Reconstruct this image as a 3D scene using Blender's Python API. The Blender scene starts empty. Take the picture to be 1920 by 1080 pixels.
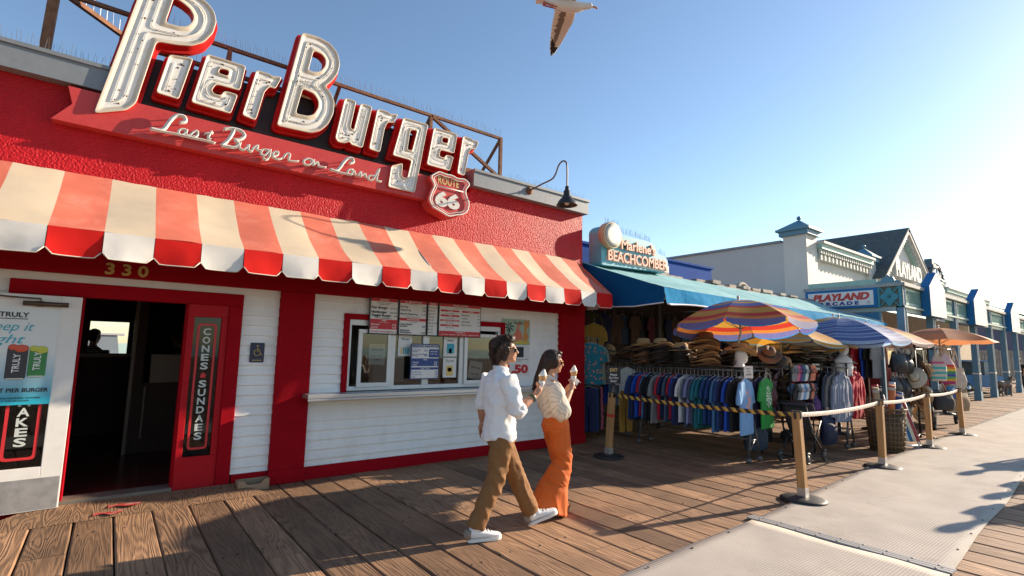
import bpy, bmesh, math, random
from mathutils import Vector, Matrix, Euler, noise
from mathutils.geometry import tessellate_polygon
random.seed(7)
PI = math.pi
SC = bpy.context.scene
COL = SC.collection

# ---------------------------------------------------------------- camera
F_PX = 961.55
def _n(v): return Vector(v).normalized()
CX = _n((1240, 141, F_PX)); _cy = _n((-757, 100, F_PX))
CZ = _cy.cross(CX).normalized()
if CZ.y > 0: CZ = -CZ
CY = CZ.cross(CX)
CAM_H = 1.62
cam_d = bpy.data.cameras.new('camera'); cam = bpy.data.objects.new('camera', cam_d); COL.objects.link(cam)
cam_d.sensor_width = 36.0; cam_d.lens = F_PX / 1920 * 36; cam_d.clip_start = 0.05; cam_d.clip_end = 6000
cam.matrix_world = Matrix(((CX.x, -CX.y, -CX.z, 0), (CY.x, -CY.y, -CY.z, 0), (CZ.x, -CZ.y, -CZ.z, CAM_H), (0, 0, 0, 1)))
SC.camera = cam
def ray(px, py):
    v = Vector((px - 960, py - 540, F_PX)); return Vector((CX.dot(v), CY.dot(v), CZ.dot(v)))
def atY(px, py, y):
    d = ray(px, py); t = y / d.y; return Vector((d.x * t, y, CAM_H + d.z * t))
def atX(px, py, x):
    d = ray(px, py); t = x / d.x; return Vector((x, d.y * t, CAM_H + d.z * t))
def atZ(px, py, z=0.0):
    d = ray(px, py); t = (z - CAM_H) / d.z; return Vector((d.x * t, d.y * t, z))

# ---------------------------------------------------------------- light
SUN = Vector((2.754, -0.6, 1.02)).normalized()
SUN_EL = math.asin(SUN.z); SUN_AZ = math.atan2(SUN.x, SUN.y)
w = bpy.data.worlds.new('World'); SC.world = w; w.use_nodes = True
nt = w.node_tree; bg = nt.nodes['Background']
sky = nt.nodes.new('ShaderNodeTexSky'); sky.sky_type = 'NISHITA'; sky.sun_disc = False
sky.sun_elevation = SUN_EL; sky.sun_rotation = SUN_AZ
sky.air_density = 1.0; sky.dust_density = 0.28; sky.ozone_density = 1.2; sky.altitude = 0
tint = nt.nodes.new('ShaderNodeVectorMath'); tint.operation = 'MULTIPLY'; tint.inputs[1].default_value = (0.93, 0.99, 1.04)
nt.links.new(sky.outputs[0], tint.inputs[0]); nt.links.new(tint.outputs[0], bg.inputs[0]); bg.inputs[1].default_value = 0.095
sun_d = bpy.data.lights.new('sun', 'SUN'); sun_d.energy = 5.0; sun_d.angle = math.radians(0.6); sun_d.color = (1.0, 0.83, 0.64)
sun_o = bpy.data.objects.new('sun', sun_d); COL.objects.link(sun_o); sun_o.location = (20, -10, 20)
sun_o.rotation_euler = (-SUN).to_track_quat('-Z', 'Y').to_euler()
SC.view_settings.view_transform = 'Standard'; SC.view_settings.look = 'None'
SC.view_settings.exposure = 1.1; SC.view_settings.gamma = 1.0
SC.cycles.use_denoising = True
SC.cycles.max_bounces = 8; SC.cycles.transparent_max_bounces = 16

# ---------------------------------------------------------------- materials
MATS = {}
def mat(name, col=(0.5, 0.5, 0.5), rough=0.6, metal=0.0, var=0.0, vscale=8.0, bump=0.0, bscale=40.0, objcol=False,
        spec=0.5, dirt=None, dscale=3.0, damt=0.5, translucent=0.0, stretch=None, bdist=0.01):
    if name in MATS: return MATS[name]
    m = bpy.data.materials.new(name); MATS[name] = m; m.use_nodes = True
    t = m.node_tree; N = t.nodes; L = t.links; b = N['Principled BSDF']
    b.inputs['Roughness'].default_value = rough; b.inputs['Metallic'].default_value = metal
    b.inputs['Specular IOR Level'].default_value = spec
    tc = N.new('ShaderNodeTexCoord'); vec = tc.outputs['Object']
    if stretch:
        mp = N.new('ShaderNodeMapping'); mp.inputs['Scale'].default_value = stretch; L.new(vec, mp.inputs[0]); vec = mp.outputs[0]
    src = None
    if objcol:
        oi = N.new('ShaderNodeObjectInfo'); src = oi.outputs['Color']
    else:
        rgb = N.new('ShaderNodeRGB'); rgb.outputs[0].default_value = (*col, 1); src = rgb.outputs[0]
    if var:
        nz = N.new('ShaderNodeTexNoise'); nz.inputs['Scale'].default_value = vscale; nz.inputs['Detail'].default_value = 6; L.new(vec, nz.inputs['Vector'])
        mr = N.new('ShaderNodeMapRange'); mr.inputs[1].default_value = 0.25; mr.inputs[2].default_value = 0.75
        mr.inputs[3].default_value = 1 - var; mr.inputs[4].default_value = 1 + var; L.new(nz.outputs[0], mr.inputs[0])
        mx = N.new('ShaderNodeVectorMath'); mx.operation = 'SCALE'; L.new(src, mx.inputs[0]); L.new(mr.outputs[0], mx.inputs['Scale']); src = mx.outputs[0]
    if dirt:
        nz = N.new('ShaderNodeTexNoise'); nz.inputs['Scale'].default_value = dscale; nz.inputs['Detail'].default_value = 8; nz.inputs['Roughness'].default_value = 0.7; L.new(vec, nz.inputs['Vector'])
        mr = N.new('ShaderNodeMapRange'); mr.inputs[1].default_value = 0.52; mr.inputs[2].default_value = 0.75; mr.inputs[4].default_value = damt; L.new(nz.outputs[0], mr.inputs[0])
        mx = N.new('ShaderNodeMix'); mx.data_type = 'RGBA'; L.new(mr.outputs[0], mx.inputs[0]); L.new(src, mx.inputs[6]); mx.inputs[7].default_value = (*dirt, 1); src = mx.outputs[2]
    L.new(src, b.inputs['Base Color'])
    if bump:
        nz = N.new('ShaderNodeTexNoise'); nz.inputs['Scale'].default_value = bscale; nz.inputs['Detail'].default_value = 4; L.new(vec, nz.inputs['Vector'])
        bp = N.new('ShaderNodeBump'); bp.inputs['Strength'].default_value = bump; bp.inputs['Distance'].default_value = bdist
        L.new(nz.outputs[0], bp.inputs['Height']); L.new(bp.outputs[0], b.inputs['Normal'])
    if translucent:
        tr = N.new('ShaderNodeBsdfTranslucent'); L.new(src, tr.inputs[0])
        ms = N.new('ShaderNodeMixShader'); ms.inputs[0].default_value = translucent
        out = N['Material Output']; L.new(b.outputs[0], ms.inputs[1]); L.new(tr.outputs[0], ms.inputs[2]); L.new(ms.outputs[0], out.inputs[0])
    return m

def glass_mat(name, tint=(0.9, 0.95, 0.95), refl=0.06):
    if name in MATS: return MATS[name]
    m = bpy.data.materials.new(name); MATS[name] = m; m.use_nodes = True
    t = m.node_tree; N = t.nodes; L = t.links
    N.remove(N['Principled BSDF'])
    tr = N.new('ShaderNodeBsdfTransparent'); tr.inputs[0].default_value = (*tint, 1)
    gl = N.new('ShaderNodeBsdfGlossy'); gl.inputs['Roughness'].default_value = 0.02
    fr = N.new('ShaderNodeFresnel'); fr.inputs[0].default_value = 1.5
    ad = N.new('ShaderNodeMath'); ad.operation = 'ADD'; ad.use_clamp = True; ad.inputs[1].default_value = refl; L.new(fr.outputs[0], ad.inputs[0])
    ms = N.new('ShaderNodeMixShader'); L.new(ad.outputs[0], ms.inputs[0]); L.new(tr.outputs[0], ms.inputs[1]); L.new(gl.outputs[0], ms.inputs[2])
    L.new(ms.outputs[0], N['Material Output'].inputs[0])
    return m

def ramp_mat(name, stops, coord='uv', rough=0.7, translucent=0.0, var=0.08, vscale=30, dirt=None, damt=0.4, dscale=4, bump=0.0):
    """stripes: constant colour ramp along UV.x"""
    if name in MATS: return MATS[name]
    m = mat(name, rough=rough, var=0)
    t = m.node_tree; N = t.nodes; L = t.links; b = N['Principled BSDF']
    uv = N.new('ShaderNodeUVMap'); sx = N.new('ShaderNodeSeparateXYZ'); L.new(uv.outputs[0], sx.inputs[0])
    cr = N.new('ShaderNodeValToRGB'); cr.color_ramp.interpolation = 'CONSTANT'
    e = cr.color_ramp.elements
    while len(e) < len(stops): e.new(0.5)
    for k, (p, c) in enumerate(stops): e[k].position = p; e[k].color = (*c, 1)
    L.new(sx.outputs[0], cr.inputs[0]); src = cr.outputs[0]
    tc = N.new('ShaderNodeTexCoord')
    nz = N.new('ShaderNodeTexNoise'); nz.inputs['Scale'].default_value = vscale; nz.inputs['Detail'].default_value = 5; L.new(tc.outputs['Object'], nz.inputs['Vector'])
    mr = N.new('ShaderNodeMapRange'); mr.inputs[1].default_value = 0.3; mr.inputs[2].default_value = 0.7; mr.inputs[3].default_value = 1 - var; mr.inputs[4].default_value = 1 + var; L.new(nz.outputs[0], mr.inputs[0])
    mx = N.new('ShaderNodeVectorMath'); mx.operation = 'SCALE'; L.new(src, mx.inputs[0]); L.new(mr.outputs[0], mx.inputs['Scale']); src = mx.outputs[0]
    if dirt:
        nz = N.new('ShaderNodeTexNoise'); nz.inputs['Scale'].default_value = dscale; nz.inputs['Detail'].default_value = 8; nz.inputs['Roughness'].default_value = 0.65; L.new(tc.outputs['Object'], nz.inputs['Vector'])
        mr = N.new('ShaderNodeMapRange'); mr.inputs[1].default_value = 0.45; mr.inputs[2].default_value = 0.8; mr.inputs[4].default_value = damt; L.new(nz.outputs[0], mr.inputs[0])
        mm = N.new('ShaderNodeMix'); mm.data_type = 'RGBA'; L.new(mr.outputs[0], mm.inputs[0]); L.new(src, mm.inputs[6]); mm.inputs[7].default_value = (*dirt, 1); src = mm.outputs[2]
    L.new(src, b.inputs['Base Color'])
    if bump:
        nz = N.new('ShaderNodeTexNoise'); nz.inputs['Scale'].default_value = 14; nz.inputs['Detail'].default_value = 5; L.new(tc.outputs['Object'], nz.inputs['Vector'])
        bp = N.new('ShaderNodeBump'); bp.inputs['Strength'].default_value = bump; bp.inputs['Distance'].default_value = 0.02
        L.new(nz.outputs[0], bp.inputs['Height']); L.new(bp.outputs[0], b.inputs['Normal'])
    if translucent:
        tr = N.new('ShaderNodeBsdfTranslucent'); L.new(src, tr.inputs[0])
        ms = N.new('ShaderNodeMixShader'); ms.inputs[0].default_value = translucent
        out = N['Material Output']; L.new(b.outputs[0], ms.inputs[1]); L.new(tr.outputs[0], ms.inputs[2]); L.new(ms.outputs[0], out.inputs[0])
    return m

# ---------------------------------------------------------------- mesh builder
class MB:
    def __init__(s): s.v = []; s.f = []; s.mi = []; s.sm = []; s.uv = {}
    def add(s, vs, fs, M=None, mi=0, smooth=False, uvs=None):
        o = len(s.v)
        for k, p in enumerate(vs):
            s.v.append(tuple(M @ Vector(p)) if M is not None else tuple(p))
            if uvs: s.uv[o + k] = uvs[k]
        for f in fs: s.f.append(tuple(o + i for i in f)); s.mi.append(mi); s.sm.append(smooth)
        return s
    def box(s, a, b, mi=0, M=None):
        x0, y0, z0 = a; x1, y1, z1 = b
        vs = [(x0,y0,z0),(x1,y0,z0),(x1,y1,z0),(x0,y1,z0),(x0,y0,z1),(x1,y0,z1),(x1,y1,z1),(x0,y1,z1)]
        return s.add(vs, [(0,3,2,1),(4,5,6,7),(0,1,5,4),(1,2,6,5),(2,3,7,6),(3,0,4,7)], M, mi)
    def bar(s, p, q, w, h=None, mi=0, up=(0, 0, 1)):
        p = Vector(p); q = Vector(q); d = (q - p).normalized(); h = h or w
        u = Vector(up)
        if abs(d.dot(u)) > 0.95: u = Vector((1, 0, 0))
        a = d.cross(u).normalized() * w / 2; b = a.cross(d).normalized() * h / 2
        vs = [p-a-b, p+a-b, p+a+b, p-a+b, q-a-b, q+a-b, q+a+b, q-a+b]
        return s.add(vs, [(0,1,2,3)[::-1],(4,5,6,7),(0,1,5,4),(1,2,6,5),(2,3,7,6),(3,0,4,7)], None, mi)
    def tube(s, pts, r, seg=8, mi=0, closed=False, cap=True, smooth=True):
        pts = [Vector(p) for p in pts]; n = len(pts)
        rs = r if isinstance(r, (list, tuple)) else [r] * n
        vs = []; prev = None
        for i in range(n):
            if closed: d = pts[(i + 1) % n] - pts[i - 1]
            else: d = pts[min(i + 1, n - 1)] - pts[max(i - 1, 0)]
            d = d.normalized() if d.length > 1e-9 else Vector((0, 0, 1))
            if prev is None:
                u = Vector((0, 0, 1)) if abs(d.z) < 0.9 else Vector((1, 0, 0))
                a = d.cross(u).normalized()
            else:
                a = (prev - d * prev.dot(d)); a = a.normalized() if a.length > 1e-6 else d.orthogonal().normalized()
            prev = a; b = d.cross(a)
            rr = rs[i]; ra, rb = rr if isinstance(rr, (tuple, list)) else (rr, rr)
            for k in range(seg):
                t = 2 * PI * k / seg; vs.append(pts[i] + a * (math.cos(t) * ra) + b * (math.sin(t) * rb))
        fs = []
        for i in range(n if closed else n - 1):
            j = (i + 1) % n
            for k in range(seg):
                k2 = (k + 1) % seg; fs.append((i*seg+k, i*seg+k2, j*seg+k2, j*seg+k))
        if cap and not closed: fs.append(tuple(range(seg))[::-1]); fs.append(tuple((n-1)*seg + k for k in range(seg)))
        return s.add(vs, fs, None, mi, smooth)
    def lathe(s, prof, M=None, seg=20, mi=0, smooth=True, cap=True):
        vs = []; fs = []; n = len(prof)
        for (r, z) in prof:
            for k in range(seg): t = 2*PI*k/seg; vs.append((r*math.cos(t), r*math.sin(t), z))
        for i in range(n - 1):
            for k in range(seg): k2 = (k+1) % seg; fs.append((i*seg+k, i*seg+k2, (i+1)*seg+k2, (i+1)*seg+k))
        if cap: fs.append(tuple(range(seg))[::-1]); fs.append(tuple((n-1)*seg+k for k in range(seg)))
        return s.add(vs, fs, M, mi, smooth)
    def ball(s, c, r, seg=14, rings=9, mi=0, M=None):
        rx, ry, rz = r if isinstance(r, (tuple, list)) else (r, r, r)
        vs = [(c[0], c[1], c[2] - rz)]; fs = []
        for i in range(1, rings):
            ph = -PI/2 + PI*i/rings
            for k in range(seg): t = 2*PI*k/seg; vs.append((c[0]+rx*math.cos(ph)*math.cos(t), c[1]+ry*math.cos(ph)*math.sin(t), c[2]+rz*math.sin(ph)))
        vs.append((c[0], c[1], c[2] + rz)); top = len(vs) - 1
        for k in range(seg):
            k2 = (k+1) % seg; fs.append((0, 1+k2, 1+k)); fs.append((top, 1+(rings-2)*seg+k, 1+(rings-2)*seg+k2))
            for i in range(rings-2): fs.append((1+i*seg+k, 1+i*seg+k2, 1+(i+1)*seg+k2, 1+(i+1)*seg+k))
        return s.add(vs, fs, M, mi, True)
    def poly(s, rings, M=None, mi=0):
        """flat polygon with holes, rings of (x, y); M maps (x, y, 0)"""
        R = [[Vector((p[0], p[1], 0)) for p in r] for r in rings]; flat = [p for r in R for p in r]
        return s.add(flat, [tuple(t) for t in tessellate_polygon(R)], M, mi)
    def wall(s, ringa, ringb, M=None, mi=0, smooth=False):
        """strip between two matching closed rings of 3d points"""
        n = len(ringa); vs = list(ringa) + list(ringb)
        return s.add(vs, [(k, (k+1) % n, n+(k+1) % n, n+k) for k in range(n)], M, mi, smooth)
    def prism(s, rings, d, M=None, mi=0, side=None):
        side = mi if side is None else side
        s.poly(rings, M, mi)
        s.poly(rings, (M or Matrix()) @ Matrix.Translation((0, 0, d)), mi)
        for r in rings: s.wall([(p[0], p[1], 0) for p in r], [(p[0], p[1], d) for p in r], M, side)
        return s
    def grid(s, fn, nu, nv, mi=0, smooth=True, uvfn=None, closed=False):
        vs = []; fs = []; uvs = []
        for i in range(nu + 1):
            for j in range(nv + 1):
                vs.append(fn(i / nu, j / nv)); uvs.append(uvfn(i / nu, j / nv) if uvfn else (i / nu, j / nv))
        for i in range(nu):
            for j in range(nv): a = i*(nv+1)+j; fs.append((a, a+nv+1, a+nv+2, a+1))
        return s.add(vs, fs, None, mi, smooth, uvs)
    def mesh(s, name):
        me = bpy.data.meshes.new(name); me.from_pydata(s.v, [], s.f)
        me.polygons.foreach_set('material_index', s.mi); me.polygons.foreach_set('use_smooth', s.sm)
        if s.uv:
            u = me.uv_layers.new(name='UVMap')
            for lp in me.loops: u.data[lp.index].uv = s.uv.get(lp.vertex_index, (0, 0))
        me.update(); return me
    def build(s, name, mats, parent=None, bevel=0.0, solid=0.0, fix=True):
        me = s.mesh(name)
        if fix and not s.uv:
            bm = bmesh.new(); bm.from_mesh(me); bmesh.ops.recalc_face_normals(bm, faces=bm.faces); bm.to_mesh(me); bm.free()
        return link(name, me, mats, parent, bevel, solid)

def link(name, me, mats, parent=None, bevel=0.0, solid=0.0):
    o = bpy.data.objects.new(name, me); COL.objects.link(o)
    for m in (mats if isinstance(mats, (list, tuple)) else [mats]): me.materials.append(m)
    if parent is not None:
        o.parent = parent; o.matrix_parent_inverse = WORLD_INV.get(parent.name, Matrix())
    if bevel:
        b = o.modifiers.new('bevel', 'BEVEL'); b.width = bevel; b.segments = 2; b.limit_method = 'ANGLE'; b.angle_limit = math.radians(40)
    if solid:
        b = o.modifiers.new('solid', 'SOLIDIFY'); b.thickness = solid; b.offset = 0
    return o

WORLD_INV = {}
def tag(o, label, cat, group=None, kind=None):
    if label: o['label'] = label
    if cat: o['category'] = cat
    if group: o['group'] = group
    if kind: o['kind'] = kind
    return o
def struct(o): o['kind'] = 'structure'; return o
def thing(name, label, cat, loc=(0, 0, 0), group=None, rz=0.0, world=True):
    """an Empty at the thing's base; with world=True its parts are given in world coordinates"""
    o = bpy.data.objects.new(name, None); COL.objects.link(o); o.empty_display_size = 0.2
    o.location = loc; o.rotation_euler = (0, 0, rz)
    if world: WORLD_INV[o.name] = (Matrix.Translation(loc) @ Matrix.Rotation(rz, 4, 'Z')).inverted()
    return tag(o, label, cat, group)
def dup(root, loc, rz=0.0, label=None, color=None, rot=None, scale=None):
    r = root.copy(); COL.objects.link(r); r.location = loc; r.rotation_euler = rot or (0, 0, rz)
    if scale: r.scale = (scale,) * 3
    if label: r['label'] = label
    if color: r.color = (*color, 1)
    for ch in KIDS.get(root.name, []):
        c = ch.copy(); COL.objects.link(c); c.parent = r
        if color: c.color = (*color, 1)
        for g in KIDS.get(ch.name, []):
            d = g.copy(); COL.objects.link(d); d.parent = c
            if color: d.color = (*color, 1)
    return r
KIDS = {}
def index_kids(root):
    KIDS[root.name] = list(root.children)
    for c in root.children: KIDS[c.name] = list(c.children)

# frames: local x, y -> world; local z is the outward normal
def F_front(x, y, z):   # on a wall facing the camera side (-Y): local x = +X, local y = +Z
    return Matrix(((1, 0, 0, x), (0, 0, -1, y), (0, 1, 0, z), (0, 0, 0, 1)))
def F_side(x, y, z):    # on a wall facing -X: local x = -Y, local y = +Z
    return Matrix(((0, 0, -1, x), (-1, 0, 0, y), (0, 1, 0, z), (0, 0, 0, 1)))

_TXT = {}
def text_mesh(body, offset=0.0, shear=0.0, spacing=1.0, ext=0.0):
    key = (body, offset, shear, spacing, ext)
    if key in _TXT: return _TXT[key]
    cu = bpy.data.curves.new('lettering', 'FONT'); cu.body = body; cu.offset = offset; cu.shear = shear
    cu.space_character = spacing; cu.extrude = ext; cu.resolution_u = 3; cu.size = 1
    o = bpy.data.objects.new('lettering', cu); COL.objects.link(o)
    dg = bpy.context.evaluated_depsgraph_get(); me = bpy.data.meshes.new_from_object(o.evaluated_get(dg))
    vs = [tuple(v.co) for v in me.vertices]; fs = [tuple(p.vertices) for p in me.polygons]
    bpy.data.objects.remove(o); bpy.data.curves.remove(cu); bpy.data.meshes.remove(me)
    _TXT[key] = (vs, fs); return vs, fs
def text(mb, body, M, h, w=None, cx=0.5, mi=0, offset=0.015, shear=0.0, spacing=1.0, ext=0.0, skew=0.0):
    """lettering h tall (cap height), w wide when given, its base line at M's origin; cx = 0 left, .5 centre, 1 right"""
    vs, fs = text_mesh(body, offset, shear, spacing, ext / max(h, 1e-6) if ext else 0.0)
    if not vs: return 0
    x0 = min(v[0] for v in vs); x1 = max(v[0] for v in vs); hh = 0.73
    sy = h / hh; sx = w / (x1 - x0) if w else sy
    W_ = (x1 - x0) * sx
    S = Matrix(((sx, 0, 0, -x0 * sx - cx * W_), (0, sy, 0, 0), (0, 0, sy, 0), (0, 0, 0, 1)))
    mb.add(vs, fs, M @ S, mi); return W_

# 2d outlines
def area2(p): return sum(p[i-1][0]*p[i][1] - p[i][0]*p[i-1][1] for i in range(len(p))) / 2
def offset_poly(p, d):
    n = len(p); s = 1 if area2(p) > 0 else -1; out = []
    for i in range(n):
        a = Vector(p[i-1]); b = Vector(p[i]); c = Vector(p[(i+1) % n])
        e1 = (b-a).normalized(); e2 = (c-b).normalized()
        n1 = Vector((e1.y, -e1.x)) * s; n2 = Vector((e2.y, -e2.x)) * s
        m = n1 + n2; m = m.normalized() if m.length > 1e-6 else n1
        k = d / max(0.45, m.dot(n1)); out.append((b.x + m.x*k, b.y + m.y*k))
    return out
def fillet(p, r, seg=3):
    n = len(p); out = []
    for i in range(n):
        a = Vector(p[i-1]); b = Vector(p[i]); c = Vector(p[(i+1) % n])
        la = (a-b).length; lc = (c-b).length; q = min(r, la*0.42, lc*0.42)
        s0 = b + (a-b)/max(la, 1e-9)*q; s1 = b + (c-b)/max(lc, 1e-9)*q
        for k in range(seg + 1):
            t = k/seg; v = s0*(1-t)**2 + b*(2*t*(1-t)) + s1*t*t; out.append((v.x, v.y))
    return out
def spline(pts, n=6, closed=False):
    P = [Vector(p) for p in pts]; out = []; m = len(P)
    for i in range(m if closed else m - 1):
        p0 = P[i-1] if (i > 0 or closed) else P[0]; p1 = P[i]; p2 = P[(i+1) % m]; p3 = P[(i+2) % m] if (i+2 < m or closed) else P[-1]
        for k in range(n):
            t = k/n
            out.append(0.5*((2*p1) + (p2-p0)*t + (2*p0-5*p1+4*p2-p3)*t*t + (3*p1-p0-3*p2+p3)*t**3))
    if not closed: out.append(P[-1])
    return out
def organic(name, mb, voxel, mats, parent=None, smooth=4, fold=None):
    """weld overlapping closed shapes of mb into ONE continuous smooth surface"""
    me = mb.mesh('tmp'); o = bpy.data.objects.new('tmp', me); COL.objects.link(o)
    r = o.modifiers.new('r', 'REMESH'); r.mode = 'VOXEL'; r.voxel_size = voxel; r.use_smooth_shade = True
    if smooth:
        s = o.modifiers.new('s', 'SMOOTH'); s.factor = 0.5; s.iterations = smooth
    dg = bpy.context.evaluated_depsgraph_get(); out = bpy.data.meshes.new_from_object(o.evaluated_get(dg))
    bpy.data.objects.remove(o); bpy.data.meshes.remove(me)
    if fold:
        nn = [v.normal.copy() for v in out.vertices]
        for v, q in zip(out.vertices, nn): v.co += q * fold(v.co)
    out.polygons.foreach_set('use_smooth', [True] * len(out.polygons)); out.name = name
    if mats is None: return out
    return link(name, out, mats, parent)
# ================================================================ ground
def wood_material():
    m = mat('weathered_deck_wood', rough=0.72); t = m.node_tree; N = t.nodes; L = t.links; b = N['Principled BSDF']
    tc = N.new('ShaderNodeTexCoord'); uv = N.new('ShaderNodeUVMap')
    sc = N.new('ShaderNodeVectorMath'); sc.operation = 'MULTIPLY'; sc.inputs[1].default_value = (1.0, 0.075, 1.0); L.new(tc.outputs['Object'], sc.inputs[0])
    of = N.new('ShaderNodeVectorMath'); of.operation = 'MULTIPLY_ADD'; L.new(uv.outputs[0], of.inputs[0]); of.inputs[1].default_value = (37, 53, 0); L.new(sc.outputs[0], of.inputs[2])
    n1 = N.new('ShaderNodeTexNoise'); n1.inputs['Scale'].default_value = 5.2; n1.inputs['Detail'].default_value = 1.8; n1.inputs['Distortion'].default_value = 0.3; L.new(of.outputs[0], n1.inputs['Vector'])
    mu = N.new('ShaderNodeMath'); mu.operation = 'MULTIPLY'; mu.inputs[1].default_value = 125; L.new(n1.outputs[0], mu.inputs[0])
    si = N.new('ShaderNodeMath'); si.operation = 'SINE'; L.new(mu.outputs[0], si.inputs[0])
    gr = N.new('ShaderNodeMapRange'); gr.inputs[1].default_value = -1; gr.inputs[2].default_value = 1; L.new(si.outputs[0], gr.inputs[0])
    s2 = N.new('ShaderNodeVectorMath'); s2.operation = 'MULTIPLY'; s2.inputs[1].default_value = (1, 0.03, 1); L.new(tc.outputs['Object'], s2.inputs[0])
    n2 = N.new('ShaderNodeTexNoise'); n2.inputs['Scale'].default_value = 130; n2.inputs['Detail'].default_value = 4; L.new(s2.outputs[0], n2.inputs['Vector'])
    n3 = N.new('ShaderNodeTexNoise'); n3.inputs['Scale'].default_value = 1.6; n3.inputs['Detail'].default_value = 7; L.new(tc.outputs['Object'], n3.inputs['Vector'])
    cr = N.new('ShaderNodeValToRGB'); e = cr.color_ramp.elements
    e[0].position = 0.08; e[0].color = (0.105, 0.055, 0.028, 1); e[1].position = 0.85; e[1].color = (0.335, 0.192, 0.104, 1)
    mixh = N.new('ShaderNodeMath'); mixh.operation = 'MULTIPLY_ADD'; L.new(gr.outputs[0], mixh.inputs[0]); sxa = N.new('ShaderNodeSeparateXYZ'); L.new(uv.outputs[0], sxa.inputs[0]); swl = N.new('ShaderNodeMapRange'); swl.inputs[3].default_value = 0.16; swl.inputs[4].default_value = 0.56; L.new(sxa.outputs[1], swl.inputs[0]); L.new(swl.outputs[0], mixh.inputs[1])
    fine = N.new('ShaderNodeMath'); fine.operation = 'MULTIPLY'; fine.inputs[1].default_value = 0.78; L.new(n2.outputs[0], fine.inputs[0]); L.new(fine.outputs[0], mixh.inputs[2])
    L.new(mixh.outputs[0], cr.inputs[0])
    sx = N.new('ShaderNodeSeparateXYZ'); L.new(uv.outputs[0], sx.inputs[0])
    br = N.new('ShaderNodeMapRange'); br.inputs[3].default_value = 0.66; br.inputs[4].default_value = 1.28; L.new(sx.outputs[0], br.inputs[0])
    b3 = N.new('ShaderNodeMapRange'); b3.inputs[1].default_value = 0.3; b3.inputs[2].default_value = 0.72; b3.inputs[3].default_value = 0.72; b3.inputs[4].default_value = 1.2; L.new(n3.outputs[0], b3.inputs[0])
    bb = N.new('ShaderNodeMath'); bb.operation = 'MULTIPLY'; L.new(br.outputs[0], bb.inputs[0]); L.new(b3.outputs[0], bb.inputs[1])
    fm = N.new('ShaderNodeVectorMath'); fm.operation = 'SCALE'; L.new(cr.outputs[0], fm.inputs[0]); L.new(bb.outputs[0], fm.inputs['Scale'])
    L.new(fm.outputs[0], b.inputs['Base Color'])
    bp = N.new('ShaderNodeBump'); bp.inputs['Strength'].default_value = 0.75; bp.inputs['Distance'].default_value = 0.006
    L.new(mixh.outputs[0], bp.inputs['Height']); L.new(bp.outputs[0], b.inputs['Normal'])
    return m
WOOD = wood_material()
BLACKGAP = mat('deck_gap_shadow', (0.02, 0.014, 0.01), 0.9)
def build_deck():
    mb = MB(); x = -6.1; rnd = random.Random(3)
    while x < 60:
        w_ = 0.296 + rnd.uniform(-0.022, 0.022); g = 0.006 + rnd.uniform(0, 0.007); dz = rnd.uniform(-0.004, 0.002)
        ys = [-14.0]; y = -14 + rnd.uniform(2, 6)
        while y < 7.5: ys.append(y); y += rnd.uniform(4.5, 6.5)
        ys.append(9.2)
        for k in range(len(ys) - 1):
            u = (rnd.random(), rnd.random()); y0 = ys[k] + 0.004; y1 = ys[k+1] - 0.004; dd = dz + rnd.uniform(-0.002, 0.0015)
            ny = 10 if x < 8 else 3; vs = []
            for j in range(ny + 1):
                yy = y0 + (y1-y0)*j/ny; wob = rnd.uniform(-0.0035, 0.0035); e = 0.011 + rnd.uniform(-0.003, 0.003)
                xa = x + g/2 + wob; xb = x + w_ - g/2 + wob
                vs += [(xa, yy, -0.05), (xa, yy, dd - 0.010), (xa + e, yy, dd), (xb - e, yy, dd), (xb, yy, dd - 0.010), (xb, yy, -0.05)]
            fs = []
            for j in range(ny):
                for q in range(5): a = j*6+q; fs.append((a, a+1, a+7, a+6))
            fs.append((0, 1, 2, 3, 4, 5)); fs.append(tuple(ny*6+q for q in (5, 4, 3, 2, 1, 0)))
            mb.add(vs, fs, None, 0, False, [u]*len(vs))
        x += w_
    mb.box((-40, -60, -0.30), (260, 40, -0.052), 1)
    far = [(60, -60, -0.004), (260, -60, -0.004), (260, 40, -0.004), (60, 40, -0.004)]
    mb.add(far, [(0, 1, 2, 3)], None, 0, False, [(0.5, 0.5)]*4)
    mb.add([(-40, -60, -0.004), (60, -60, -0.004), (60, -14, -0.004), (-40, -14, -0.004)], [(0, 1, 2, 3)], None, 0, False, [(0.4, 0.5)]*4)
    mb.add([(-40, 9.2, -0.004), (60, 9.2, -0.004), (60, 40, -0.004), (-40, 40, -0.004)], [(0, 1, 2, 3)], None, 0, False, [(0.4, 0.2)]*4)
    o = mb.build('boardwalk', [WOOD, BLACKGAP]); struct(o)
    nm = MB(); rn = random.Random(8)
    for bx in range(-20, 60):
        for by in (2.2, 3.4, 4.6, 5.8):
            x = bx*0.296 + 0.05
            for dx in (0, .19): 
                xx, yy = x + dx + rn.uniform(-.02, .02), by + rn.uniform(-.04, .04)
                if yy > 3.4 or (xx < 3 and yy > 2.7): nm.lathe([(.007, -.02), (.007, .0035), (.004, .0045)], Matrix.Translation((xx, yy, 0)), 6)
    no = nm.build('nail_heads', [mat('nail_iron', (.03, .025, .02), .6, .5)], o); no['kind'] = 'stuff'
    W_ = mat('sea_water', (0.02, 0.07, 0.09), 0.12, bump=0.4, bscale=0.6, bdist=0.3)
    s = MB().add([(-3000, -3000, -6), (3000, -3000, -6), (3000, 3000, -6), (-3000, 3000, -6)], [(0, 1, 2, 3)]).build('water', [W_]); struct(s)
build_deck()

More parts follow.
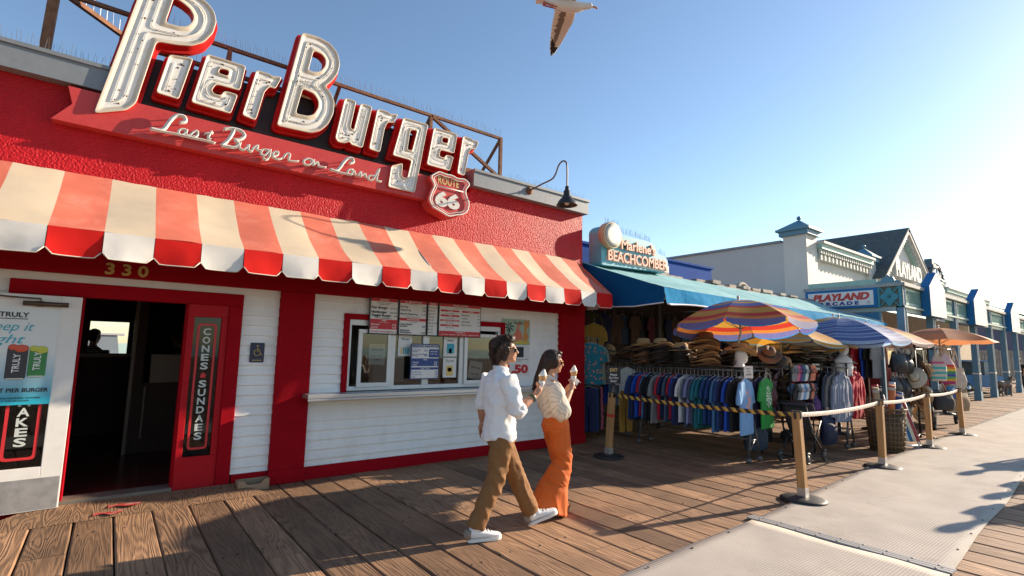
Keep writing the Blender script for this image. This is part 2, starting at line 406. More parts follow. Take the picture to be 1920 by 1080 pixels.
def build_mat():
    m = mat('woven_walkway_mat', (0.46, 0.412, 0.358), 0.9, spec=0.15, var=0.10, vscale=2.2, dirt=(0.27, 0.21, 0.16), dscale=1.6, damt=0.55)
    t = m.node_tree; N = t.nodes; L = t.links; b = N['Principled BSDF']
    tc = N.new('ShaderNodeTexCoord'); wv = N.new('ShaderNodeTexWave'); wv.wave_type = 'BANDS'; wv.bands_direction = 'Y'
    wv.inputs['Scale'].default_value = 14; wv.inputs['Distortion'].default_value = 0.4; L.new(tc.outputs['Object'], wv.inputs[0])
    nz = N.new('ShaderNodeTexNoise'); nz.inputs['Scale'].default_value = 1.2; nz.inputs['Detail'].default_value = 3; L.new(tc.outputs['Object'], nz.inputs['Vector'])
    ad = N.new('ShaderNodeMath'); ad.operation = 'MULTIPLY_ADD'; ad.inputs[1].default_value = 4.0; L.new(nz.outputs[0], ad.inputs[0]); L.new(wv.outputs[0], ad.inputs[2])
    bp = N.new('ShaderNodeBump'); bp.inputs['Strength'].default_value = 0.35; bp.inputs['Distance'].default_value = 0.006; L.new(ad.outputs[0], bp.inputs['Height']); L.new(bp.outputs[0], b.inputs['Normal'])
    met = mat('seam_steel', (0.34, 0.33, 0.32), 0.6, 0.3)
    lk = [(-6, 2.2), (3.1, 2.595), (5.9, 2.71), (9.7, 2.95), (15, 3.12), (24.8, 3.28), (60, 3.5), (120, 3.8)]
    rk = [(-6, 0.95), (5.1, 1.17), (10, 1.38), (25, 1.95), (60, 2.3), (120, 2.6)]
    def itp(K, x):
        for (a, ya), (b_, yb) in zip(K, K[1:]):
            if x <= b_: return ya + (yb-ya)*(x-a)/(b_-a)
        return K[-1][1]
    def piece(x0, x1, nx):
        mb = MB()
        def fn(u, v):
            x = x0 + (x1-x0)*(u**1.6 if x1 > 20 else u); ya = itp(rk, x); yb = itp(lk, x)
            y = ya + (yb-ya)*v + (0.012*math.sin(x*2.1) if v in (0, 1) else 0)
            return (x, y, 0.012 + 0.010*noise.noise((x*1.3, y*2.3, 0))*(1 if 0 < v < 1 else 0.2))
        mb.grid(fn, nx, 14)
        return mb
    root = thing('walkway_mat', 'long beige ribbed walkway mat laid along the dark boardwalk', 'mat', (5.2, 1.9, 0))
    piece(-6, 5.15, 60).build('mat_strip', [m], root, solid=0.008)
    piece(5.25, 120, 240).build('mat_strip', [m], root, solid=0.008)
    mb = MB()
    for k in range(3): mb.box((5.135 + k*0.045, 1.15, 0.010), (5.17 + k*0.045, 2.73, 0.024))
    for k in range(9):
        for xx in (5.152, 5.242): mb.lathe([(0.010, 0), (0.008, 0.004)], Matrix.Translation((xx, 1.25 + k*0.17, 0.024)), 8)
    mb.build('seam_bar', [met], root)
    e = MB()
    for k in range(40):
        x = -1 + k*0.62; e.lathe([(0.011, 0), (0.009, 0.004)], Matrix.Translation((x, itp(lk, x) - 0.05, 0.02)), 8); e.lathe([(0.011, 0), (0.009, 0.004)], Matrix.Translation((x, itp(rk, x) + 0.05, 0.02)), 8)
    s = e.build('fixing_bolts', [mat('bolt_dark', (0.08, 0.07, 0.06), 0.5, 0.5)], root)
build_mat()

# ================================================================ restaurant
W0 = 6.65
RED = mat('red_stucco', (0.47, 0.010, 0.016), 0.46, spec=0.2, var=0.14, vscale=2.2, dirt=(0.30, 0.012, 0.014), dscale=1.4, damt=0.45, bump=1.0, bscale=48, bdist=0.016)
REDP = mat('dark_red_paint', (0.31, 0.004, 0.010), 0.7, spec=0.06, var=0.08, vscale=5, bump=0.08, bscale=60)
REDR = mat('rough_red_paint', (0.31, 0.004, 0.010), 0.7, spec=0.06, var=0.08, vscale=5, bump=0.5, bscale=45)
WHITE = mat('white_clapboard_paint', (0.82, 0.795, 0.75), 0.5, var=0.05, vscale=6, dirt=(0.45, 0.39, 0.31), dscale=2.2, damt=0.40, stretch=(1, 1, .5))
SLATE = mat('grey_coping_metal', (0.20, 0.22, 0.235), 0.5, 0.1, var=0.10, vscale=4, dirt=(0.10, 0.10, 0.10), dscale=5, damt=0.4)
RUST = mat('rusty_steel', (0.20, 0.095, 0.05), 0.85, 0.2, var=0.35, vscale=14, dirt=(0.07, 0.035, 0.02), dscale=9, damt=0.8, bump=0.4, bscale=60)
SPIKE = mat('spike_wire', (0.45, 0.42, 0.40), 0.4, 0.7)
BLACK = mat('black_paint', (0.018, 0.018, 0.020), 0.6, var=0.3, vscale=12)
STEEL = mat('brushed_steel', (0.50, 0.50, 0.50), 0.38, 0.85, var=0.12, vscale=5, stretch=(0.3, 6, 6))
ALU = mat('white_aluminium', (0.66, 0.66, 0.64), 0.35, 0.1, var=0.05, vscale=8)
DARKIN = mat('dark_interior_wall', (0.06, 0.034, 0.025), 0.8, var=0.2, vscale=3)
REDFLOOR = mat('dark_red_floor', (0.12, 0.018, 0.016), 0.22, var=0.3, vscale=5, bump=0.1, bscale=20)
GLASS = glass_mat('window_glass', (0.70, 0.74, 0.74), 0.02)
GLASS2 = glass_mat('door_glass', (0.50, 0.50, 0.50), 0.0)
INKK = mat('black_ink', (0.02, 0.02, 0.022), 0.6); INKR = mat('red_ink', (0.55, 0.02, 0.025), 0.5); INKW = mat('white_ink', (0.75, 0.74, 0.71), 0.5)
INKB = mat('blue_ink', (0.02, 0.06, 0.22), 0.5); INKG = mat('gold_ink', (0.55, 0.40, 0.13), 0.4, 0.4); TEAL = mat('teal_ink', (0.03, 0.36, 0.46), 0.5)
CARD = mat('white_board', (0.72, 0.70, 0.66), 0.45, var=0.03, vscale=6)

def spikes(mb, p, q, n, h=0.13, mi=0, splay=0.05, r=0.0019):
    p = Vector(p); q = Vector(q); d = (q-p).normalized(); side = Vector((0, 1, 0)); rr = random.Random(n)
    for k in range(n):
        b = p + (q-p)*((k+0.5)/n); tip = b + Vector((0, 0, h)) + side*rr.choice((-1, 0, 1))*splay + d*rr.uniform(-0.02, 0.02)
        a = d*r; c = side*r
        mb.add([b-a, b+a, tip+a*0.6, tip-a*0.6, b-c, b+c, tip+c*0.6, tip-c*0.6], [(0, 1, 2, 3), (4, 5, 6, 7)], None, mi)
SPK = (SPIKE,)

def siding(mb, x0, x1, z0, z1, Y, lap=0.115):
    k = math.floor(z0/lap)
    while k*lap < z1 - 1e-4:
        a = max(z0, k*lap); b = min(z1, (k+1)*lap); fa = (a - k*lap)/lap; fb = (b - k*lap)/lap
        ya = Y - 0.022*(1-fa) - 0.003; yb = Y - 0.022*(1-fb) - 0.003
        mb.add([(x0, ya, a), (x1, ya, a), (x1, yb, b), (x0, yb, b)], [(0, 1, 2, 3)])
        mb.add([(x0, Y, a), (x1, Y, a), (x1, ya, a), (x0, ya, a)], [(0, 1, 2, 3)])
        mb.add([(x0, ya, a), (x0, yb, b), (x0, Y, b), (x0, Y, a)], [(0, 1, 2, 3)]); mb.add([(x1, ya, a), (x1, Y, a), (x1, Y, b), (x1, yb, b)], [(0, 1, 2, 3)])
        k += 1

def build_restaurant():
    B = thing('restaurant_building', 'red stucco burger restaurant with white clapboard front and serving window', 'restaurant', (1.5, W0, 0))
    X0, X1 = -4.2, 6.83
    mb = MB(); mb.box((X0, W0, 2.55), (X1, W0+0.2, 4.07)); mb.box((X0, W0, 4.07), (0.0, W0+0.2, 4.30)); mb.box((4.3, W0, 4.07), (X1, W0+0.2, 4.30)); mb.box((0.0, W0+0.12, 4.07), (4.3, W0+0.25, 4.40)); mb.box((X1-0.2, W0+0.2, 0), (X1, 14, 4.30)); mb.box((X0, W0+0.2, 0), (X0+0.2, 14, 4.30)); mb.box((X0+0.2, 13.8, 2.4), (X1-0.2, 14, 4.3))
    mb.build('wall', [RED], B)
    MB().box((X0, W0-0.06, 2.27), (X1+0.01, W0+0.05, 2.56)).build('fascia_beam', [REDP], B)
    p = MB()
    for xa, xb in ((X0, 0.02), (4.28, X1+0.03)): p.box((xa, W0-0.13, 4.16), (xb, W0+0.3, 4.39)); p.box((xa, W0-0.15, 4.39), (xb+.02*(xb > 1), W0+0.32, 4.43))
    p.box((0.02, W0+0.26, 4.16), (4.28, W0+0.34, 4.43)); p.box((X1-0.3, W0+0.3, 4.16), (X1+0.03, 14.05, 4.43))
    par = p.build('parapet', [SLATE], B)
    r = MB().box((X0+0.2, W0+0.3, 4.1), (X1-0.3, 13.9, 4.2)).build('roof', [mat('tar_roof', (0.05, 0.05, 0.05), 0.9)], B)
    s = MB(); spikes(s, (-3, W0-0.08, 4.43), (0.0, W0-0.08, 4.43), 90); spikes(s, (5.0, W0-0.05, 4.43), (6.82, W0-0.05, 4.43), 60, 0.12); spikes(s, (5.0, W0+0.12, 4.43), (6.82, W0+0.12, 4.43), 60, 0.12)
    o = s.build('bird_spikes', [SPIKE], par, fix=False); o['kind'] = 'stuff'
    sd = MB(); siding(sd, X0, 1.6, 2.19, 2.27, W0); siding(sd, 1.2, 1.6, 0.16, 2.19, W0); siding(sd, X0, -0.77, 0.16, 2.19, W0)
    siding(sd, 2.0, 6.22, 0.15, 1.0, W0); siding(sd, 2.0, 2.4, 1.0, 2.05, W0); siding(sd, 5.03, 6.22, 1.0, 2.05, W0); siding(sd, 2.0, 6.22, 2.05, 2.27, W0)
    sd.build('siding', [WHITE], B)
    bk = MB()   # wall core behind the boards
    for a, b in (((X0, 0, 0), (-0.77, 0, 2.56)), ((-0.77, 0, 2.19), (1.2, 0, 2.56)), ((1.2, 0, 0), (2.4, 0, 2.56)), ((2.4, 0, 0), (5.03, 0, 1.0)), ((2.4, 0, 2.05), (5.03, 0, 2.56)), ((5.03, 0, 0), (X1-0.2, 0, 2.56))):
        bk.box((a[0], W0+0.003, a[2]), (b[0], W0+0.16, b[2]))
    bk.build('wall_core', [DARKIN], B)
    for a, b in ((1.6, 2.0), (6.22, 6.835)):
        m = MB(); m.box((a, W0-0.075, 0.0), (b, W0+0.004, 2.272)); m.box((a-0.015, W0-0.095, 0.0), (b+0.015, W0-0.07, 0.16)); m.build('pillar', [REDR], B, bevel=0.012)
    for xa, xb, zz in ((2.016, 6.204, .15), (1.216, 1.584, .16), (X0, -.77, .16)): MB().box((xa, W0-0.05, 0), (xb, W0+0.003, zz)).build('baseboard', [REDP], B)
    # door opening
    fr = MB(); fr.box((-0.77, W0-0.05, 0.0), (-0.24, W0+0.12, 2.05)); fr.box((-0.77, W0-0.052, 2.05), (1.2, W0+0.12, 2.19)); fr.box((1.06, W0-0.05, 0.0), (1.2, W0+0.12, 2.05))
    fr.box((-0.245, W0-0.03, 0.1), (-0.215, W0+0.12, 2.05)); fr.box((0.645, W0-0.02, 0.1), (0.665, W0+0.11, 2.05))
    fr.build('door_frame', [REDP], B, bevel=0.006)
    MB().box((-0.24, W0-0.06, 0.0), (0.66, W0+0.16, 0.105)).build('door_sill', [mat('worn_sill', (0.16, 0.13, 0.10), 0.6, var=0.3, vscale=9)], B)
    sl = MB(); sl.box((0.665, W0-0.03, 0.0), (1.06, W0+0.05, 0.40)); sl.box((0.665, W0-0.03, 1.91), (1.06, W0+0.05, 2.05)); sl.box((0.665, W0-0.03, 0.40), (0.73, W0+0.05, 1.91)); sl.box((0.995, W0-0.03, 0.40), (1.06, W0+0.05, 1.91))
    side = sl.build('side_panel', [mat('bright_red_door_paint', (0.40, 0.006, 0.012), 0.5, spec=0.15, var=0.06, vscale=8)], B, bevel=0.005)
    MB().box((0.73, W0+0.0, 0.40), (0.995, W0+0.01, 1.91)).build('pane', [GLASS2], side)
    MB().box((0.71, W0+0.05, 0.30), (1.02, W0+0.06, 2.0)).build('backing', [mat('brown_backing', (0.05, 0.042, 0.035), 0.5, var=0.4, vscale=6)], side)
    lt = MB(); M = F_front(0.8625, W0-0.004, 0)
    bx = fillet([(-0.095, 0.47), (0.095, 0.47), (0.095, 1.84), (-0.095, 1.84)], 0.04); bi = fillet(offset_poly([(-0.095, 0.47), (0.095, 0.47), (0.095, 1.84), (-0.095, 1.84)], -0.022), 0.03)
    lt.poly([bx, bi], M @ Matrix.Translation((0, 0, 0)), 1)
    z = 1.715
    for ch in 'CONES': text(lt, ch, M @ Matrix.Translation((0, z, 0.001)), 0.075, 0.075, mi=0, offset=0.03); z -= 0.095
    lt.poly([fillet([(0.0, z+0.055), (0.03, z+0.03), (0.0, z), (-0.03, z+0.03)], 0.004)], M, 1); text(lt, '&', M @ Matrix.Translation((0, z, 0.002)), 0.06, 0.06, mi=1, offset=0.02); z -= 0.10
    for ch in 'SUNDAES': text(lt, ch, M @ Matrix.Translation((0, z, 0.001)), 0.075, 0.075, mi=0, offset=0.03); z -= 0.094
    lt.build('lettering', [mat('mint_letter', (0.50, 0.54, 0.50), 0.5), INKR], side)
    # open door leaf, swung out almost flat against the wall
    D = Matrix.Translation((-0.235, W0-0.075, 0)) @ Matrix.Rotation(math.radians(4.0), 4, 'Z') @ Matrix(((-1, 0, 0, 0), (0, -1, 0, 0), (0, 0, 1, 0), (0, 0, 0, 1)))
    DW = mat('white_door_paint', (0.70, 0.68, 0.64), 0.4, var=0.04, vscale=7, dirt=(0.35, 0.27, 0.2), dscale=4, damt=0.25)
    d = MB(); T = 0.045; zb = 0.07
    for a, b in (((0, 0, zb), (0.155, T, 2.04)), ((0.72, 0, zb), (0.87, T, 2.04)), ((0.155, 0, 1.86), (0.72, T, 2.04)), ((0.155, 0, zb), (0.72, T, 0.46))): d.box(a, b, M=D)
    door = d.build('door', [DW], B, bevel=0.004)
    MB().box((0.155, 0.018, 0.46), (0.72, 0.026, 1.86), M=D).build('pane', [GLASS2], door)
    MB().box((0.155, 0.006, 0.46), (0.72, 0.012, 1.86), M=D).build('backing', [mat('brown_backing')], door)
    MB().box((0.012, T, 0.08), (0.86, T+0.003, 0.36), M=D).build('kick_plate', [mat('scuffed_kick_plate', (0.40, 0.39, 0.38), 0.5, 0.7, var=0.2, vscale=12)], door)
    c = MB(); c.tube([D @ Vector((0.10, T+0.035, 1.955)), D @ Vector((0.42, T+0.035, 1.955))], 0.022, 10); c.tube([D @ Vector((0.30, T+0.055, 1.975)), D @ Vector((0.30, T+0.07, 2.0)), D @ Vector((0.5, T+0.06, 2.005)), D @ Vector((0.66, T+0.05, 2.015))], 0.008, 6); c.box((0.27, T, 1.93), (0.33, T+0.04, 1.98), M=D)
    c.build('closer', [mat('bronze_closer', (0.10, 0.07, 0.05), 0.45, 0.6)], door)
    MS = D @ Matrix(((-1, 0, 0, 0.44), (0, 0, 1, 0.028), (0, 1, 0, 0), (0, 0, 0, 1)))
    lt = MB(); z = 1.105
    for ch in 'SHAKES': text(lt, ch, MS @ Matrix.Translation((0.12, z, 0)), 0.075, 0.085, offset=0.03); z -= 0.09
    a = [(0.0, 0.50), (0.24, 0.50), (0.24, 1.75), (0.0, 1.75)]
    lt.poly([fillet([(x, zz + 0.03) for x, zz in a], 0.04), fillet(offset_poly([(x, zz + 0.03) for x, zz in a], -0.024), 0.03)], MS, 1)
    lt.build('lettering', [mat('mint_letter'), INKR], door)
    # house number
    nb = MB(); text(nb, '330', F_front(0.09, W0-0.062, 2.30), 0.115, 0.36, offset=0.03, spacing=1.5, ext=0.006)
    nb.build('house_number', [INKG], B)
    # serving window
    wf = MB()
    for a, b in (((2.4, 0, 1.0), (2.475, 0, 2.05)), ((4.955, 0, 1.0), (5.03, 0, 2.05)), ((2.475, 0, 1.975), (4.955, 0, 2.05))): wf.box((a[0], W0-0.045, a[2]), (b[0], W0+0.10, b[2]))
    wn = wf.build('serving_window', [REDP], B, bevel=0.005)
    al = MB(); Y0, Y1 = W0-0.02, W0+0.06
    al.box((2.475, Y0, 1.045), (4.955, Y1, 1.10)); al.box((2.475, Y0, 1.90), (4.955, Y1, 1.975)); al.box((2.475, Y0, 1.10), (2.51, Y1, 1.90)); al.box((4.91, Y0, 1.10), (4.955, Y1, 1.90))
    for a, b in ((3.06, 3.14), (3.57, 3.67), (4.19, 4.26)): al.box((a, Y0, 1.10), (b, Y1, 1.90))
    al.build('frame', [ALU], wn, bevel=0.004)
    for a, b in ((2.60, 3.06), (4.26, 4.85)):
        m = MB(); ya, yb = Y0-0.03, Y0-0.002
        m.box((a, ya, 1.09), (b, yb, 1.145)); m.box((a, ya, 1.80), (b, yb, 1.85)); m.box((a, ya, 1.145), (a+0.055, yb, 1.80)); m.box((b-0.045, ya, 1.145), (b, yb, 1.80))
        s_ = m.build('sash', [ALU], wn, bevel=0.004)
        MB().box((a+0.055, ya+0.012, 1.145), (b-0.045, ya+0.018, 1.80)).build('pane', [GLASS], s_)
    for a, b in ((3.14, 3.57), (3.67, 4.19)): MB().box((a, W0+0.01, 1.10), (b, W0+0.018, 1.90)).build('pane', [GLASS], wn)
    ct = MB(); ct.box((1.92, W0-0.30, 0.985), (6.0, W0+0.02, 1.035)); ct.box((1.92, W0-0.30, 0.955), (6.0, W0-0.285, 0.985))
    ct.build('counter', [STEEL], B, bevel=0.006)
    # room behind
    m = MB(); m.box((X0+0.2, W0+0.17, 0.05), (X1-0.2, 13.8, 0.10)); m.build('floor', [REDFLOOR], B)
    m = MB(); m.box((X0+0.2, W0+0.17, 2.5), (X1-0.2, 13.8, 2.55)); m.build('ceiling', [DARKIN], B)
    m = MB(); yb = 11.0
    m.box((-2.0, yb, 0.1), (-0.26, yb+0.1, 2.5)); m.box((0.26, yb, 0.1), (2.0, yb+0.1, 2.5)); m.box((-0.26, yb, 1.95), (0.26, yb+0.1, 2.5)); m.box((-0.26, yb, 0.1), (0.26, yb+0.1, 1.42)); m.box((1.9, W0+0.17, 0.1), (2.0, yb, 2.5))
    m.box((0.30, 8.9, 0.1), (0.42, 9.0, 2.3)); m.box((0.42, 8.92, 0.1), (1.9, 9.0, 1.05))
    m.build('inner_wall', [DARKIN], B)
    for nm_, a, b in (('inner_door_jamb', (0.27, 8.86, 0.1), (0.31, 9.02, 2.3)), ('window_ledge', (-0.36, yb-0.05, 1.36), (0.36, yb, 1.42)), ('till', (0.5, 8.80, 1.06), (0.95, 8.95, 1.45)), ('counter_rail', (0.45, 8.86, 0.3), (0.47, 8.9, 1.0))): MB().box(a, b).build(nm_, [mat('dim_cream_trim', (0.22, 0.16, 0.11), 0.5)], B)
    m = MB(); m.box((2.0, 9.2, 0.1), (6.6, 9.3, 2.5)); m.build('kitchen_wall', [mat('kitchen_tile', (0.22, 0.21, 0.19), 0.35, var=0.2, vscale=4)], B)
    m = MB(); m.box((3.12, 7.3, 0.1), (3.62, 7.7, 1.62)); m.box((3.18, 7.28, 1.40), (3.34, 7.3, 1.52)); m.tube([(3.3, 7.28, 1.3), (3.44, 7.24, 1.32), (3.46, 7.24, 1.15), (3.35, 7.26, 1.12)], 0.012, 6)
    m.build('drink_machine', [mat('machine_white', (0.5, 0.5, 0.48), 0.35)], B)
    m = MB()
    for x, z, h in ((2.66, 1.12, .28), (2.74, 1.12, .2), (2.9, 1.12, .3), (4.0, 1.12, .25), (4.1, 1.12, .18), (4.45, 1.12, .2)): m.lathe([(0.03, 0), (0.035, h*0.7), (0.015, h*0.85), (0.015, h)], Matrix.Translation((x, 7.1, z)), 8)
    m.box((2.3, 6.95, 1.05), (6.4, 7.25, 1.11)); m.build('kitchen_counter', [mat('kitchen_stuff', (0.16, 0.11, 0.07), 0.4, var=0.4, vscale=10)], B)
    return B
REST = build_restaurant()
MB().add([(-0.9, 6.18, 0.004), (1.55, 6.22, 0.004), (1.24, 6.585, 0.075), (-0.42, 6.585, 0.075), (-0.9, 6.18, 0.0), (1.55, 6.22, 0.0), (1.24, 6.585, 0), (-0.42, 6.585, 0)], [(0, 1, 2, 3), (0, 4, 5, 1), (1, 5, 6, 2), (2, 6, 7, 3), (3, 7, 4, 0)], uvs=[(0.25, 0.8)]*8).build('threshold_ramp', [WOOD])
tag(bpy.data.objects['threshold_ramp'], 'worn wooden ramp board in front of the open restaurant doorway', 'ramp')

# ================================================================ awning
def build_awning():
    A = thing('striped_awning', 'faded red and cream striped awning with scalloped edge over the restaurant front', 'awning', (1.5, W0, 2.4))
    fr_, cr_ = mat('sun_faded_red_canvas', (0.56, 0.135, 0.08), 0.8, var=0.10, vscale=5, dirt=(0.62, 0.27, 0.20), dscale=2.5, damt=0.6, bump=0.15, bscale=200), mat('weathered_cream_canvas', (0.53, 0.435, 0.31), 0.8, var=0.07, vscale=6, dirt=(0.50, 0.36, 0.18), dscale=3.0, damt=0.5, bump=0.15, bscale=200)
    vr, vc = mat('valance_red_canvas', (0.58, 0.015, 0.012), 0.8, spec=0.1, var=0.08, vscale=7), mat('valance_white_canvas', (0.66, 0.63, 0.58), 0.75, var=0.05, vscale=7, dirt=(0.4, 0.33, 0.24), dscale=4, damt=0.3)
    top, val = MB(), MB(); Yf, Zf, Zt = 5.77, 2.585, 3.29
    xs = [-0.49 + 0.3755*k for k in range(-10, 20)]; hem = []
    for k, (a, b) in enumerate(zip(xs, xs[1:])):
        red = (k - 10) % 2 == 0
        def fn(u, v, a=a, b=b):
            x = a + (b-a)*u; z = Zt + (Zf-Zt)*v - 0.045*math.sin(PI*v) - 0.022*math.sin(PI*v)*math.sin(2*PI*((x+0.49)/1.13))
            return (x, W0-0.005 + (Yf-W0)*v, z + 0.012*noise.noise((x*3, v*4, 1)) + 0.006*noise.noise((x*9, v*5, 4)))
        top.grid(fn, 4, 10, 0 if red else 1)
        rows = []
        h = 0.245
        for i in range(9):
            u = i/8; q = min(u, 1-u)*(b-a); rr = 0.07
            cut = 0 if q >= rr else rr*0.8*(1 - math.sqrt(max(0, 1-((rr-q)/rr)**2)))
            x = a + 0.003 + (b-a-0.006)*u; rows.append((x, cut))
        rd = random.Random(k)
        def P(u, v):
            x, c = rows[round(u*8)]; z = Zf - (h-c)*v; return (x, Yf - 0.006 + 0.02*math.sin(x*9+k)*v - 0.012*v + .006*v*noise.noise((x*14, v*3, k)), z)
        val.grid(P, 8, 5, 0 if red else 1)
        hem.append([(x, Yf - 0.018 + 0.02*math.sin(x*9+k), Zf - (h-c)) for x, c in rows])
    xe = xs[-1]
    top.add([(xe, W0, Zt), (xe, Yf, Zf), (xe, W0, 2.6)], [(0, 1, 2)], None, 0)
    for j in range(3): val.add([(xe, Yf + 0.29*j, Zf), (xe, Yf + 0.29*(j+1), Zf), (xe, Yf + 0.29*(j+1)-0.02, Zf-0.245), (xe, Yf+0.29*j+0.02, Zf-0.245)], [(0, 1, 2, 3)], None, j % 2)
    top.build('canvas', [fr_, cr_], A, fix=False); v = val.build('valance', [vr, vc], A, fix=False)
    hm = MB()
    for h_ in hem: hm.tube(h_, 0.0055, 5)
    hm.build('piping', [mat('cream_piping', (0.62, 0.55, 0.44), 0.7)], v)
    f = MB(); f.tube([(xs[0], Yf+0.02, Zf-0.02), (xe-0.03, Yf+0.02, Zf-0.02)], 0.016, 8)
    for k in range(0, 30, 4): f.tube([(min(xs[k], xe-0.03), Yf+0.02, Zf-0.03), (min(xs[k], xe-0.03), W0, Zt-0.09)], 0.014, 6); f.tube([(min(xs[k], xe-0.03), Yf+0.02, Zf-0.03), (min(xs[k], xe-0.03), W0, Zf-0.02)], 0.014, 6)
    f.build('frame', [mat('awning_pipe', (0.4, 0.4, 0.4), 0.4, 0.8)], A)
build_awning()

# ================================================================ gooseneck lamp
def build_lamp():
    G = thing('gooseneck_lamp', 'black gooseneck barn lamp arching out from the grey parapet', 'lamp', (5.41, 6.52, 4.3))
    K = mat('black_lamp_enamel', (0.035, 0.032, 0.03), 0.45, 0.3)
    x = 5.41
    MB().lathe([(0.07, 0), (0.065, 0.02), (0.03, 0.035), (0.028, 0.05)], Matrix.Translation((x, 6.52, 4.31)) @ Matrix.Rotation(PI/2, 4, 'X'), 14).build('wall_plate', [mat('rusty_steel')], G)
    MB().tube(spline([(x, 6.50, 4.31), (x, 6.2, 4.345), (x, 5.95, 4.37), (x, 5.86, 4.44), (x, 5.79, 4.56), (x, 5.70, 4.60), (x, 5.62, 4.55), (x, 5.60, 4.42), (x, 5.60, 4.15)], 6), 0.013, 8).build('arm', [mat('galvanised_arm', (0.16, 0.13, 0.12), 0.5, 0.6)], G)
    M = Matrix.Translation((x, 5.60, 3.86))
    MB().lathe([(0.165, 0.0), (0.155, 0.012), (0.125, 0.07), (0.075, 0.125), (0.055, 0.15), (0.052, 0.22), (0.03, 0.25), (0.028, 0.30)], M, 22, cap=False).build('lamp_shade', [K], G, solid=0.004)
    MB().ball((0, 0, 0.06), (0.045, 0.045, 0.06), 10, 7, 0, M).build('bulb', [mat('frosted_bulb', (0.7, 0.68, 0.6), 0.3)], G)
build_lamp()

# ================================================================ the big sign
LETTERS = {
 'P': ([(177,211),(236,206),(254,193),(293,76.7),(330,83),(358,85.2),(381.5,78.8),(398.5,61.8),(405.5,40.5),(401,21),(388,4),(362,-13),(330,-25),(273,-41)], [[(326,-6),(309,42.6),(336.7,50),(351.7,50),(362.3,40.5),(364.4,29.8),(358,17),(343,4)]]),
 'i': ([(293.4,173),(318,102.5),(361.5,109.5),(334.3,185.4)], []),
 'e': ([(359,191),(389,101.5),(460.5,124),(449.2,169),(404.3,157),(396.5,168),(399.6,175.2),(414.6,180),(420.9,170.5),(445.3,177.6),(432,212.5)], [[(412.2,127.2),(431,132),(428,143.5),(408.3,137)]]),
 'r': ([(454.7,215.3),(481.5,131.5),(505,139),(509.8,143),(527.9,144.5),(516,165.8),(505,161.8),(495.6,171.3),(479,224.8)], []),
 'B': ([(520.4,232.5),(567.3,61),(595.8,69),(618.2,80.6),(632.5,98.9),(637,119.3),(633,137),(622.3,152),(609,161.5),(620.3,174.3),(626.5,190.6),(624.5,213),(614.1,233.5),(599.9,245),(581.5,248.5),(524.5,236)], [[(587.6,93.8),(577.5,132),(589.7,135.6),(601.9,134),(611,123.4),(611.5,111),(604,101)], [(567.3,165.2),(553.4,213),(577.5,218),(589.7,214.5),(597.8,200.8),(597.8,188.6),(589.7,175.4)]]),
 'u': ([(629.4,258),(647.5,183.5),(667.4,190.1),(656.7,237.8),(659.6,242.6),(664.4,242.6),(677,194),(697.5,200),(679,277),(659.6,271),(655.7,264.8),(645,268),(634,265.5)], []),
 'r2': ([(692.6,278.8),(708.4,204.2),(726,209),(731,213.5),(746,214.4),(737.4,230),(726.7,228.5),(720.8,239.7),(712,285)], []),
 'g': ([(737,290.8),(757,220.5),(802,233.5),(777.4,361),(728.2,350),(734.4,310.7),(754.9,306.4),(752.9,329.2),(757.8,334.3),(764.6,333),(772,301.5),(765.6,298.5)], [[(769.4,242.6),(783,244.5),(773.3,283),(763,281)]]),
 'e2': ([(801,308.3),(814.4,239),(857.5,251.6),(851,287.4),(825.8,280.5),(822.5,292.6),(833.6,296.6),(836.5,290.5),(850,294),(843.3,320)], [[(829.7,257),(842,259.5),(839.4,270),(827.3,266.3)]]),
 'r3': ([(857.8,325),(868.8,255.3),(882,259),(886,263),(897.3,265),(893,278.6),(882,279.6),(879,286),(870.5,329)], []),
}
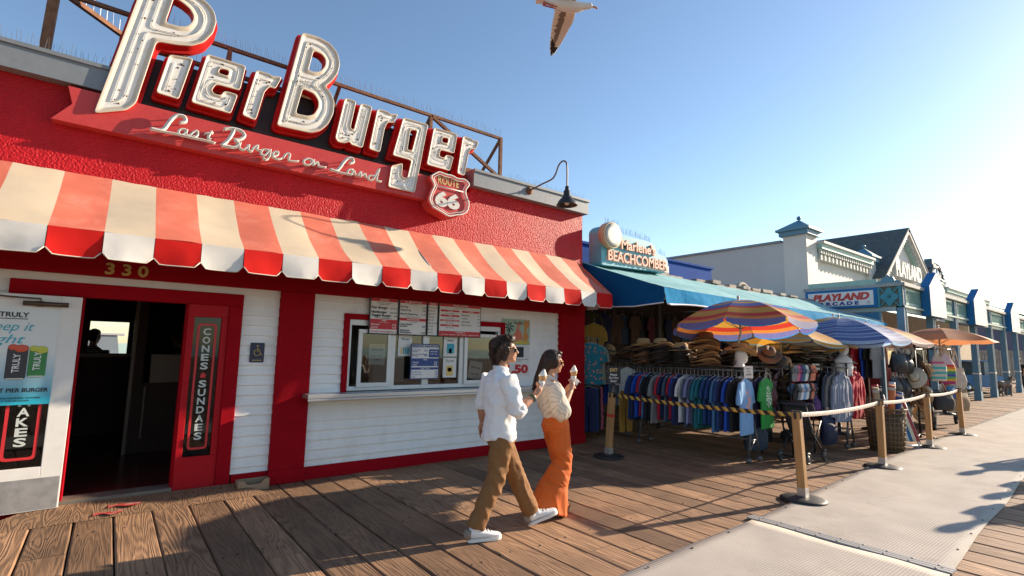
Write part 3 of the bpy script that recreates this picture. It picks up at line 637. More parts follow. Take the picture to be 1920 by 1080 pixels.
def build_sign():
    S = thing('rooftop_sign', 'large red and cream channel letter burger sign with ribbon and route shield on rooftop frame', 'sign', (1.9, 6.45, 4.1))
    CREAM = mat('sign_cream_rim', (0.62, 0.53, 0.41), 0.5, var=0.08, vscale=9, dirt=(0.42, 0.28, 0.14), dscale=9, damt=0.35)
    FACE = mat('sign_white_face', (0.80, 0.775, 0.71), 0.32, var=0.05, vscale=6, dirt=(0.40, 0.26, 0.13), dscale=9, damt=0.4)
    SRED = mat('sign_red_shell', (0.52, 0.015, 0.014), 0.6, spec=0.15, var=0.12, vscale=8, dirt=(0.30, 0.03, 0.02), dscale=6, damt=0.5)
    TUBE = mat('neon_tube_glass', (0.70, 0.68, 0.62), 0.5, spec=0.2)
    YF = 6.485; YB = YF + 0.20
    rustspot = mat('rust_spot', (0.10, 0.045, 0.02), 0.9)
    for key, (out, holes) in LETTERS.items():
        R = [[(atY(x, y, YF).x, atY(x, y, YF).z) for x, y in ring] for ring in [out] + holes]
        big = key in 'PB'; rad = 0.035 if not big else 0.04; rim = 0.026 if not big else 0.045
        def ring(k, off, r): return fillet(offset_poly(R[k], off if k == 0 else -off), r, 3)
        def w3(r, y): return [(p[0], y, p[1]) for p in r]
        sh = MB(); fc = MB(); rm = MB(); tb = MB()
        flo = []; 
        for k in range(len(R)):
            a = ring(k, 0.0, rad); b = ring(k, 0.004, rad); c = ring(k, 0.012, rad); dd = ring(k, 0.036, rad); inn = ring(k, -rim*0.35, rad*0.9); fl = ring(k, -rim, rad*0.7)
            if k: dd = ring(k, -0.02, rad*0.8)
            sh.wall(w3(b, YF+0.012), w3(c, YB-0.07)); sh.wall(w3(c, YB-0.07), w3(dd, YB-0.065)); sh.wall(w3(dd, YB-0.065), w3(dd, YB))
            rm.wall(w3(b, YF+0.012), w3(b, YF)); rm.wall(w3(b, YF), w3(a, YF-0.003)); rm.wall(w3(a, YF-0.003), w3(inn, YF)); rm.wall(w3(inn, YF), w3(fl, YF+0.014))
            flo.append(fl)
            tp = offset_poly(R[k], (-0.095 if big else -0.055) * (1 if k == 0 else -1))
            if key in ('i', 'r', 'r2', 'r3') : tp = None
            if tp and (k == 0 or big or key == 'g'):
                f_ = fillet(tp, 0.05, 3); tb.tube([(p[0], YF+0.005, p[1]) for p in f_], 0.0045 if big else 0.0038, 6, closed=True)
        if key in ('i', 'r', 'r2', 'r3'):
            o = R[0]; bl = Vector(o[0]); tl = Vector(o[1]); d = (tl-bl)
            br = Vector(o[-1]) - bl
            p0 = bl + d*0.12 + br*0.35; p1 = bl + d*0.86 + br*0.35
            tb.tube([(p0.x, YF+0.005, p0.y), (p1.x, YF+0.005, p1.y)], 0.0045, 6)
            if key != 'i': q = Vector(o[4]); tb.tube([(p1.x, YF+0.005, p1.y), (p1.x+0.06, YF+0.005, p1.y), (q.x-0.09, YF+0.005, q.y-0.08)], 0.0045, 6)
        M = Matrix(((1, 0, 0, 0), (0, 0, 1, YF+0.014), (0, 1, 0, 0), (0, 0, 0, 1)))
        fc.poly(flo, M)
        # rust marks on the enamel
        rd = random.Random(key); A = flo[0]; bb = (min(p[0] for p in A), max(p[0] for p in A), min(p[1] for p in A), max(p[1] for p in A))
        def inside(x, z):
            c = False
            for rg in flo:
                for i in range(len(rg)):
                    (xa, za), (xb, zb) = rg[i-1], rg[i]
                    if (za > z) != (zb > z) and x < (xb-xa)*(z-za)/(zb-za) + xa: c = not c
            return c
        nspot = 0
        while nspot < (16 if big else 9):
            x, z = rd.uniform(bb[0], bb[1]), rd.uniform(bb[2], bb[3])
            if inside(x, z) and inside(x+0.025, z) and inside(x-0.025, z) and inside(x, z-0.03) and inside(x, z+0.03):
                rr = rd.uniform(0.006, 0.014); fc.lathe([(rr, 0), (rr*0.5, 0.008)], Matrix.Translation((x, YF+0.014, z)) @ Matrix.Rotation(PI/2, 4, 'X'), 7, 1); nspot += 1
        bk = [ring(k, 0.036 if k == 0 else -0.02, rad if k == 0 else rad*0.8) for k in range(len(R))]
        sh.poly(bk, Matrix(((1, 0, 0, 0), (0, 0, 1, YB), (0, 1, 0, 0), (0, 0, 0, 1))))
        L_ = sh.build('sign_letter', [SRED], S)
        fc.build('face', [FACE, rustspot], L_); rm.build('rim', [CREAM], L_); tb.build('neon_tube', [TUBE], L_)
    # backing panel behind the letters and the ribbon below
    bp = MB(); bp.prism([[(-0.1, 4.07), (4.2, 4.07), (4.2, 4.70), (2.0, 4.82), (-0.1, 4.74)]], 0.015, Matrix(((1, 0, 0, 0), (0, 0, 1, 6.70), (0, 1, 0, 0), (0, 0, 0, 1))))
    bp.build('backing_panel', [mat('sooty_black_panel', (0.022, 0.021, 0.022), 0.65, var=0.4, vscale=5, dirt=(0.09, 0.05, 0.035), dscale=3, damt=0.5)], S)
    RB = mat('ribbon_red_enamel', (0.52, 0.05, 0.045), 0.42, spec=0.35, var=0.08, vscale=4, dirt=(0.42, 0.02, 0.02), dscale=22, damt=0.7)
    rb = MB(); YR = 6.52; MR = Matrix(((1, 0, 0, 0), (0, 0, 1, YR), (0, 1, 0, 0), (0, 0, 0, 1)))
    zt_, zb_ = atY(182, 174, YR).z, atY(440, 297, YR).z; xr_ = atY(825, 350, YR).x
    rb.prism([[(atY(128, 160, YR).x, zt_), (xr_, zt_), (xr_, zb_), (atY(95, 222, YR).x, zb_), (atY(136, 193, YR).x, (zt_+zb_)/2+.01)]], 0.128, MR)
    rib = rb.build('ribbon', [RB], S, bevel=0.008)
    strokes = [
      [(310,160),(348,152),(342,118),(300,106),(262,120),(226,160),(192,205),(160,216),(90,206)], [(90,206),(150,222),(250,240),(330,258),(400,275),(480,290),(572,316)],
      [(350,215),(315,210),(296,238),(318,255),(345,242),(360,215),(355,250),(378,264)], [(378,264),(402,240),(432,222),(442,245),(425,268),(400,262)], [(545,226),(520,272),(540,288)], [(495,242),(556,240)],
      [(640,210),(700,205),(765,222),(792,255),(765,284),(715,290)], [(716,214),(672,290),(620,332)], [(722,290),(748,320),(720,345),(660,338),(620,332)],
      [(762,310),(752,345),(778,366),(806,352),(826,328),(820,368),(842,380)], [(842,380),(866,345),(892,334),(884,362),(915,372)], [(968,368),(932,363),(915,393),(940,410),(968,384),(986,365),(976,420),(950,440),(930,424)], [(1000,415),(1040,404),(1040,380),(1014,384),(1004,415),(1035,435),(1070,430)], [(1078,430),(1108,394),(1132,402),(1122,440),(1150,450),(1196,450)],
      [(1272,430),(1238,444),(1244,474),(1284,476),(1298,446),(1272,430)], [(1298,462),(1312,440),(1306,480),(1338,456),(1350,488),(1402,496)],
      [(1580,466),(1608,455),(1602,430),(1568,430),(1538,456),(1506,500),(1480,520),(1435,510)], [(1435,510),(1490,530),(1560,545),(1600,553)], [(1602,512),(1575,515),(1565,540),(1590,550),(1610,520),(1622,556)], [(1638,562),(1665,530),(1662,566),(1695,544),(1702,578)], [(1760,562),(1732,558),(1720,584),(1750,592),(1772,560),(1802,508),(1782,590),(1816,602)]]
    sm = MB(); tb = MB(); ps = MB(); Y1 = 6.444
    for k, st in enumerate(strokes):
        P = [atY(260 + x/4, 190 + y/4, Y1) for x, y in st]; Q = spline(P, 5)
        cap = k in (0, 6, 7, 8, 16)
        sm.tube(Q, [(0.012, 0.021 if cap else 0.014)]*len(Q), 8)
        tb.tube([(p.x + 0.006, p.y - 0.018, p.z + 0.004) for p in Q], 0.0055, 6)
        ps.tube([Q[0], (Q[0].x, 6.522, Q[0].z)], 0.006, 6); ps.tube([Q[len(Q)//2], (Q[len(Q)//2].x, 6.522, Q[len(Q)//2].z)], 0.006, 6)
    o = sm.build('script_lettering', [mat('script_white', (0.68, 0.66, 0.60), 0.4, dirt=(0.35, 0.2, 0.1), dscale=14, damt=0.5)], S); tb.build('neon_tube', [TUBE], o); ps.build('standoff', [mat('glass_post', (0.6, 0.55, 0.5), 0.3)], o)
    # route shield
    sp = [(821.4,322.4),(833,327.5),(847,330.4),(855.7,336),(869.8,337),(879,346.2),(870.7,357),(871.5,367.3),(877.7,381.4),(875,395.5),(866.3,402.5),(854,403.4),(839.9,406.5),(825.8,397.3),(810,388.5),(803.5,374.4),(808,360.3),(814.3,348),(806,331.2)]
    YS = 6.42; so = [(atY(x, y, YS).x, atY(x, y, YS).z) for x, y in sp]
    sb = MB(); oo = fillet(offset_poly(so, 0.012), 0.04, 3); sb.prism([oo], 0.22, Matrix(((1, 0, 0, 0), (0, 0, 1, YS), (0, 1, 0, 0), (0, 0, 0, 1))))
    shd = sb.build('shield', [RB], S)
    n = MB(); f_ = fillet(so, 0.04, 3); n.tube([(p[0], YS-0.025, p[1]) for p in f_], 0.012, 6, closed=True); f2 = fillet(offset_poly(so, -0.035), 0.03, 3); n.tube([(p[0], YS-0.02, p[1]) for p in f2], 0.006, 6, closed=True)
    a, b = atY(816, 348.5, YS), atY(869, 361, YS); n.tube([(a.x, YS-0.02, a.z), (b.x, YS-0.02, b.z)], 0.009, 6); n.build('neon_tube', [TUBE], shd)
    lt = MB(); c = atY(841, 348, YS); text(lt, 'ROUTE', F_front(c.x, YS-0.004, c.z) , 0.12, 0.36, offset=0.02, mi=1); c = atY(838, 386, YS)
    text(lt, '66', F_front(c.x, YS-0.004, c.z-0.02), 0.21, 0.42, offset=0.05, ext=0.01); lt.build('lettering', [mat('script_white'), INKG], shd)
    # rusty rooftop frame
    f = MB(); y = 6.77; zt, zl, zb = 5.19, 4.87, 4.47
    def b(p, q, w=0.042): f.bar((p[0], p[2] if len(p) > 2 else y, p[1]), (q[0], q[2] if len(q) > 2 else y, q[1]), w)
    b((-1.3, zt), (4.99, zt)); b((-0.2, zl), (3.6, zl), 0.045); b((-0.75, zb), (4.99, zb), 0.07); b((4.965, zb), (4.965, zt), 0.05)
    for x in (0.85, 1.9, 3.62): b((x, zt), (x, zb), 0.045)
    b((3.62, zt), (4.95, zb+0.03), 0.045); b((-0.77, zb-0.02), (-0.72, 6.3), 0.085); b((-0.77, zb+0.04), (-0.1, 4.74, 7.7), 0.055); b((-0.72, zt+0.02), (0.1, zt, 7.6), 0.05)
    for x in (0.85, 2.2, 3.62, 4.965): b((x, zt), (x, 4.2, 8.0), 0.04)
    for x in (0.4, 1.2, 2.4, 3.2): f.bar((x, 6.66, 4.87), (x, 6.77, 4.87), 0.04)
    fr = f.build('support_frame', [RUST], S)
    s = MB(); spikes(s, (-0.15, y-0.01, zt+0.025), (4.98, y-0.01, zt+0.025), 170, 0.13); spikes(s, (0.1, y, zl+0.02), (3.6, y, zl+0.02), 80, 0.11); spikes(s, (-0.75, y, zb+0.03), (-0.1, 7.7, 4.77), 24, 0.14); spikes(s, (-0.72, y, zt+0.03), (0.1, 7.6, zt+0.02), 14, 0.15); spikes(s, (3.75, y, zt-0.06), (4.9, y, zb+0.06), 36, 0.11)
    for k, (xa, xb, z) in enumerate(((1.55, 1.85, 4.87),)):
        spikes(s, (xa, YF, z), (xb, YF, z), 12, 0.11)
    o = s.build('bird_spikes', [SPIKE], fr, fix=False); o['kind'] = 'stuff'
build_sign()
# ================================================================ things hung on the restaurant wall
def board(name, label, x0, x1, z0, z1, Y, fill, t=0.02, frame=None, cat='sign', mats=(), group=None):
    o = thing(name, label, cat, ((x0+x1)/2, Y, z0), group)
    if frame:
        m = MB(); m.box((x0, Y-t, z0), (x1, Y, z1)); m.build('frame', [frame], o, bevel=0.003)
        MB().box((x0+0.014, Y-t-0.003, z0+0.014), (x1-0.014, Y-t+0.001, z1-0.014)).build('panel', [CARD], o)
        Yf = Y-t-0.005
    else:
        MB().box((x0, Y-t, z0), (x1, Y, z1)).build('panel', [CARD], o); Yf = Y-t-0.002
    lt = MB(); W_, H_ = x1-x0, z1-z0
    def R(u0, v0, u1, v1, mi): lt.box((x0+W_*u0, Yf-0.001, z0+H_*v0), (x0+W_*u1, Yf, z0+H_*v1), mi)
    def T(s, u, v, h, mi, cx=0.0, w=None, off=0.02, sh=0.0): return text(lt, s, F_front(x0+W_*u, Yf-0.0022, z0+H_*v), h*H_, w*W_ if w else None, cx, mi, off, sh)
    fill(R, T); lt.build('lettering', list(mats) or [INKR, INKK, INKW, INKB, INKG, TEAL], o)
    return o
BF = mat('black_menu_frame', (0.015, 0.015, 0.016), 0.4)
def m1(R, T):
    R(.03, .90, .97, .985, 0); T('BURGERS', .5, .92, .045, 2, .5)
    T('served with lettuce, tomato & sauce', .5, .85, .022, 1, .5); T('add bacon or avocado', .5, .81, .022, 1, .5)
    T('Pier Burger', .05, .70, .062, 1, 0, .58, .04); T('7.50  8.50', .95, .70, .04, 1, 1); T('Hamburger', .05, .58, .062, 1, 0, .54, .04); T('6.50  7.50', .95, .58, .04, 1, 1)
    T('Veggie Burger', .05, .49, .062, 1, 0, .70, .04); T('6.75', .95, .49, .04, 1, 1); T('MAKE IT A CHEESEBURGER .50', .5, .43, .025, 1, .5)
    R(.03, .14, .97, .41, 0); T('FRIES', .5, .355, .04, 2, .5); T('fresh cut & crispy golden', .5, .315, .02, 2, .5); T('Regular', .07, .245, .05, 2, 0, .30); T('3.50', .93, .245, .05, 2, 1); T('Large', .07, .17, .05, 2, 0, .22); T('4.50', .93, .17, .05, 2, 1); T('ADD GARLIC OR CHILI CHEESE FOR 1.00', .5, .055, .038, 0, .5, .88)
def m2(R, T):
    R(.03, .90, .97, .985, 0); T('ALL BEEF HOT DOGS', .5, .92, .042, 2, .5); T('served on a toasted bun', .5, .865, .022, 1, .5)
    for s, v, pz in (('Hot Dog', .78, '4.50'), ('Cheese Dog', .69, '5.25'), ('Bacon & Cheese Dog', .58, '6.25')): T(s, .05, v, .045, 1, 0, None, .035); T(pz, .95, v, .045, 1, 1)
    T('MAKE IT A CHILI DOG  .75', .5, .51, .025, 1, .5); R(.03, .405, .97, .485, 0); T('SANDWICHES', .5, .425, .045, 2, .5); T('with fries & a pickle', .5, .365, .022, 1, .5)
    for s, v, pz in (('Crispy Chicken', .29, ''), ('Sandwich', .235, '8.50'), ('Wild Pacific', .115, ''), ('Fish Sandwich', .06, '10.50')): T(s, .05, v, .045, 1, 0, None, .03); T(pz, .95, v, .045, 1, 1)
def m3(R, T):
    R(.04, .90, .96, .985, 0); T('DRINKS', .5, .92, .042, 2, .5)
    for k, s in enumerate(('Soda  S 2.50  L 3.25', 'Iced Tea  2.75', 'Lemonade  3.25', 'Coffee  2.25', 'Milk  2.00', 'Bottled Water  2.50', 'Juice  3.00', 'Beer  6.50', 'Wine  7.50')): T(s, .06, .81-.09*k, .035, 1, 0, min(.86, .045*len(s)))
def m4(R, T):
    R(.02, .90, .98, .985, 0); T('FROZEN CUSTARD', .5, .92, .045, 2, .5); T('made fresh right here every day', .5, .855, .022, 1, .5)
    for k, (a, b) in enumerate((('CONES', 'one or two scoops'), ('CUPS', 'one or two scoops'), ('WAFFLE CONE & SUNDAE', '3.50   4.50   5.50'), ('SHAKES', '5.50   6.00   6.50'))): R(.04, .745-.145*k, .47, .80-.145*k, 0); T(a, .255, .755-.145*k, .035, 2, .5); T(b, .255, .69-.145*k, .028, 1, .5)
    R(.53, .745, .96, .80, 0); T('SUNDAES', .745, .755, .035, 2, .5)
    for k, (a, b) in enumerate((('Banana Boat', '7.50'), ('Route 66', '6.50'), ('Peanut Butter', '6.75'), ('Build Your Own', '7.25'))): T(a, .53, .65-.10*k, .038, 1, 0, None, .03); T(b, .96, .65-.10*k, .035, 1, 1)
    R(.02, .02, .98, .17, 0); T('TOPPINGS .75', .5, .115, .04, 2, .5); T('chocolate - sprinkles - nuts - cherries - whipped cream', .5, .055, .03, 2, .5, .88)
for nm, (a, b), f_, lab in (('menu_board', (2.715, 3.13), m1, 'red and white menu board headed burgers above the serving window'), ('menu_board', (3.14, 3.575), m2, 'menu board of hot dogs and sandwiches with red mid band'), ('menu_board', (3.585, 3.76), m3, 'narrow menu board of drinks between two wider boards'), ('menu_board', (3.77, 4.52), m4, 'widest menu board with red frozen custard lists')):
    board(nm, lab, a, b, 1.79, 2.285, 6.59, f_, 0.02, BF, 'menu board', group='menu boards over the serving window')
def mb_(R, T):
    T('BREAKFAST SANDWICHES', .5, .91, .055, 3, .5, .92, .04); R(.04, .885, .96, .892, 3)
    T('Egg & Cheese', .04, .81, .035, 3); T('Sandwich', .04, .765, .035, 3); T('5.50', .56, .79, .045, 3, 1); T('Bacon, Egg & Cheese', .04, .69, .035, 3, 0, .5); T('Sandwich', .04, .645, .035, 3); T('6.50', .56, .65, .045, 3, 1)
    R(.62, .62, .97, .85, 3); T('Served daily', .795, .77, .035, 2, .5); T('until 11 am', .795, .70, .035, 2, .5)
    R(.03, .37, .97, .59, 3); T('FRIES', .5, .535, .04, 2, .5); T('Regular', .07, .455, .045, 2); T('3.50', .92, .455, .045, 2, 1); T('Large', .07, .39, .045, 2); T('4.50', .92, .39, .045, 2, 1)
    R(.03, .27, .97, .335, 3); T('"SIDE" STUFF', .5, .285, .04, 2, .5)
    for k, (a, b) in enumerate((('Hash Brown Patty', '2.00'), ('Fruit Cup & Yogurt', '4.00'), ('Coffee', '2.25'))): T(a, .05, .19-.07*k, .03, 3); T(b, .95, .19-.07*k, .04, 3, 1)
board('menu_board', 'blue and white breakfast sandwich menu hung in front of window panes', 3.345, 3.80, 1.18, 1.675, 6.575, mb_, 0.015, mat('navy_frame', (0.02, 0.04, 0.14), 0.4), 'menu board', group='menu boards over the serving window')
# accessible entrance sign
def acc():
    o = thing('accessibility_sign', 'small dark blue wheelchair access sign on the white clapboard', 'sign', (1.385, 6.62, 1.41))
    MB().prism([fillet([(1.31, 1.41), (1.465, 1.41), (1.465, 1.64), (1.31, 1.64)], 0.012)], 0.008, Matrix(((1, 0, 0, 0), (0, 0, 1, 6.622), (0, 1, 0, 0), (0, 0, 0, 1)))).build('panel', [mat('navy_panel', (0.012, 0.016, 0.05), 0.4)], o)
    m = MB(); y = 6.6195; c = (1.39, 1.525)
    m.tube([(c[0] + 0.036*math.cos(t), y, c[1] + 0.036*math.sin(t)) for t in [PI*0.62 + k*(PI*1.28)/14 for k in range(15)]], 0.0045, 6)
    m.ball((1.388, y, 1.602), (0.011, 0.004, 0.011), 10, 6); m.tube([(1.388, y, 1.588), (1.391, y, 1.535), (1.418, y, 1.535), (1.432, y, 1.50), (1.445, y, 1.505)], 0.005, 6); m.tube([(1.389, y, 1.565), (1.415, y, 1.562)], 0.0045, 6)
    m.box((1.335, y, 1.433), (1.44, y+0.002, 1.439)); m.build('symbol', [INKG], o)
acc()
# posters on the wall right of the window
def flam():
    o = thing('summer_poster', 'colourful poster of a palm tree and two pink flamingos on white clapboard', 'poster', (5.28, 6.63, 1.7))
    x0, x1, z0, z1, y = 4.98, 5.56, 1.70, 2.12, 6.622
    MB().box((x0, y, z0), (x1, y+0.006, z1)).build('panel', [mat('pale_green_print', (0.36, 0.46, 0.34), 0.5, var=0.2, vscale=8)], o)
    m = MB(); M = Matrix(((1, 0, 0, x0), (0, 0, 1, y-0.002), (0, 1, 0, z0), (0, 0, 0, 1)))
    def q(r, mi, d=0): m.poly([fillet(r, 0.015, 2)], M @ Matrix.Translation((0, 0, -d)), mi)
    q([(0.02, 0.0), (0.30, 0.0), (0.28, 0.05), (0.02, 0.06)], 2); q([(0.10, 0.04), (0.13, 0.04), (0.15, 0.28), (0.13, 0.28)], 0)
    for a in range(8):
        t = a*PI/4 + 0.2; q([(0.14, 0.29), (0.14+0.06*math.cos(t-0.25), 0.29+0.06*math.sin(t-0.25)), (0.14+0.12*math.cos(t), 0.28+0.11*math.sin(t)), (0.14+0.06*math.cos(t+0.25), 0.29+0.06*math.sin(t+0.25))], 1, 0.001)
    q([(0.24, 0.08), (0.33, 0.04), (0.42, 0.10), (0.40, 0.20), (0.34, 0.24), (0.35, 0.32), (0.39, 0.33), (0.37, 0.37), (0.31, 0.36), (0.30, 0.26), (0.25, 0.18)], 3, 0.002); q([(0.42, 0.06), (0.52, 0.05), (0.55, 0.14), (0.50, 0.22), (0.52, 0.30), (0.47, 0.31), (0.45, 0.20)], 4, 0.003); q([(0.44, 0.30), (0.55, 0.28), (0.56, 0.40), (0.45, 0.40)], 4, 0.001)
    q([(0.20, 0.02), (0.56, 0.01), (0.56, 0.05), (0.36, 0.08)], 5, 0.004); text(m, 'Fun Sun', Matrix(((1, 0, 0, x0+0.33), (0, 0, -1, y-0.006), (0, 1, 0, z0+0.34), (0, 0, 0, 1))), 0.05, 0.18, 0.5, 0)
    m.build('picture', [mat('print_dark', (0.03, 0.05, 0.04), 0.5), mat('print_palm', (0.03, 0.07, 0.05), 0.5), mat('print_sand', (0.5, 0.42, 0.2), 0.5), mat('print_coral', (0.65, 0.16, 0.08), 0.5), mat('print_orange', (0.62, 0.25, 0.05), 0.5), mat('print_yellow', (0.6, 0.45, 0.08), 0.5)], o)
flam()
def m5(R, T):
    R(.28, .62, .72, .97, 1); T('with sweet & crispy extra things', .5, .53, .035, 1, .5, .9); T('on top of it', .5, .48, .035, 1, .5)
    T('1.50', .94, .10, .27, 0, 1, .98, .06)
board('price_poster', 'white price poster with large red numerals below the flamingo poster', 5.10, 5.56, 1.20, 1.68, 6.628, m5, 0.005, None, 'poster')
# paper notices on the panes
for x0, x1, z0, z1, lab, f_ in ((2.76, 2.99, 1.38, 1.66, 'white please order notice taped inside the left sliding pane', lambda R, T: (T('Welcome', .5, .68, .12, 1, .5, .7, .01, .3), T('Please Order', .5, .38, .08, 1, .5), T('Inside', .5, .22, .08, 1, .5))),
        (3.19, 3.40, 1.50, 1.80, 'notice with four blue bottles taped to the second pane', lambda R, T: (T('Thirsty', .5, .75, .10, 1, .5, .6, .01, .3), R(.2, .1, .32, .4, 4), R(.37, .1, .47, .4, 5), R(.52, .1, .62, .4, 5), R(.67, .1, .8, .4, 5))),
        (3.92, 4.15, 1.50, 1.79, 'notice with a pale blue beach picture on the third pane', lambda R, T: (T('Sunny', .5, .78, .1, 1, .5, .5, .01, .3), R(.25, .15, .78, .65, 5), R(.4, .15, .6, .4, 4))),
        (3.92, 4.15, 1.19, 1.48, 'notice with a yellow and red picture below the beach notice', lambda R, T: (T('Try me', .5, .8, .1, 1, .5, .6, .01, .3), R(.25, .1, .75, .6, 4), R(.35, .3, .65, .5, 0)))):
    board('paper_notice', lab, x0, x1, z0, z1, 6.652 if x0 > 3 else 6.625, f_, 0.002, None, 'notice', group='paper notices on the serving window')
o = board('paper_notice', 'white notice leaning askew inside the right sliding pane', 4.36, 4.60, 1.16, 1.43, 6.66, lambda R, T: (T('Welcome', .5, .6, .12, 1, .5, .7, .01, .3), T('Please Order', .5, .25, .08, 1, .5)), 0.002, None, 'notice', group='paper notices on the serving window')
o.rotation_euler = (0, math.radians(9), 0)
# drinks poster on the open door
def truly():
    o = thing('drinks_poster', 'teal and white canned drink poster fixed to the open white door', 'poster', (-0.6, 6.5, 0.94))
    D = Matrix.Translation((-0.235, W0-0.075, 0)) @ Matrix.Rotation(math.radians(4.0), 4, 'Z') @ Matrix(((-1, 0, 0, 0), (0, -1, 0, 0), (0, 0, 1, 0), (0, 0, 0, 1)))
    u0, u1, z0, z1, t = 0.15, 0.87, 1.03, 1.905, 0.052
    gm = mat('teal_fade_print', (0.6, 0.6, 0.6), 0.35); T_ = gm.node_tree; N = T_.nodes; L = T_.links
    tc = N.new('ShaderNodeTexCoord'); sx = N.new('ShaderNodeSeparateXYZ'); L.new(tc.outputs['Object'], sx.inputs[0]); mr = N.new('ShaderNodeMapRange'); mr.inputs[1].default_value = z0; mr.inputs[2].default_value = z1; L.new(sx.outputs[2], mr.inputs[0])
    cr = N.new('ShaderNodeValToRGB'); e = cr.color_ramp.elements; e[0].position = 0.05; e[0].color = (0.02, 0.36, 0.50, 1); e[1].position = 0.55; e[1].color = (0.66, 0.68, 0.66, 1); L.new(mr.outputs[0], cr.inputs[0]); L.new(cr.outputs[0], N['Principled BSDF'].inputs['Base Color'])
    MB().box((u0, 0.045, z0), (u1, t, z1), M=D).build('panel', [gm], o)
    m = MB(); M = D @ Matrix(((-1, 0, 0, 0), (0, 0, 1, t+0.002), (0, 1, 0, 0), (0, 0, 0, 1)))
    def TX(s, u, z, h, w=None, mi=0, cx=.5, off=.03, sh=0): text(m, s, M @ Matrix.Translation((-u, z, 0.001)), h, w, cx, mi, off, sh)
    TX('TRULY', 0.465, 1.825, 0.045, 0.2); m.box((0.37, t, 1.805), (0.56, t+0.001, 1.813), 0, D)
    TX('Keep it', 0.49, 1.70, 0.085, 0.34, 1, off=.0, sh=.35); TX('Light', 0.52, 1.585, 0.085, 0.30, 1, off=.0, sh=.35); TX('WILD TRULY* AT PIER BURGER', 0.51, 1.145, 0.036, 0.68); TX('5% ALC/VOL / HARD SELTZER WITH NATURAL FLAVORS', 0.53, 1.085, 0.014, 0.62)
    TX('100 CALORIES / 1G SUGAR', 0.49, 1.062, 0.013, 0.4)
    m.build('lettering', [INKK, TEAL], o)
    for u, z, w_, h_, cm, fm in ((0.65, 1.235, 0.15, 0.33, (0.66, 0.66, 0.68), (0.5, 0.02, 0.03)), (0.41, 1.255, 0.14, 0.315, (0.03, 0.03, 0.035), (0.6, 0.08, 0.03)), (0.27, 1.275, 0.125, 0.285, (0.03, 0.2, 0.05), (0.5, 0.5, 0.06))):
        c = MB(); a = [(u-w_/2, z), (u+w_/2, z), (u+w_/2, z+h_), (u-w_/2, z+h_)]
        c.poly([fillet(a, 0.03)], D @ Matrix(((1, 0, 0, 0), (0, 0, 1, t+0.003), (0, 1, 0, 0), (0, 0, 0, 1))), 0); c.box((u-w_/2+.012, t+.0035, z+.004), (u+w_/2-.012, t+.004, z+.016), 2, D); c.ball((u-0.02, t+0.004, z+h_-0.03), (w_*0.36, 0.003, 0.035), 12, 6, 1, D); c.ball((u+0.035, t+0.004, z+h_-0.02), (w_*0.24, 0.003, 0.028), 12, 6, 1, D)
        MM = M @ Matrix.Translation((-u, z+0.1, 0.004)) @ Matrix.Rotation(PI/2, 4, 'Z'); text(c, 'TRULY', MM @ Matrix.Translation((0.05, -0.02, 0)), 0.05, 0.17, .5, 3 if cm[0] < .5 else 4)
        c.build('can_picture', [mat('can%02d' % int(u*100), cm, 0.4), mat('fruit%02d' % int(u*100), fm, 0.4), STEEL, INKW, INKK], o)
truly()
# litter by the wall
def litter():
    for x, y, s, lab in ((0.27, 6.40, 0.12, 'crumpled red and white paper on the doorway ramp'), (0.14, 6.27, 0.10, 'torn red flyer scrap in front of the doorway ramp'), (2.72, 5.8, 0.06, 'small faded pink scrap on the shaded boards')):
        rd = random.Random(s); m = MB(); zz = (0.004 + .071*(y-6.2)/.375 + .006) if y > 6.2 else 0.006
        m.grid(lambda u, v: (x + (u-.5)*s*2.2, y + (v-.5)*s*0.9 + 0.03*math.sin(u*7), zz + 0.003 + 0.005*noise.noise((u*4, v*4, s*90))), 8, 6)
        o = m.build('paper_scrap', [mat('red_flyer%d' % int(s*100), (0.42, 0.05, 0.04) if s > .07 else (0.4, 0.2, 0.17), 0.6, dirt=(0.65, 0.6, 0.5), dscale=12, damt=0.95)]); tag(o, lab, 'paper', 'scraps of paper on the ground')
    o = thing('cardboard_tray', 'folded brown cardboard carton resting against the white clapboard wall', 'tray', (1.43, 6.5, 0))
    k = mat('brown_cardboard', (0.32, 0.21, 0.13), 0.8, var=0.1, vscale=10); m = MB(); x0, x1, y0, y1 = 1.26, 1.58, 6.43, 6.58
    m.box((x0, y0, 0.003), (x1, y1, 0.009)); m.prism([[(x0, 0.009), (x1, 0.009), (x1, 0.12), (x1-0.05, 0.12), (x1-0.09, 0.07), (x0+0.09, 0.07), (x0+0.05, 0.12), (x0, 0.12)]], 0.006, Matrix(((1, 0, 0, 0), (0, 0, 1, y0), (0, 1, 0, 0), (0, 0, 0, 1)))); m.box((x0, y1-0.006, 0.009), (x1, y1, 0.11)); m.box((x0, y0+.006, 0.009), (x0+0.006, y1-.006, 0.115)); m.box((x1-0.006, y0+.006, 0.009), (x1, y1-.006, 0.115)); m.build('box', [k], o)
litter()

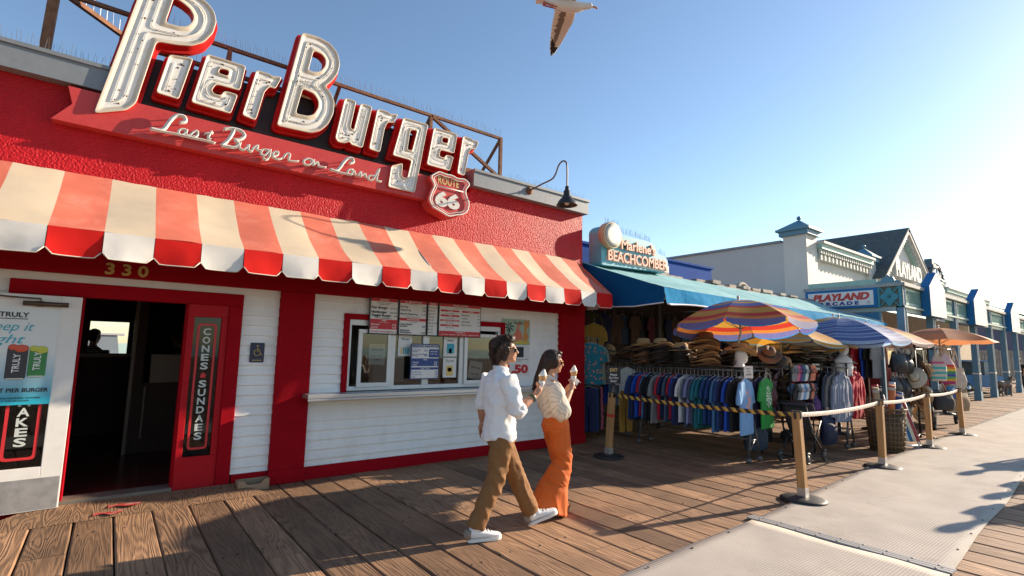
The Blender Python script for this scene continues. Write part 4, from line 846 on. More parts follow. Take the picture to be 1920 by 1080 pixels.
# ================================================================ souvenir shop next door
BLUEP = mat('blue_painted_board', (0.015, 0.07, 0.30), 0.85, spec=.1, var=0.1, vscale=4)
NAVY = mat('navy_canvas', (0.006, 0.075, 0.20), 0.9, spec=0.05, var=0.1, vscale=6, bump=0.1, bscale=150)
SKYC = mat('faded_turquoise_canvas', (0.27, 0.50, 0.52), 0.85, spec=0.1, var=0.06, vscale=4, dirt=(0.45, 0.60, 0.60), dscale=2, damt=0.5, translucent=0.12, bump=0.5, bscale=2.5, bdist=0.05)
BRIGHTB = mat('bright_blue_canvas', (0.012, 0.30, 0.60), 0.85, spec=0.1, var=0.1, vscale=5, translucent=0.25, bump=0.5, bscale=3, bdist=0.05)
def build_shop():
    B = thing('souvenir_shop', 'low dark souvenir shop with blue parapet between restaurant and arcade', 'shop', (12, 7, 0))
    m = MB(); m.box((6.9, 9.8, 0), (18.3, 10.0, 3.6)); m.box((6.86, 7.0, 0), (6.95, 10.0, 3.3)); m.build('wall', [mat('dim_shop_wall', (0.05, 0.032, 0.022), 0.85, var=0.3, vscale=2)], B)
    m = MB(); m.box((6.9, 6.98, 3.28), (18.3, 10.0, 3.36)); m.build('roof', [mat('patched_roof', (0.45, 0.40, 0.34), 0.8, var=0.25, vscale=2, dirt=(0.1, 0.08, 0.07), dscale=1.5, damt=0.8)], B)
    m = MB(); m.box((6.87, 7.5, 3.36), (12.68, 7.62, 3.90)); m.box((6.87, 7.46, 3.88), (12.72, 7.66, 3.93)); m.build('parapet', [BLUEP], B)
    m = MB(); rd = random.Random(5)
    for k in range(16): x = 9.6 + k*0.53; m.box((x, 6.9+rd.uniform(0, .25), 3.37), (x+rd.uniform(.3, .6), 7.2+rd.uniform(0, .2), 3.40+rd.uniform(0, .06)))
    m.tube([(13.2+0.1*k, 7.1, 3.42+0.12*math.sin(k*0.5)) for k in range(14)], 0.05, 6); m.build('roof_flashing', [mat('torn_felt', (0.35, 0.30, 0.25), 0.8, var=0.4, vscale=5, dirt=(0.04, 0.03, 0.03), dscale=4, damt=0.9)], B)
    for x in (9.6, 12.6, 15.5, 18.2): MB().box((x-.05, 6.95, 0), (x+.05, 7.05, 3.28)).build('post', [DARKIN], B)
build_shop()
def build_shop_awning():
    A = thing('shop_awning', 'long faded turquoise shop awning with navy end and blue front flap', 'awning', (12, 7, 2.4))
    x0, x1 = 7.02, 17.6; Yf = 5.0
    def Z(x, v): return 3.34 + (2.68 - 0.008*(x-7) - 3.34)*v - 0.05*math.sin(PI*v)*(0.5 + 0.5*math.sin(x*1.9))
    m = MB(); m.grid(lambda u, v: (x0 + (x1-x0)*u, 6.94 + (Yf-6.94)*v, Z(x0+(x1-x0)*u, v) + 0.016*math.sin(v*9+x0*u) + 0.02*noise.noise((u*30, v*3, 0))), 60, 12); m.build('canopy', [SKYC], A, fix=False)
    m = MB(); m.add([(x0, 6.94, 3.34), (x0, Yf, 2.68), (x0, Yf, 2.43), (x0, 5.6, 2.40), (x0, 6.2, 2.42), (x0, 6.94, 2.40)], [(0, 1, 2, 3, 4, 5)]); m.build('end_panel', [NAVY], A, fix=False, solid=0.006)
    m = MB()
    def bot(x): return 2.43 - 0.006*(x-7) + 0.035*abs(math.sin(x*2.2)) - 0.03
    m.grid(lambda u, v: (x0 + (x1-x0)*u, Yf - 0.004 - 0.05*v + 0.03*v*math.sin(u*40), Z(x0+(x1-x0)*u, 1) + (bot(x0+(x1-x0)*u) - Z(x0+(x1-x0)*u, 1))*v), 90, 4); v = m.build('front_flap', [BRIGHTB], A, fix=False)
    m = MB(); wx = [(x0 + (x1-x0)*k/90, Yf - 0.062 + 0.03*math.sin(k/90*40), bot(x0+(x1-x0)*k/90)) for k in range(91)]; m.tube(wx, [(0.006, 0.017)]*91, 6); m.tube([(x0-.006, Yf, 2.43), (x0-.006, 5.6, 2.395), (x0-.006, 6.2, 2.42), (x0-.006, 6.94, 2.40)], 0.012, 5)
    m.build('white_hem', [mat('white_hem', (0.7, 0.7, 0.7), 0.6)], v)
    m = MB()
    for x in (7.1, 9.8, 12.5, 15.2, 17.5): m.tube([(x, 6.94, 3.28), (x, Yf+.03, 2.62)], 0.018, 6); m.tube([(x, 6.94, 2.5), (x, Yf+.03, 2.5)], 0.018, 6)
    m.tube([(x0, Yf+.03, 2.6), (x1, Yf+.03, 2.55)], 0.02, 6); m.build('frame', [STEEL], A)
build_shop_awning()
def build_shop_sign():
    S = thing('souvenir_shop_sign', 'turquoise stepped souvenir shop sign with pale clock disc on the roof', 'sign', (8.3, 6.7, 3.3))
    y = 6.55; T = mat('turquoise_sign_paint', (0.10, 0.36, 0.43), 0.45, var=0.1, vscale=5, dirt=(0.25, 0.45, 0.48), dscale=3, damt=0.5)
    P = [(1128,496),(1127,430),(1135,422),(1150,420),(1162,428),(1165,441),(1215,453),(1227,459),(1231,468),(1232,476),(1246,481),(1252,488),(1254,512)]
    poly = [(atY(px_, py_, y).x, atY(px_, py_, y).z) for px_, py_ in P]
    MB().prism([fillet(poly, 0.06, 3)], 0.32, Matrix(((1, 0, 0, 0), (0, 0, 1, y), (0, 1, 0, 0), (0, 0, 0, 1)))).build('panel', [T], S, bevel=0.01)
    m = MB(); a, b = atY(1136, 488, y), atY(1254, 512, y); c_ = atY(1136, 480, y); d = atY(1254, 503, y)
    m.poly([[(a.x, a.z), (b.x, b.z), (d.x, d.z+.04), (c_.x, c_.z+.02)]], Matrix(((1, 0, 0, 0), (0, 0, 1, y-.004), (0, 1, 0, 0), (0, 0, 0, 1)))); m.build('lower_strip', [mat('peeling_white', (0.62, 0.56, 0.50), 0.6, var=0.2, vscale=8, dirt=(0.3, 0.2, 0.15), dscale=6, damt=0.5)], S)
    c = atY(1149, 441, y-0.12); M = Matrix.Translation((c.x, y-0.12, c.z)) @ Matrix.Rotation(-PI/2, 4, 'X')
    disc = MB().lathe([(0.26, 0.14), (0.26, 0.0), (0.25, -0.012), (0.235, -0.006)], M, 28).build('disc', [mat('sandy_disc_side', (0.50, 0.36, 0.20), 0.6, var=0.2, vscale=9)], S)
    m = MB().lathe([(0.235, -0.008), (0.15, -0.016), (0.0, -0.018)], M, 28)
    m.build('disc_face', [mat('pale_disc', (0.62, 0.57, 0.48), 0.5, var=0.12, vscale=7, dirt=(0.4, 0.25, 0.12), dscale=5, damt=0.4)], disc)
    m = MB(); cor = mat('coral_letter', (0.68, 0.33, 0.22), 0.5)
    a = atY(1163, 472, y); b = atY(1227, 479, y); text(m, "Marlene's", F_front(a.x, y-0.012, a.z+0.06), 0.20, b.x-a.x, 0, 0, 0.02, ext=0.02)
    a = atY(1138, 489, y); b = atY(1249, 500, y); text(m, 'BEACHCOMBER', F_front(a.x, y-0.012, a.z+0.02), 0.21, b.x-a.x, 0, 0, 0.02, ext=0.02)
    m.build('lettering', [cor], S)
    s = MB(); spikes(s, (7.5, y+.15, 4.13), (7.9, y+.15, 4.13), 18, 0.12, r=0.003); spikes(s, (7.95, y+.1, 4.0), (8.9, y+.1, 3.95), 40, 0.12, r=0.003); spikes(s, (8.95, y+.1, 3.78), (9.4, y+.1, 3.7), 18, 0.12, r=0.003); o = s.build('bird_spikes', [SPIKE], S, fix=False); o['kind'] = 'stuff'
build_shop_sign()

# ================================================================ arcade building
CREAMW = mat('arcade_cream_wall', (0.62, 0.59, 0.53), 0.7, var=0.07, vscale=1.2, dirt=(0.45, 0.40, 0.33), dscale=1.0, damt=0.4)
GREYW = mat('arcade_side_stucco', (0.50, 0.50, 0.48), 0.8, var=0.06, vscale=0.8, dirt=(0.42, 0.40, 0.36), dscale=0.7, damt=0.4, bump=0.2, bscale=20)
MINT = mat('mint_trim', (0.30, 0.47, 0.41), 0.5, var=0.1, vscale=5); AQUA = mat('aqua_trim', (0.04, 0.24, 0.30), 0.5, var=0.1, vscale=5)
CAPB = mat('hazed_slate_blue_cap', (0.09, 0.22, 0.29), 0.5, var=0.1, vscale=5); SIGNB = mat('sign_blue', (0.02, 0.15, 0.36), 0.6, spec=.15)  # cap blue is lightened to paint in distance haze
SHING = mat('dark_shingle', (0.10, 0.105, 0.10), 0.85, var=0.3, vscale=6, bump=0.5, bscale=30); COLB = mat('hazed_column_blue', (0.12, 0.25, 0.35), 0.5, var=0.08, vscale=4)  # column blue carries painted haze: paler and washed out with distance
def dentils(mb, p, q, n, s, mi=0):
    p = Vector(p); q = Vector(q); d = (q-p)/n
    for k in range(n): c = p + d*(k+0.5); mb.box((c.x-s*0.5, c.y-s*0.5, c.z-s*0.8), (c.x+s*0.5, c.y+s*0.5, c.z+s*0.8), mi)
def build_arcade():
    B = thing('arcade_building', 'cream victorian style arcade with gable, pilasters and blue columned porch', 'arcade', (25, 7.5, 0))
    X, Yw = 18.4, 7.5
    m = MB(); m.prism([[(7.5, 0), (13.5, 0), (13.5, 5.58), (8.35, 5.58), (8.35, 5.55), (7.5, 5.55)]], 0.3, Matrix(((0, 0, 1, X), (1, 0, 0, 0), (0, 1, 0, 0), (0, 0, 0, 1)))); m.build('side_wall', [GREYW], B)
    MB().box((X-0.06, 8.2, 5.56), (X+0.4, 13.5, 5.64)).build('side_coping', [SLATE], B)
    m = MB(); m.box((X+0.3, Yw, 3.75), (46, Yw+0.25, 5.45)); m.build('front_wall', [CREAMW], B)
    m = MB(); m.box((X+.4, 8.1, 0), (46, 8.2, 3.75)); m.build('shopfront_wall', [mat('porch_siding', (0.42, 0.34, 0.24), 0.7, var=0.1, vscale=3)], B)
    for x in (20.4, 22.3, 25.0, 27.2): 
        w_ = MB().box((x, 8.06, 0.1), (x+1.4, 8.11, 2.5)).build('shop_window', [mat('dark_shop_glass', (0.012, 0.016, 0.018), 0.08)], B)
        f = MB(); f.box((x-.08, 8.03, 2.5), (x+1.48, 8.12, 2.6)); f.box((x-.08, 8.03, 0), (x, 8.12, 2.5)); f.box((x+1.4, 8.03, 0), (x+1.48, 8.12, 2.5)); f.build('frame', [mat('pale_frame', (0.5, 0.48, 0.42), 0.5)], w_)
    # pilasters with pyramid caps
    for x, zt in ((X, 5.75), (24.3, 5.55), (34.6, 5.5)):
        w_ = 0.82 if x < 20 else 0.75
        m = MB(); m.box((x-0.02, Yw-0.14, 3.75 if x > 20 else 0), (x+w_, Yw+(0.62 if x < 20 else 0.3), zt)); pl = m.build('pilaster', [CREAMW], B)
        y0, y1 = Yw-0.14, Yw+(0.62 if x < 20 else 0.42)
        m = MB(); m.box((x-.12, y0-.1, zt), (x+w_+.1, y1+.1, zt+.16)); m.box((x-.2, y0-.18, zt+.16), (x+w_+.18, y1+.18, zt+.24))
        cx_, cy_ = x+w_/2, (y0+y1)/2; a, b, c, d = (x-.17, y0-.15), (x+w_+.15, y0-.15), (x+w_+.15, y1+.15), (x-.17, y1+.15)
        m.add([(*a, zt+.24), (*b, zt+.24), (*c, zt+.24), (*d, zt+.24), (cx_, cy_, zt+.62)], [(0, 1, 4), (1, 2, 4), (2, 3, 4), (3, 0, 4)]); m.ball((cx_, cy_, zt+.68), 0.075, 10, 7)
        m.build('cap', [CAPB], pl)
    # cornices
    for xa, xb, z in ((X+.84, 24.28, 5.42), (33.0, 34.5, 5.40), (35.4, 46, 5.30)):
        m = MB(); m.box((xa, Yw-.30, z-.08), (xb, Yw, z+.10), 0); m.box((xa, Yw-.38, z+.10), (xb, Yw+.3, z+.18), 1); m.box((xa, Yw-.12, z-.42), (xb, Yw, z-.08), 0); dentils(m, (xa, Yw-.2, z-.16), (xb, Yw-.2, z-.16), int((xb-xa)/0.2), 0.09, 1); dentils(m, (xa, Yw-.15, z-.36), (xb, Yw-.15, z-.36), int((xb-xa)/0.33), 0.12, 1)
        m.build('cornice', [MINT, CREAMW], B)
    # gable
    g0, g1, gx, gz = 24.95, 31.6, 28.25, 7.30; zb = 4.95; yg = Yw-.25
    m = MB(); m.prism([[(g0, 3.75), (g1, 3.75), (g1, zb), (gx, gz-.15), (g0, zb)]], 0.4, Matrix(((1, 0, 0, 0), (0, 0, 1, yg), (0, 1, 0, 0), (0, 0, 0, 1)))); m.build('gable_wall', [mat('gable_white', (0.66, 0.64, 0.60), 0.6, var=0.05, vscale=3)], B)
    m = MB()
    for (xa, xb) in ((g0-.35, gx), (g1+.35, gx)):
        p = Vector((xa, yg-.28, zb-.1)); q = Vector((xb, yg-.28, gz+.12)); m.bar(p, q, 0.5, 0.16, 1, up=(0, 1, 0)) if False else None
        n_ = Vector((-(q.z-p.z), 0, q.x-p.x)).normalized(); n_ = n_ if n_.z > 0 else -n_
        def qd(o0, o1, ya, yb, mi): a_, b_ = p + n_*o0, q + n_*o0; c_, d_ = q + n_*o1, p + n_*o1; vs = [(v.x, yy, v.z) for yy in (ya, yb) for v in (a_, b_, c_, d_)]; m.add(vs, [(0, 1, 2, 3), (4, 7, 6, 5), (0, 4, 5, 1), (1, 5, 6, 2), (2, 6, 7, 3), (3, 7, 4, 0)], None, mi)
        qd(-.14, .02, yg-.32, yg-.002, 1); qd(-.42, -.14, yg-.16, yg-.002, 0)
        pp, qq = p - n_*.24, q - n_*.24; dentils(m, (pp.x, yg-.2, pp.z), (qq.x, yg-.2, qq.z), 18, 0.11, 1)
    m.build('gable_cornice', [MINT, CREAMW], B)
    m = MB()
    for s_ in (-1, 1):
        xa = g0-.4 if s_ < 0 else g1+.4; m.add([(xa, yg-.34, zb-.12), (gx, yg-.34, gz+.18), (gx, 14, gz+.18), (xa, 14, zb-.12)], [(0, 1, 2, 3)])
    m.add([(X+3.2, 7.9, 5.5), (33, 7.9, 5.5), (33, 9.6, 6.75), (25.6, 9.6, 6.75), (X+3.2, 13, 5.5), (33, 13, 5.5)], [(0, 1, 2, 3), (3, 2, 5, 4), (0, 3, 4)]); m.build('roof', [SHING], B, solid=0.06)
    m = MB(); text(m, 'PLAYLAND', F_front(27.9, yg-.20, 5.12), 0.66, 3.6, .5, 0, .05, ext=0.09); m.build('gable_lettering', [mat('white_letter_box', (0.6, 0.58, 0.53), 0.5)], B)
    # porch
    Yp = 4.8
    p = MB(); p.box((X, Yp, 3.82), (46, Yw, 3.90)); p.box((X-.06, Yp-.1, 3.74), (46, Yp+.02, 3.84)); p.box((X-.08, Yp-.08, 3.74), (X+.02, Yw, 3.84)); p.build('porch_roof', [mat('porch_roof', (0.30, 0.32, 0.30), 0.7, var=0.2, vscale=3)], B)
    p = MB(); p.box((X+.02, Yp+.02, 2.98), (46, Yp+.12, 3.10)); p.box((X, Yp-.06, 3.10), (46, Yp+.14, 3.16)); p.box((X, Yp+.14, 3.0), (X+.1, Yw, 3.14)); p.build('porch_beam', [mat('pale_aqua', (0.30, 0.40, 0.38), 0.5)], B)
    for k in range(9):
        x = X + 2.95*k
        lat = MB(); lat.box((x+.28, Yp+.02, 3.20), (x+2.9, Yp+.05, 3.28)); lat.box((x+.28, Yp+.02, 3.64), (x+2.9, Yp+.05, 3.72)); lat.box((x+.3, Yp+.07, 3.28), (x+2.9, Yp+.08, 3.64), 1)
        for j in range(21): xx = x+.3+j*.12; lat.bar((xx, Yp+.03, 3.28), (xx+.16, Yp+.03, 3.64), 0.03, 0.02); lat.bar((xx+.16, Yp+.05, 3.28), (xx, Yp+.05, 3.64), 0.03, 0.02)
        lat.build('lattice_panel', [MINT, mat('lattice_back', (0.16, 0.24, 0.21), 0.6)], B)
        if True:
            c = MB(); c.box((x, Yp-.02, 0), (x+.10, Yp+.16, 3.8)); c.box((x+.16, Yp-.02, 0), (x+.26, Yp+.16, 3.8)); c.box((x+.101, Yp+.05, 0.05), (x+.159, Yp+.10, 3.7), 1); c.box((x-.015, Yp-.04, 0), (x+.275, Yp+.18, 0.35)); c.box((x-.02, Yp-.045, 1.02), (x+.28, Yp+.185, 1.08), 1); c.box((x+.0, Yp-.035, 0.36), (x+.02, Yp-.018, 3.7), 1); c.box((x+.235, Yp-.035, 0.36), (x+.255, Yp-.018, 3.7), 1)
            c.build('column', [COLB, mat('pale_stripe', (0.62, 0.60, 0.55), 0.5)], B)
    c = MB(); c.box((X+.02, 5.36, 0), (X+.14, 5.5, 3.0)); c.build('column', [COLB, COLB], B)
    for x, x2 in ((20.3, 22.1), (26.2, 28.3), (33.6, 35.7)):
        m = MB(); m.prism([[(x, 2.95), (x2, 2.95), (x2, 3.9), ((x+x2)/2, 4.42), (x, 3.9)]], 0.24, Matrix(((1, 0, 0, 0), (0, 0, 1, Yp-.24), (0, 1, 0, 0), (0, 0, 0, 1))), 0, 1)
        m.build('pentagon_panel', [mat('blank_sign_white', (0.66, 0.60, 0.56), 0.5), SIGNB], B)
    # flower panel on the porch end
    m = MB(); m.box((X-.03, 4.86, 3.14), (X+.03, 5.36, 3.72)); m.build('end_panel', [mat('olive_panel', (0.10, 0.11, 0.07), 0.6)], B)
    m = MB(); cy_, cz_ = 5.10, 3.43; 
    pts = [(cy_ + (0.19 + 0.045*math.cos(4*t))*math.cos(t), cz_ + (0.23 + 0.05*math.cos(4*t))*math.sin(t)) for t in [2*PI*k/40 for k in range(40)]]; hole = [(cy_ + .05*math.cos(2*PI*k/12), cz_ + .06*math.sin(2*PI*k/12)) for k in range(12)]
    m.prism([pts, hole], 0.03, Matrix(((0, 0, 1, X-.065), (1, 0, 0, 0), (0, 1, 0, 0), (0, 0, 0, 1))))
    for a, b in (((4.80, 3.12), (4.86, 3.74)), ((5.34, 3.12), (5.42, 3.74))): m.box((X-.06, a[0], a[1]), (X+.05, b[0], b[1]))
    m.bar((X-.05, 4.86, 3.14), (X-.05, 5.34, 3.72), 0.03); m.bar((X-.05, 5.34, 3.14), (X-.05, 4.86, 3.72), 0.03); m.build('flower_ornament', [AQUA], B)
    m = MB(); m.prism([[(4.82, 3.84), (5.42, 3.84), (5.42, 3.90), (5.3, 3.92), (5.26, 4.02), (5.16, 4.05), (5.12, 4.12), (5.06, 4.05), (4.98, 4.02), (4.94, 3.92), (4.82, 3.90)]], 0.06, Matrix(((0, 0, 1, X-.04), (1, 0, 0, 0), (0, 1, 0, 0), (0, 0, 0, 1)))); m.build('crest', [CAPB], B)
    m = MB(); m.box((X+.0, 5.42, 2.72), (X+.08, Yw, 2.98)); m.prism([[(5.42, 2.72), (5.62, 2.72), (5.42, 2.45)]], 0.08, Matrix(((0, 0, 1, X), (1, 0, 0, 0), (0, 1, 0, 0), (0, 0, 0, 1)))); m.build('porch_bracket', [mat('bracket_blue', (0.02, 0.16, 0.32), 0.5)], B)
    m = MB(); m.box((X-.02, 5.40, 3.74), (X+.02, 7.36, 4.0)); m.build('porch_fascia', [mat('mint_trim')], B)
build_arcade()
def build_arcade_sign():
    S = thing('arcade_sign', 'blue bordered white arcade sign with red slanted letters on the porch end', 'sign', (18.3, 6.4, 3.1))
    X = 18.33; y0, y1, z0, z1 = 7.44, 5.40, 3.13, 3.74
    MB().box((X-.03, y1, z0), (X+.03, y0, z1)).build('frame', [SIGNB], S, bevel=0.01)
    MB().box((X-.04, y1+.09, z0+.08), (X-.029, y0-.09, z1-.08)).build('panel', [CARD], S)
    m = MB(); text(m, 'PLAYLAND', F_side(X-.045, 6.40, z0+.27), 0.21, 1.62, .5, 0, .06, .25); text(m, 'ARCADE', F_side(X-.045, 6.46, z0+.11), 0.11, 1.15, .5, 1, .06, 0, 1.5)
    for yy in (7.22, 5.62):
        st = [(0.055*(1 if k % 2 == 0 else .42)*math.sin(PI*k/5), 0.055*(1 if k % 2 == 0 else .42)*math.cos(PI*k/5)) for k in range(10)]; m.poly([st], F_side(X-.044, yy, z0+.16), 2)
    m.build('lettering', [mat('sign_red', (0.55, 0.03, 0.02), 0.45), mat('sign_navy', (0.02, 0.05, 0.25), 0.45), mat('star_grey', (0.35, 0.35, 0.30), 0.5)], S)
build_arcade_sign()
# buildings and rides beyond the arcade
def far_things():
    B = thing('purple_building', 'purple flat fronted building with green roof beyond the arcade', 'building', (60, 8, 0))
    MB().box((62, 7.4, 0), (90, 16, 5.0)).build('wall', [mat('purple_wall', (0.13, 0.12, 0.17), 0.7, var=0.1, vscale=0.5)], B)
    m = MB(); m.box((61.6, 7.0, 5.0), (90.4, 16.4, 5.25)); m.add([(61.6, 7.0, 5.25), (90.4, 7.0, 5.25), (90.4, 11, 7.0), (61.6, 11, 7.0)], [(0, 1, 2, 3)]); m.build('roof', [mat('green_roof', (0.10, 0.26, 0.10), 0.6)], B)
    R = thing('roller_coaster', 'arched roller coaster loop lined with lights above the arcade roof', 'roller coaster', (46, 9, 0))
    m = MB(); c = (49.0, 10.5); r = 1.8; zc = 6.7
    pts = [(c[0] + r*math.cos(t), c[1], zc + r*1.0*math.sin(t)) for t in [PI*1.05 - k*PI*1.1/20 for k in range(21)]]; m.tube(pts, 0.10, 6); m.tube([(p[0], p[1]+.6, p[2]) for p in pts], 0.07, 6); m.build('track', [mat('dark_track', (0.06, 0.06, 0.07), 0.5)], R)
    m = MB()
    for k in (4, 7, 10, 13, 16): p = pts[k]; m.tube([p, (p[0]*.5 + c[0]*.5, p[1], 4.0), (p[0]*.5 + c[0]*.5, p[1], 0)], 0.06, 5)
    m.build('support', [mat('pale_support', (0.5, 0.5, 0.5), 0.5)], R)
    m = MB()
    for p in pts: d = Vector((p[0]-c[0], 0, p[2]-zc)).normalized(); m.ball((p[0]+d.x*.2, p[1], p[2]+d.z*.2), 0.11, 6, 5)
    m.build('lights', [mat('dark_bulbs', (0.10, 0.10, 0.12), 0.4)], R)
    T = thing('tower_ride', 'slim dark ride tower with a car behind the arcade roof', 'ride tower', (41, 9, 0)); m = MB(); m.box((40.6, 8.9, 0), (41.1, 9.3, 7.9)); m.box((40.2, 8.7, 6.6), (41.5, 9.5, 6.9)); m.box((40.4, 8.8, 7.3), (41.3, 9.4, 7.5)); m.build('mast', [mat('tower_blue', (0.06, 0.10, 0.14), 0.5)], T); MB().box((40.1, 8.5, 5.9), (41.6, 8.7, 6.5)).build('car', [mat('tower_red', (0.2, 0.05, 0.04), 0.5)], T)
far_things()
# ================================================================ barrier posts and belts
ORD = ['first', 'second', 'third', 'fourth', 'fifth', 'sixth', 'seventh', 'eighth', 'ninth', 'tenth', 'eleventh', 'twelfth', 'thirteenth', 'fourteenth', 'fifteenth', 'sixteenth', 'seventeenth', 'eighteenth', 'nineteenth', 'twentieth'] + ['number %d' % k for k in range(21, 60)]
POSTW = mat('honey_post_wood', (0.40, 0.21, 0.075), 0.6, var=0.25, vscale=30, stretch=(1, 1, 0.08), bump=0.2, bscale=60)
RUBBER = mat('black_rubber', (0.022, 0.021, 0.020), 0.55, var=0.3, vscale=9)
def barrier():
    P = [((6.246, 5.50), (0.05, -0.03), 'honey wood barrier post with red tape band and black sign beside shop entrance'), ((6.29, 2.68), (-0.03, 0.02), 'nearest honey wood barrier post standing on the edge of the walkway mat'),
         ((9.18, 2.77), (-0.015, -0.01), 'honey wood barrier post in front of the wicker basket'), ((11.94, 2.85), (0.0, 0.0), 'honey wood barrier post with pale blue sticker'), ((14.57, 2.9), (-0.02, 0.01), 'farthest honey wood barrier post in front of the bag cart')]
    tops = []
    for k, ((x, y), (lx, ly), lab) in enumerate(P):
        o = thing('barrier_post', lab, 'barrier post', (x, y, 0), 'wooden barrier posts'); w_ = 0.043; top = Vector((x+lx, y+ly, 0.98))
        MB().lathe([(0.235, 0.0), (0.24, 0.012), (0.21, 0.028), (0.13, 0.042), (0.07, 0.05)], Matrix.Translation((x, y, 0.004 if y > 2.7 else 0.012)), 28).build('base', [RUBBER], o)
        m = MB(); m.bar((x, y, 0.05), top, 2*w_, 2*w_, up=(0, 1, 0)); m.build('shaft', [POSTW], o, bevel=0.006)
        m = MB(); d = (top-Vector((x, y, 0.05))).normalized(); m.bar(Vector((x, y, 0.05)), Vector((x, y, 0.05))+d*0.10, 2*w_+.006, 2*w_+.006, up=(0, 1, 0)); m.build('socket', [STEEL], o)
        m = MB(); m.bar(top-d*0.07, top+d*0.012, 0.035, 2*w_+.02, up=(0, 1, 0)); m.bar(top-d*.075, top-d*.004, 2*w_+.012, .03, up=(0, 1, 0)); m.build('belt_clip', [BLACK], o)
        if k == 0: m = MB(); c = Vector((x, y, .05)) + d*.56; m.bar(c, c+d*.045, 2*w_+.003, 2*w_+.003, up=(0, 1, 0)); m.build('tape', [mat('red_tape', (0.5, 0.02, 0.015), 0.4)], o)
        if k == 3: m = MB(); c = Vector((x, y, .05)) + d*.65; m.bar(c, c+d*.09, .055, 2*w_+.004, up=(0, 1, 0)); m.build('sticker', [mat('pale_blue_sticker', (0.16, 0.36, 0.5), 0.4)], o)
        if k == 0:
            s = MB(); M = Matrix.Translation((x+.10, y-.02, 1.12)) @ Matrix.Rotation(math.radians(-28), 4, 'Z'); s.box((-.115, -.005, 0), (.115, .005, .27), 0, M); s.bar((x+lx, y, .98), (x+.10, y-.01, 1.13), .02)
            pn = s.build('sign_plate', [BLACK], o); t_ = MB(); MF = M @ Matrix(((1, 0, 0, 0), (0, 0, -1, -.007), (0, 1, 0, 0), (0, 0, 0, 1))); text(t_, 'EXIT', MF @ Matrix.Translation((0, .19, 0)), .05, .13, .5, 0, .03); text(t_, 'Please', MF @ Matrix.Translation((0, .125, 0)), .035, None, .5, 1); text(t_, 'Do Not', MF @ Matrix.Translation((0, .075, 0)), .035, None, .5, 1); text(t_, 'Enter', MF @ Matrix.Translation((0, .025, 0)), .035, None, .5, 1); t_.build('lettering', [INKG, INKW], pn)
        tops.append(top)
    YB_ = [mat('belt_black', (0.03, 0.015, 0.015), 0.6), mat('belt_yellow', (0.60, 0.36, 0.06), 0.5)]; WB = [mat('belt_dusty_pink', (0.50, 0.41, 0.35), 0.6), mat('belt_cream', (0.62, 0.55, 0.47), 0.6)]
    labs = ['black and yellow striped belt stretched in front of the hanging t-shirts', 'pale striped belt between the nearest post and the basket post', 'pale striped belt between the basket post and stickered post', 'short pale striped belt ending at the bag cart']
    for k in range(4):
        a, b = tops[k], tops[k+1]; a = a + (b-a).normalized()*.05 - Vector((0, 0, .035)); b = b - (b-a).normalized()*.05 - Vector((0, 0, .035)); n = 46 if k == 0 else 76
        m = MB(); sl = .045 if k == 0 else .012; hgt = .052; L_ = (b-a).length
        def pt(t, z): q = a + (b-a)*t; return (q.x, q.y, q.z - .035*4*t*(1-t)*(1 if k else .7) + z)
        for j in range(n):
            t0, t1 = j/n, (j+1)/n; dl = sl/L_
            m.add([pt(max(0, t0+dl if j else 0), -hgt/2), pt(min(1, t1+dl if j < n-1 else 1), -hgt/2), pt(t1, hgt/2), pt(t0, hgt/2)], [(0, 1, 2, 3)], None, j % 2, True)
        o = m.build('barrier_belt', YB_ if k == 0 else WB, solid=.003, fix=False); tag(o, labs[k], 'belt', 'belts between the barrier posts')
barrier()

# ================================================================ garments
CLOTH = mat('garment_cloth', objcol=True, rough=0.85, var=0.08, vscale=12); HANG = mat('hanger_white', (0.5, 0.5, 0.5), 0.4)
def fold_fn(seed, amp=0.010):
    def f(c): return amp*noise.noise((c.x*16+seed, c.y*6, c.z*3.2+seed)) + amp*.5*noise.noise((c.x*34, c.y*20, c.z*9+seed))
    return f
def garment(kind, seed):
    m = MB()
    if kind == 'trousers':
        m.tube([(0, 0, -.10), (0, 0, -.2), (0, 0, -.36)], [(.03, .16), (.035, .17), (.04, .19)], 18)
        for s in (-1, 1): m.tube([(s*.085, 0, -.3), (s*.10, 0, -.6), (s*.10, 0, -1.05)], [(.035, .09), (.03, .085), (.03, .09)], 14)
    else:
        hem = -.84 if kind != 'dress' else -1.05
        m.tube([(0, 0, -.065), (0, 0, -.10), (0, 0, -.135), (0, 0, -.30), (0, 0, -.55), (0, 0, hem)], [(.018, .06), (.026, .14), (.034, .20), (.040, .225), (.036, .23), (.040, .245)], 24)
        for s in (-1, 1):
            if kind == 'sweater': m.tube([(s*.17, 0, -.135), (s*.25, .0, -.30), (s*.28, .01, -.52), (s*.29, .02, -.76)], [(.03, .05), (.034, .06), (.032, .05), (.026, .038)], 12)
            else: m.tube([(s*.16, 0, -.135), (s*.215, 0, -.25), (s*.245, .0, -.43)], [(.028, .05), (.030, .08), (.028, .085)], 12)
        if kind == 'sweater': m.tube([(-.07, -.02, -.07), (0, -.05, -.13), (.07, -.02, -.07), (0, .045, -.05)], .03, 8, closed=True)
    return organic(kind, m, .0135, None, smooth=3, fold=fold_fn(seed, .012))
GM = {(k, s): garment(k, s*3.7) for k, ss in (('t_shirt', (1, 2, 3)), ('sweater', (1, 2)), ('trousers', (1,))) for s in ss}
def hanger_mesh():
    m = MB(); m.tube(spline([(0, 0, -.06), (0, 0, 0), (.012, 0, .025), (0, 0, .04), (-.015, 0, .03)], 4), .0028, 5); m.tube([(-.19, 0, -.125), (0, 0, -.055), (.19, 0, -.125)], .005, 5); return m.mesh('hanger')
HM = hanger_mesh(); HM.materials.append(HANG)
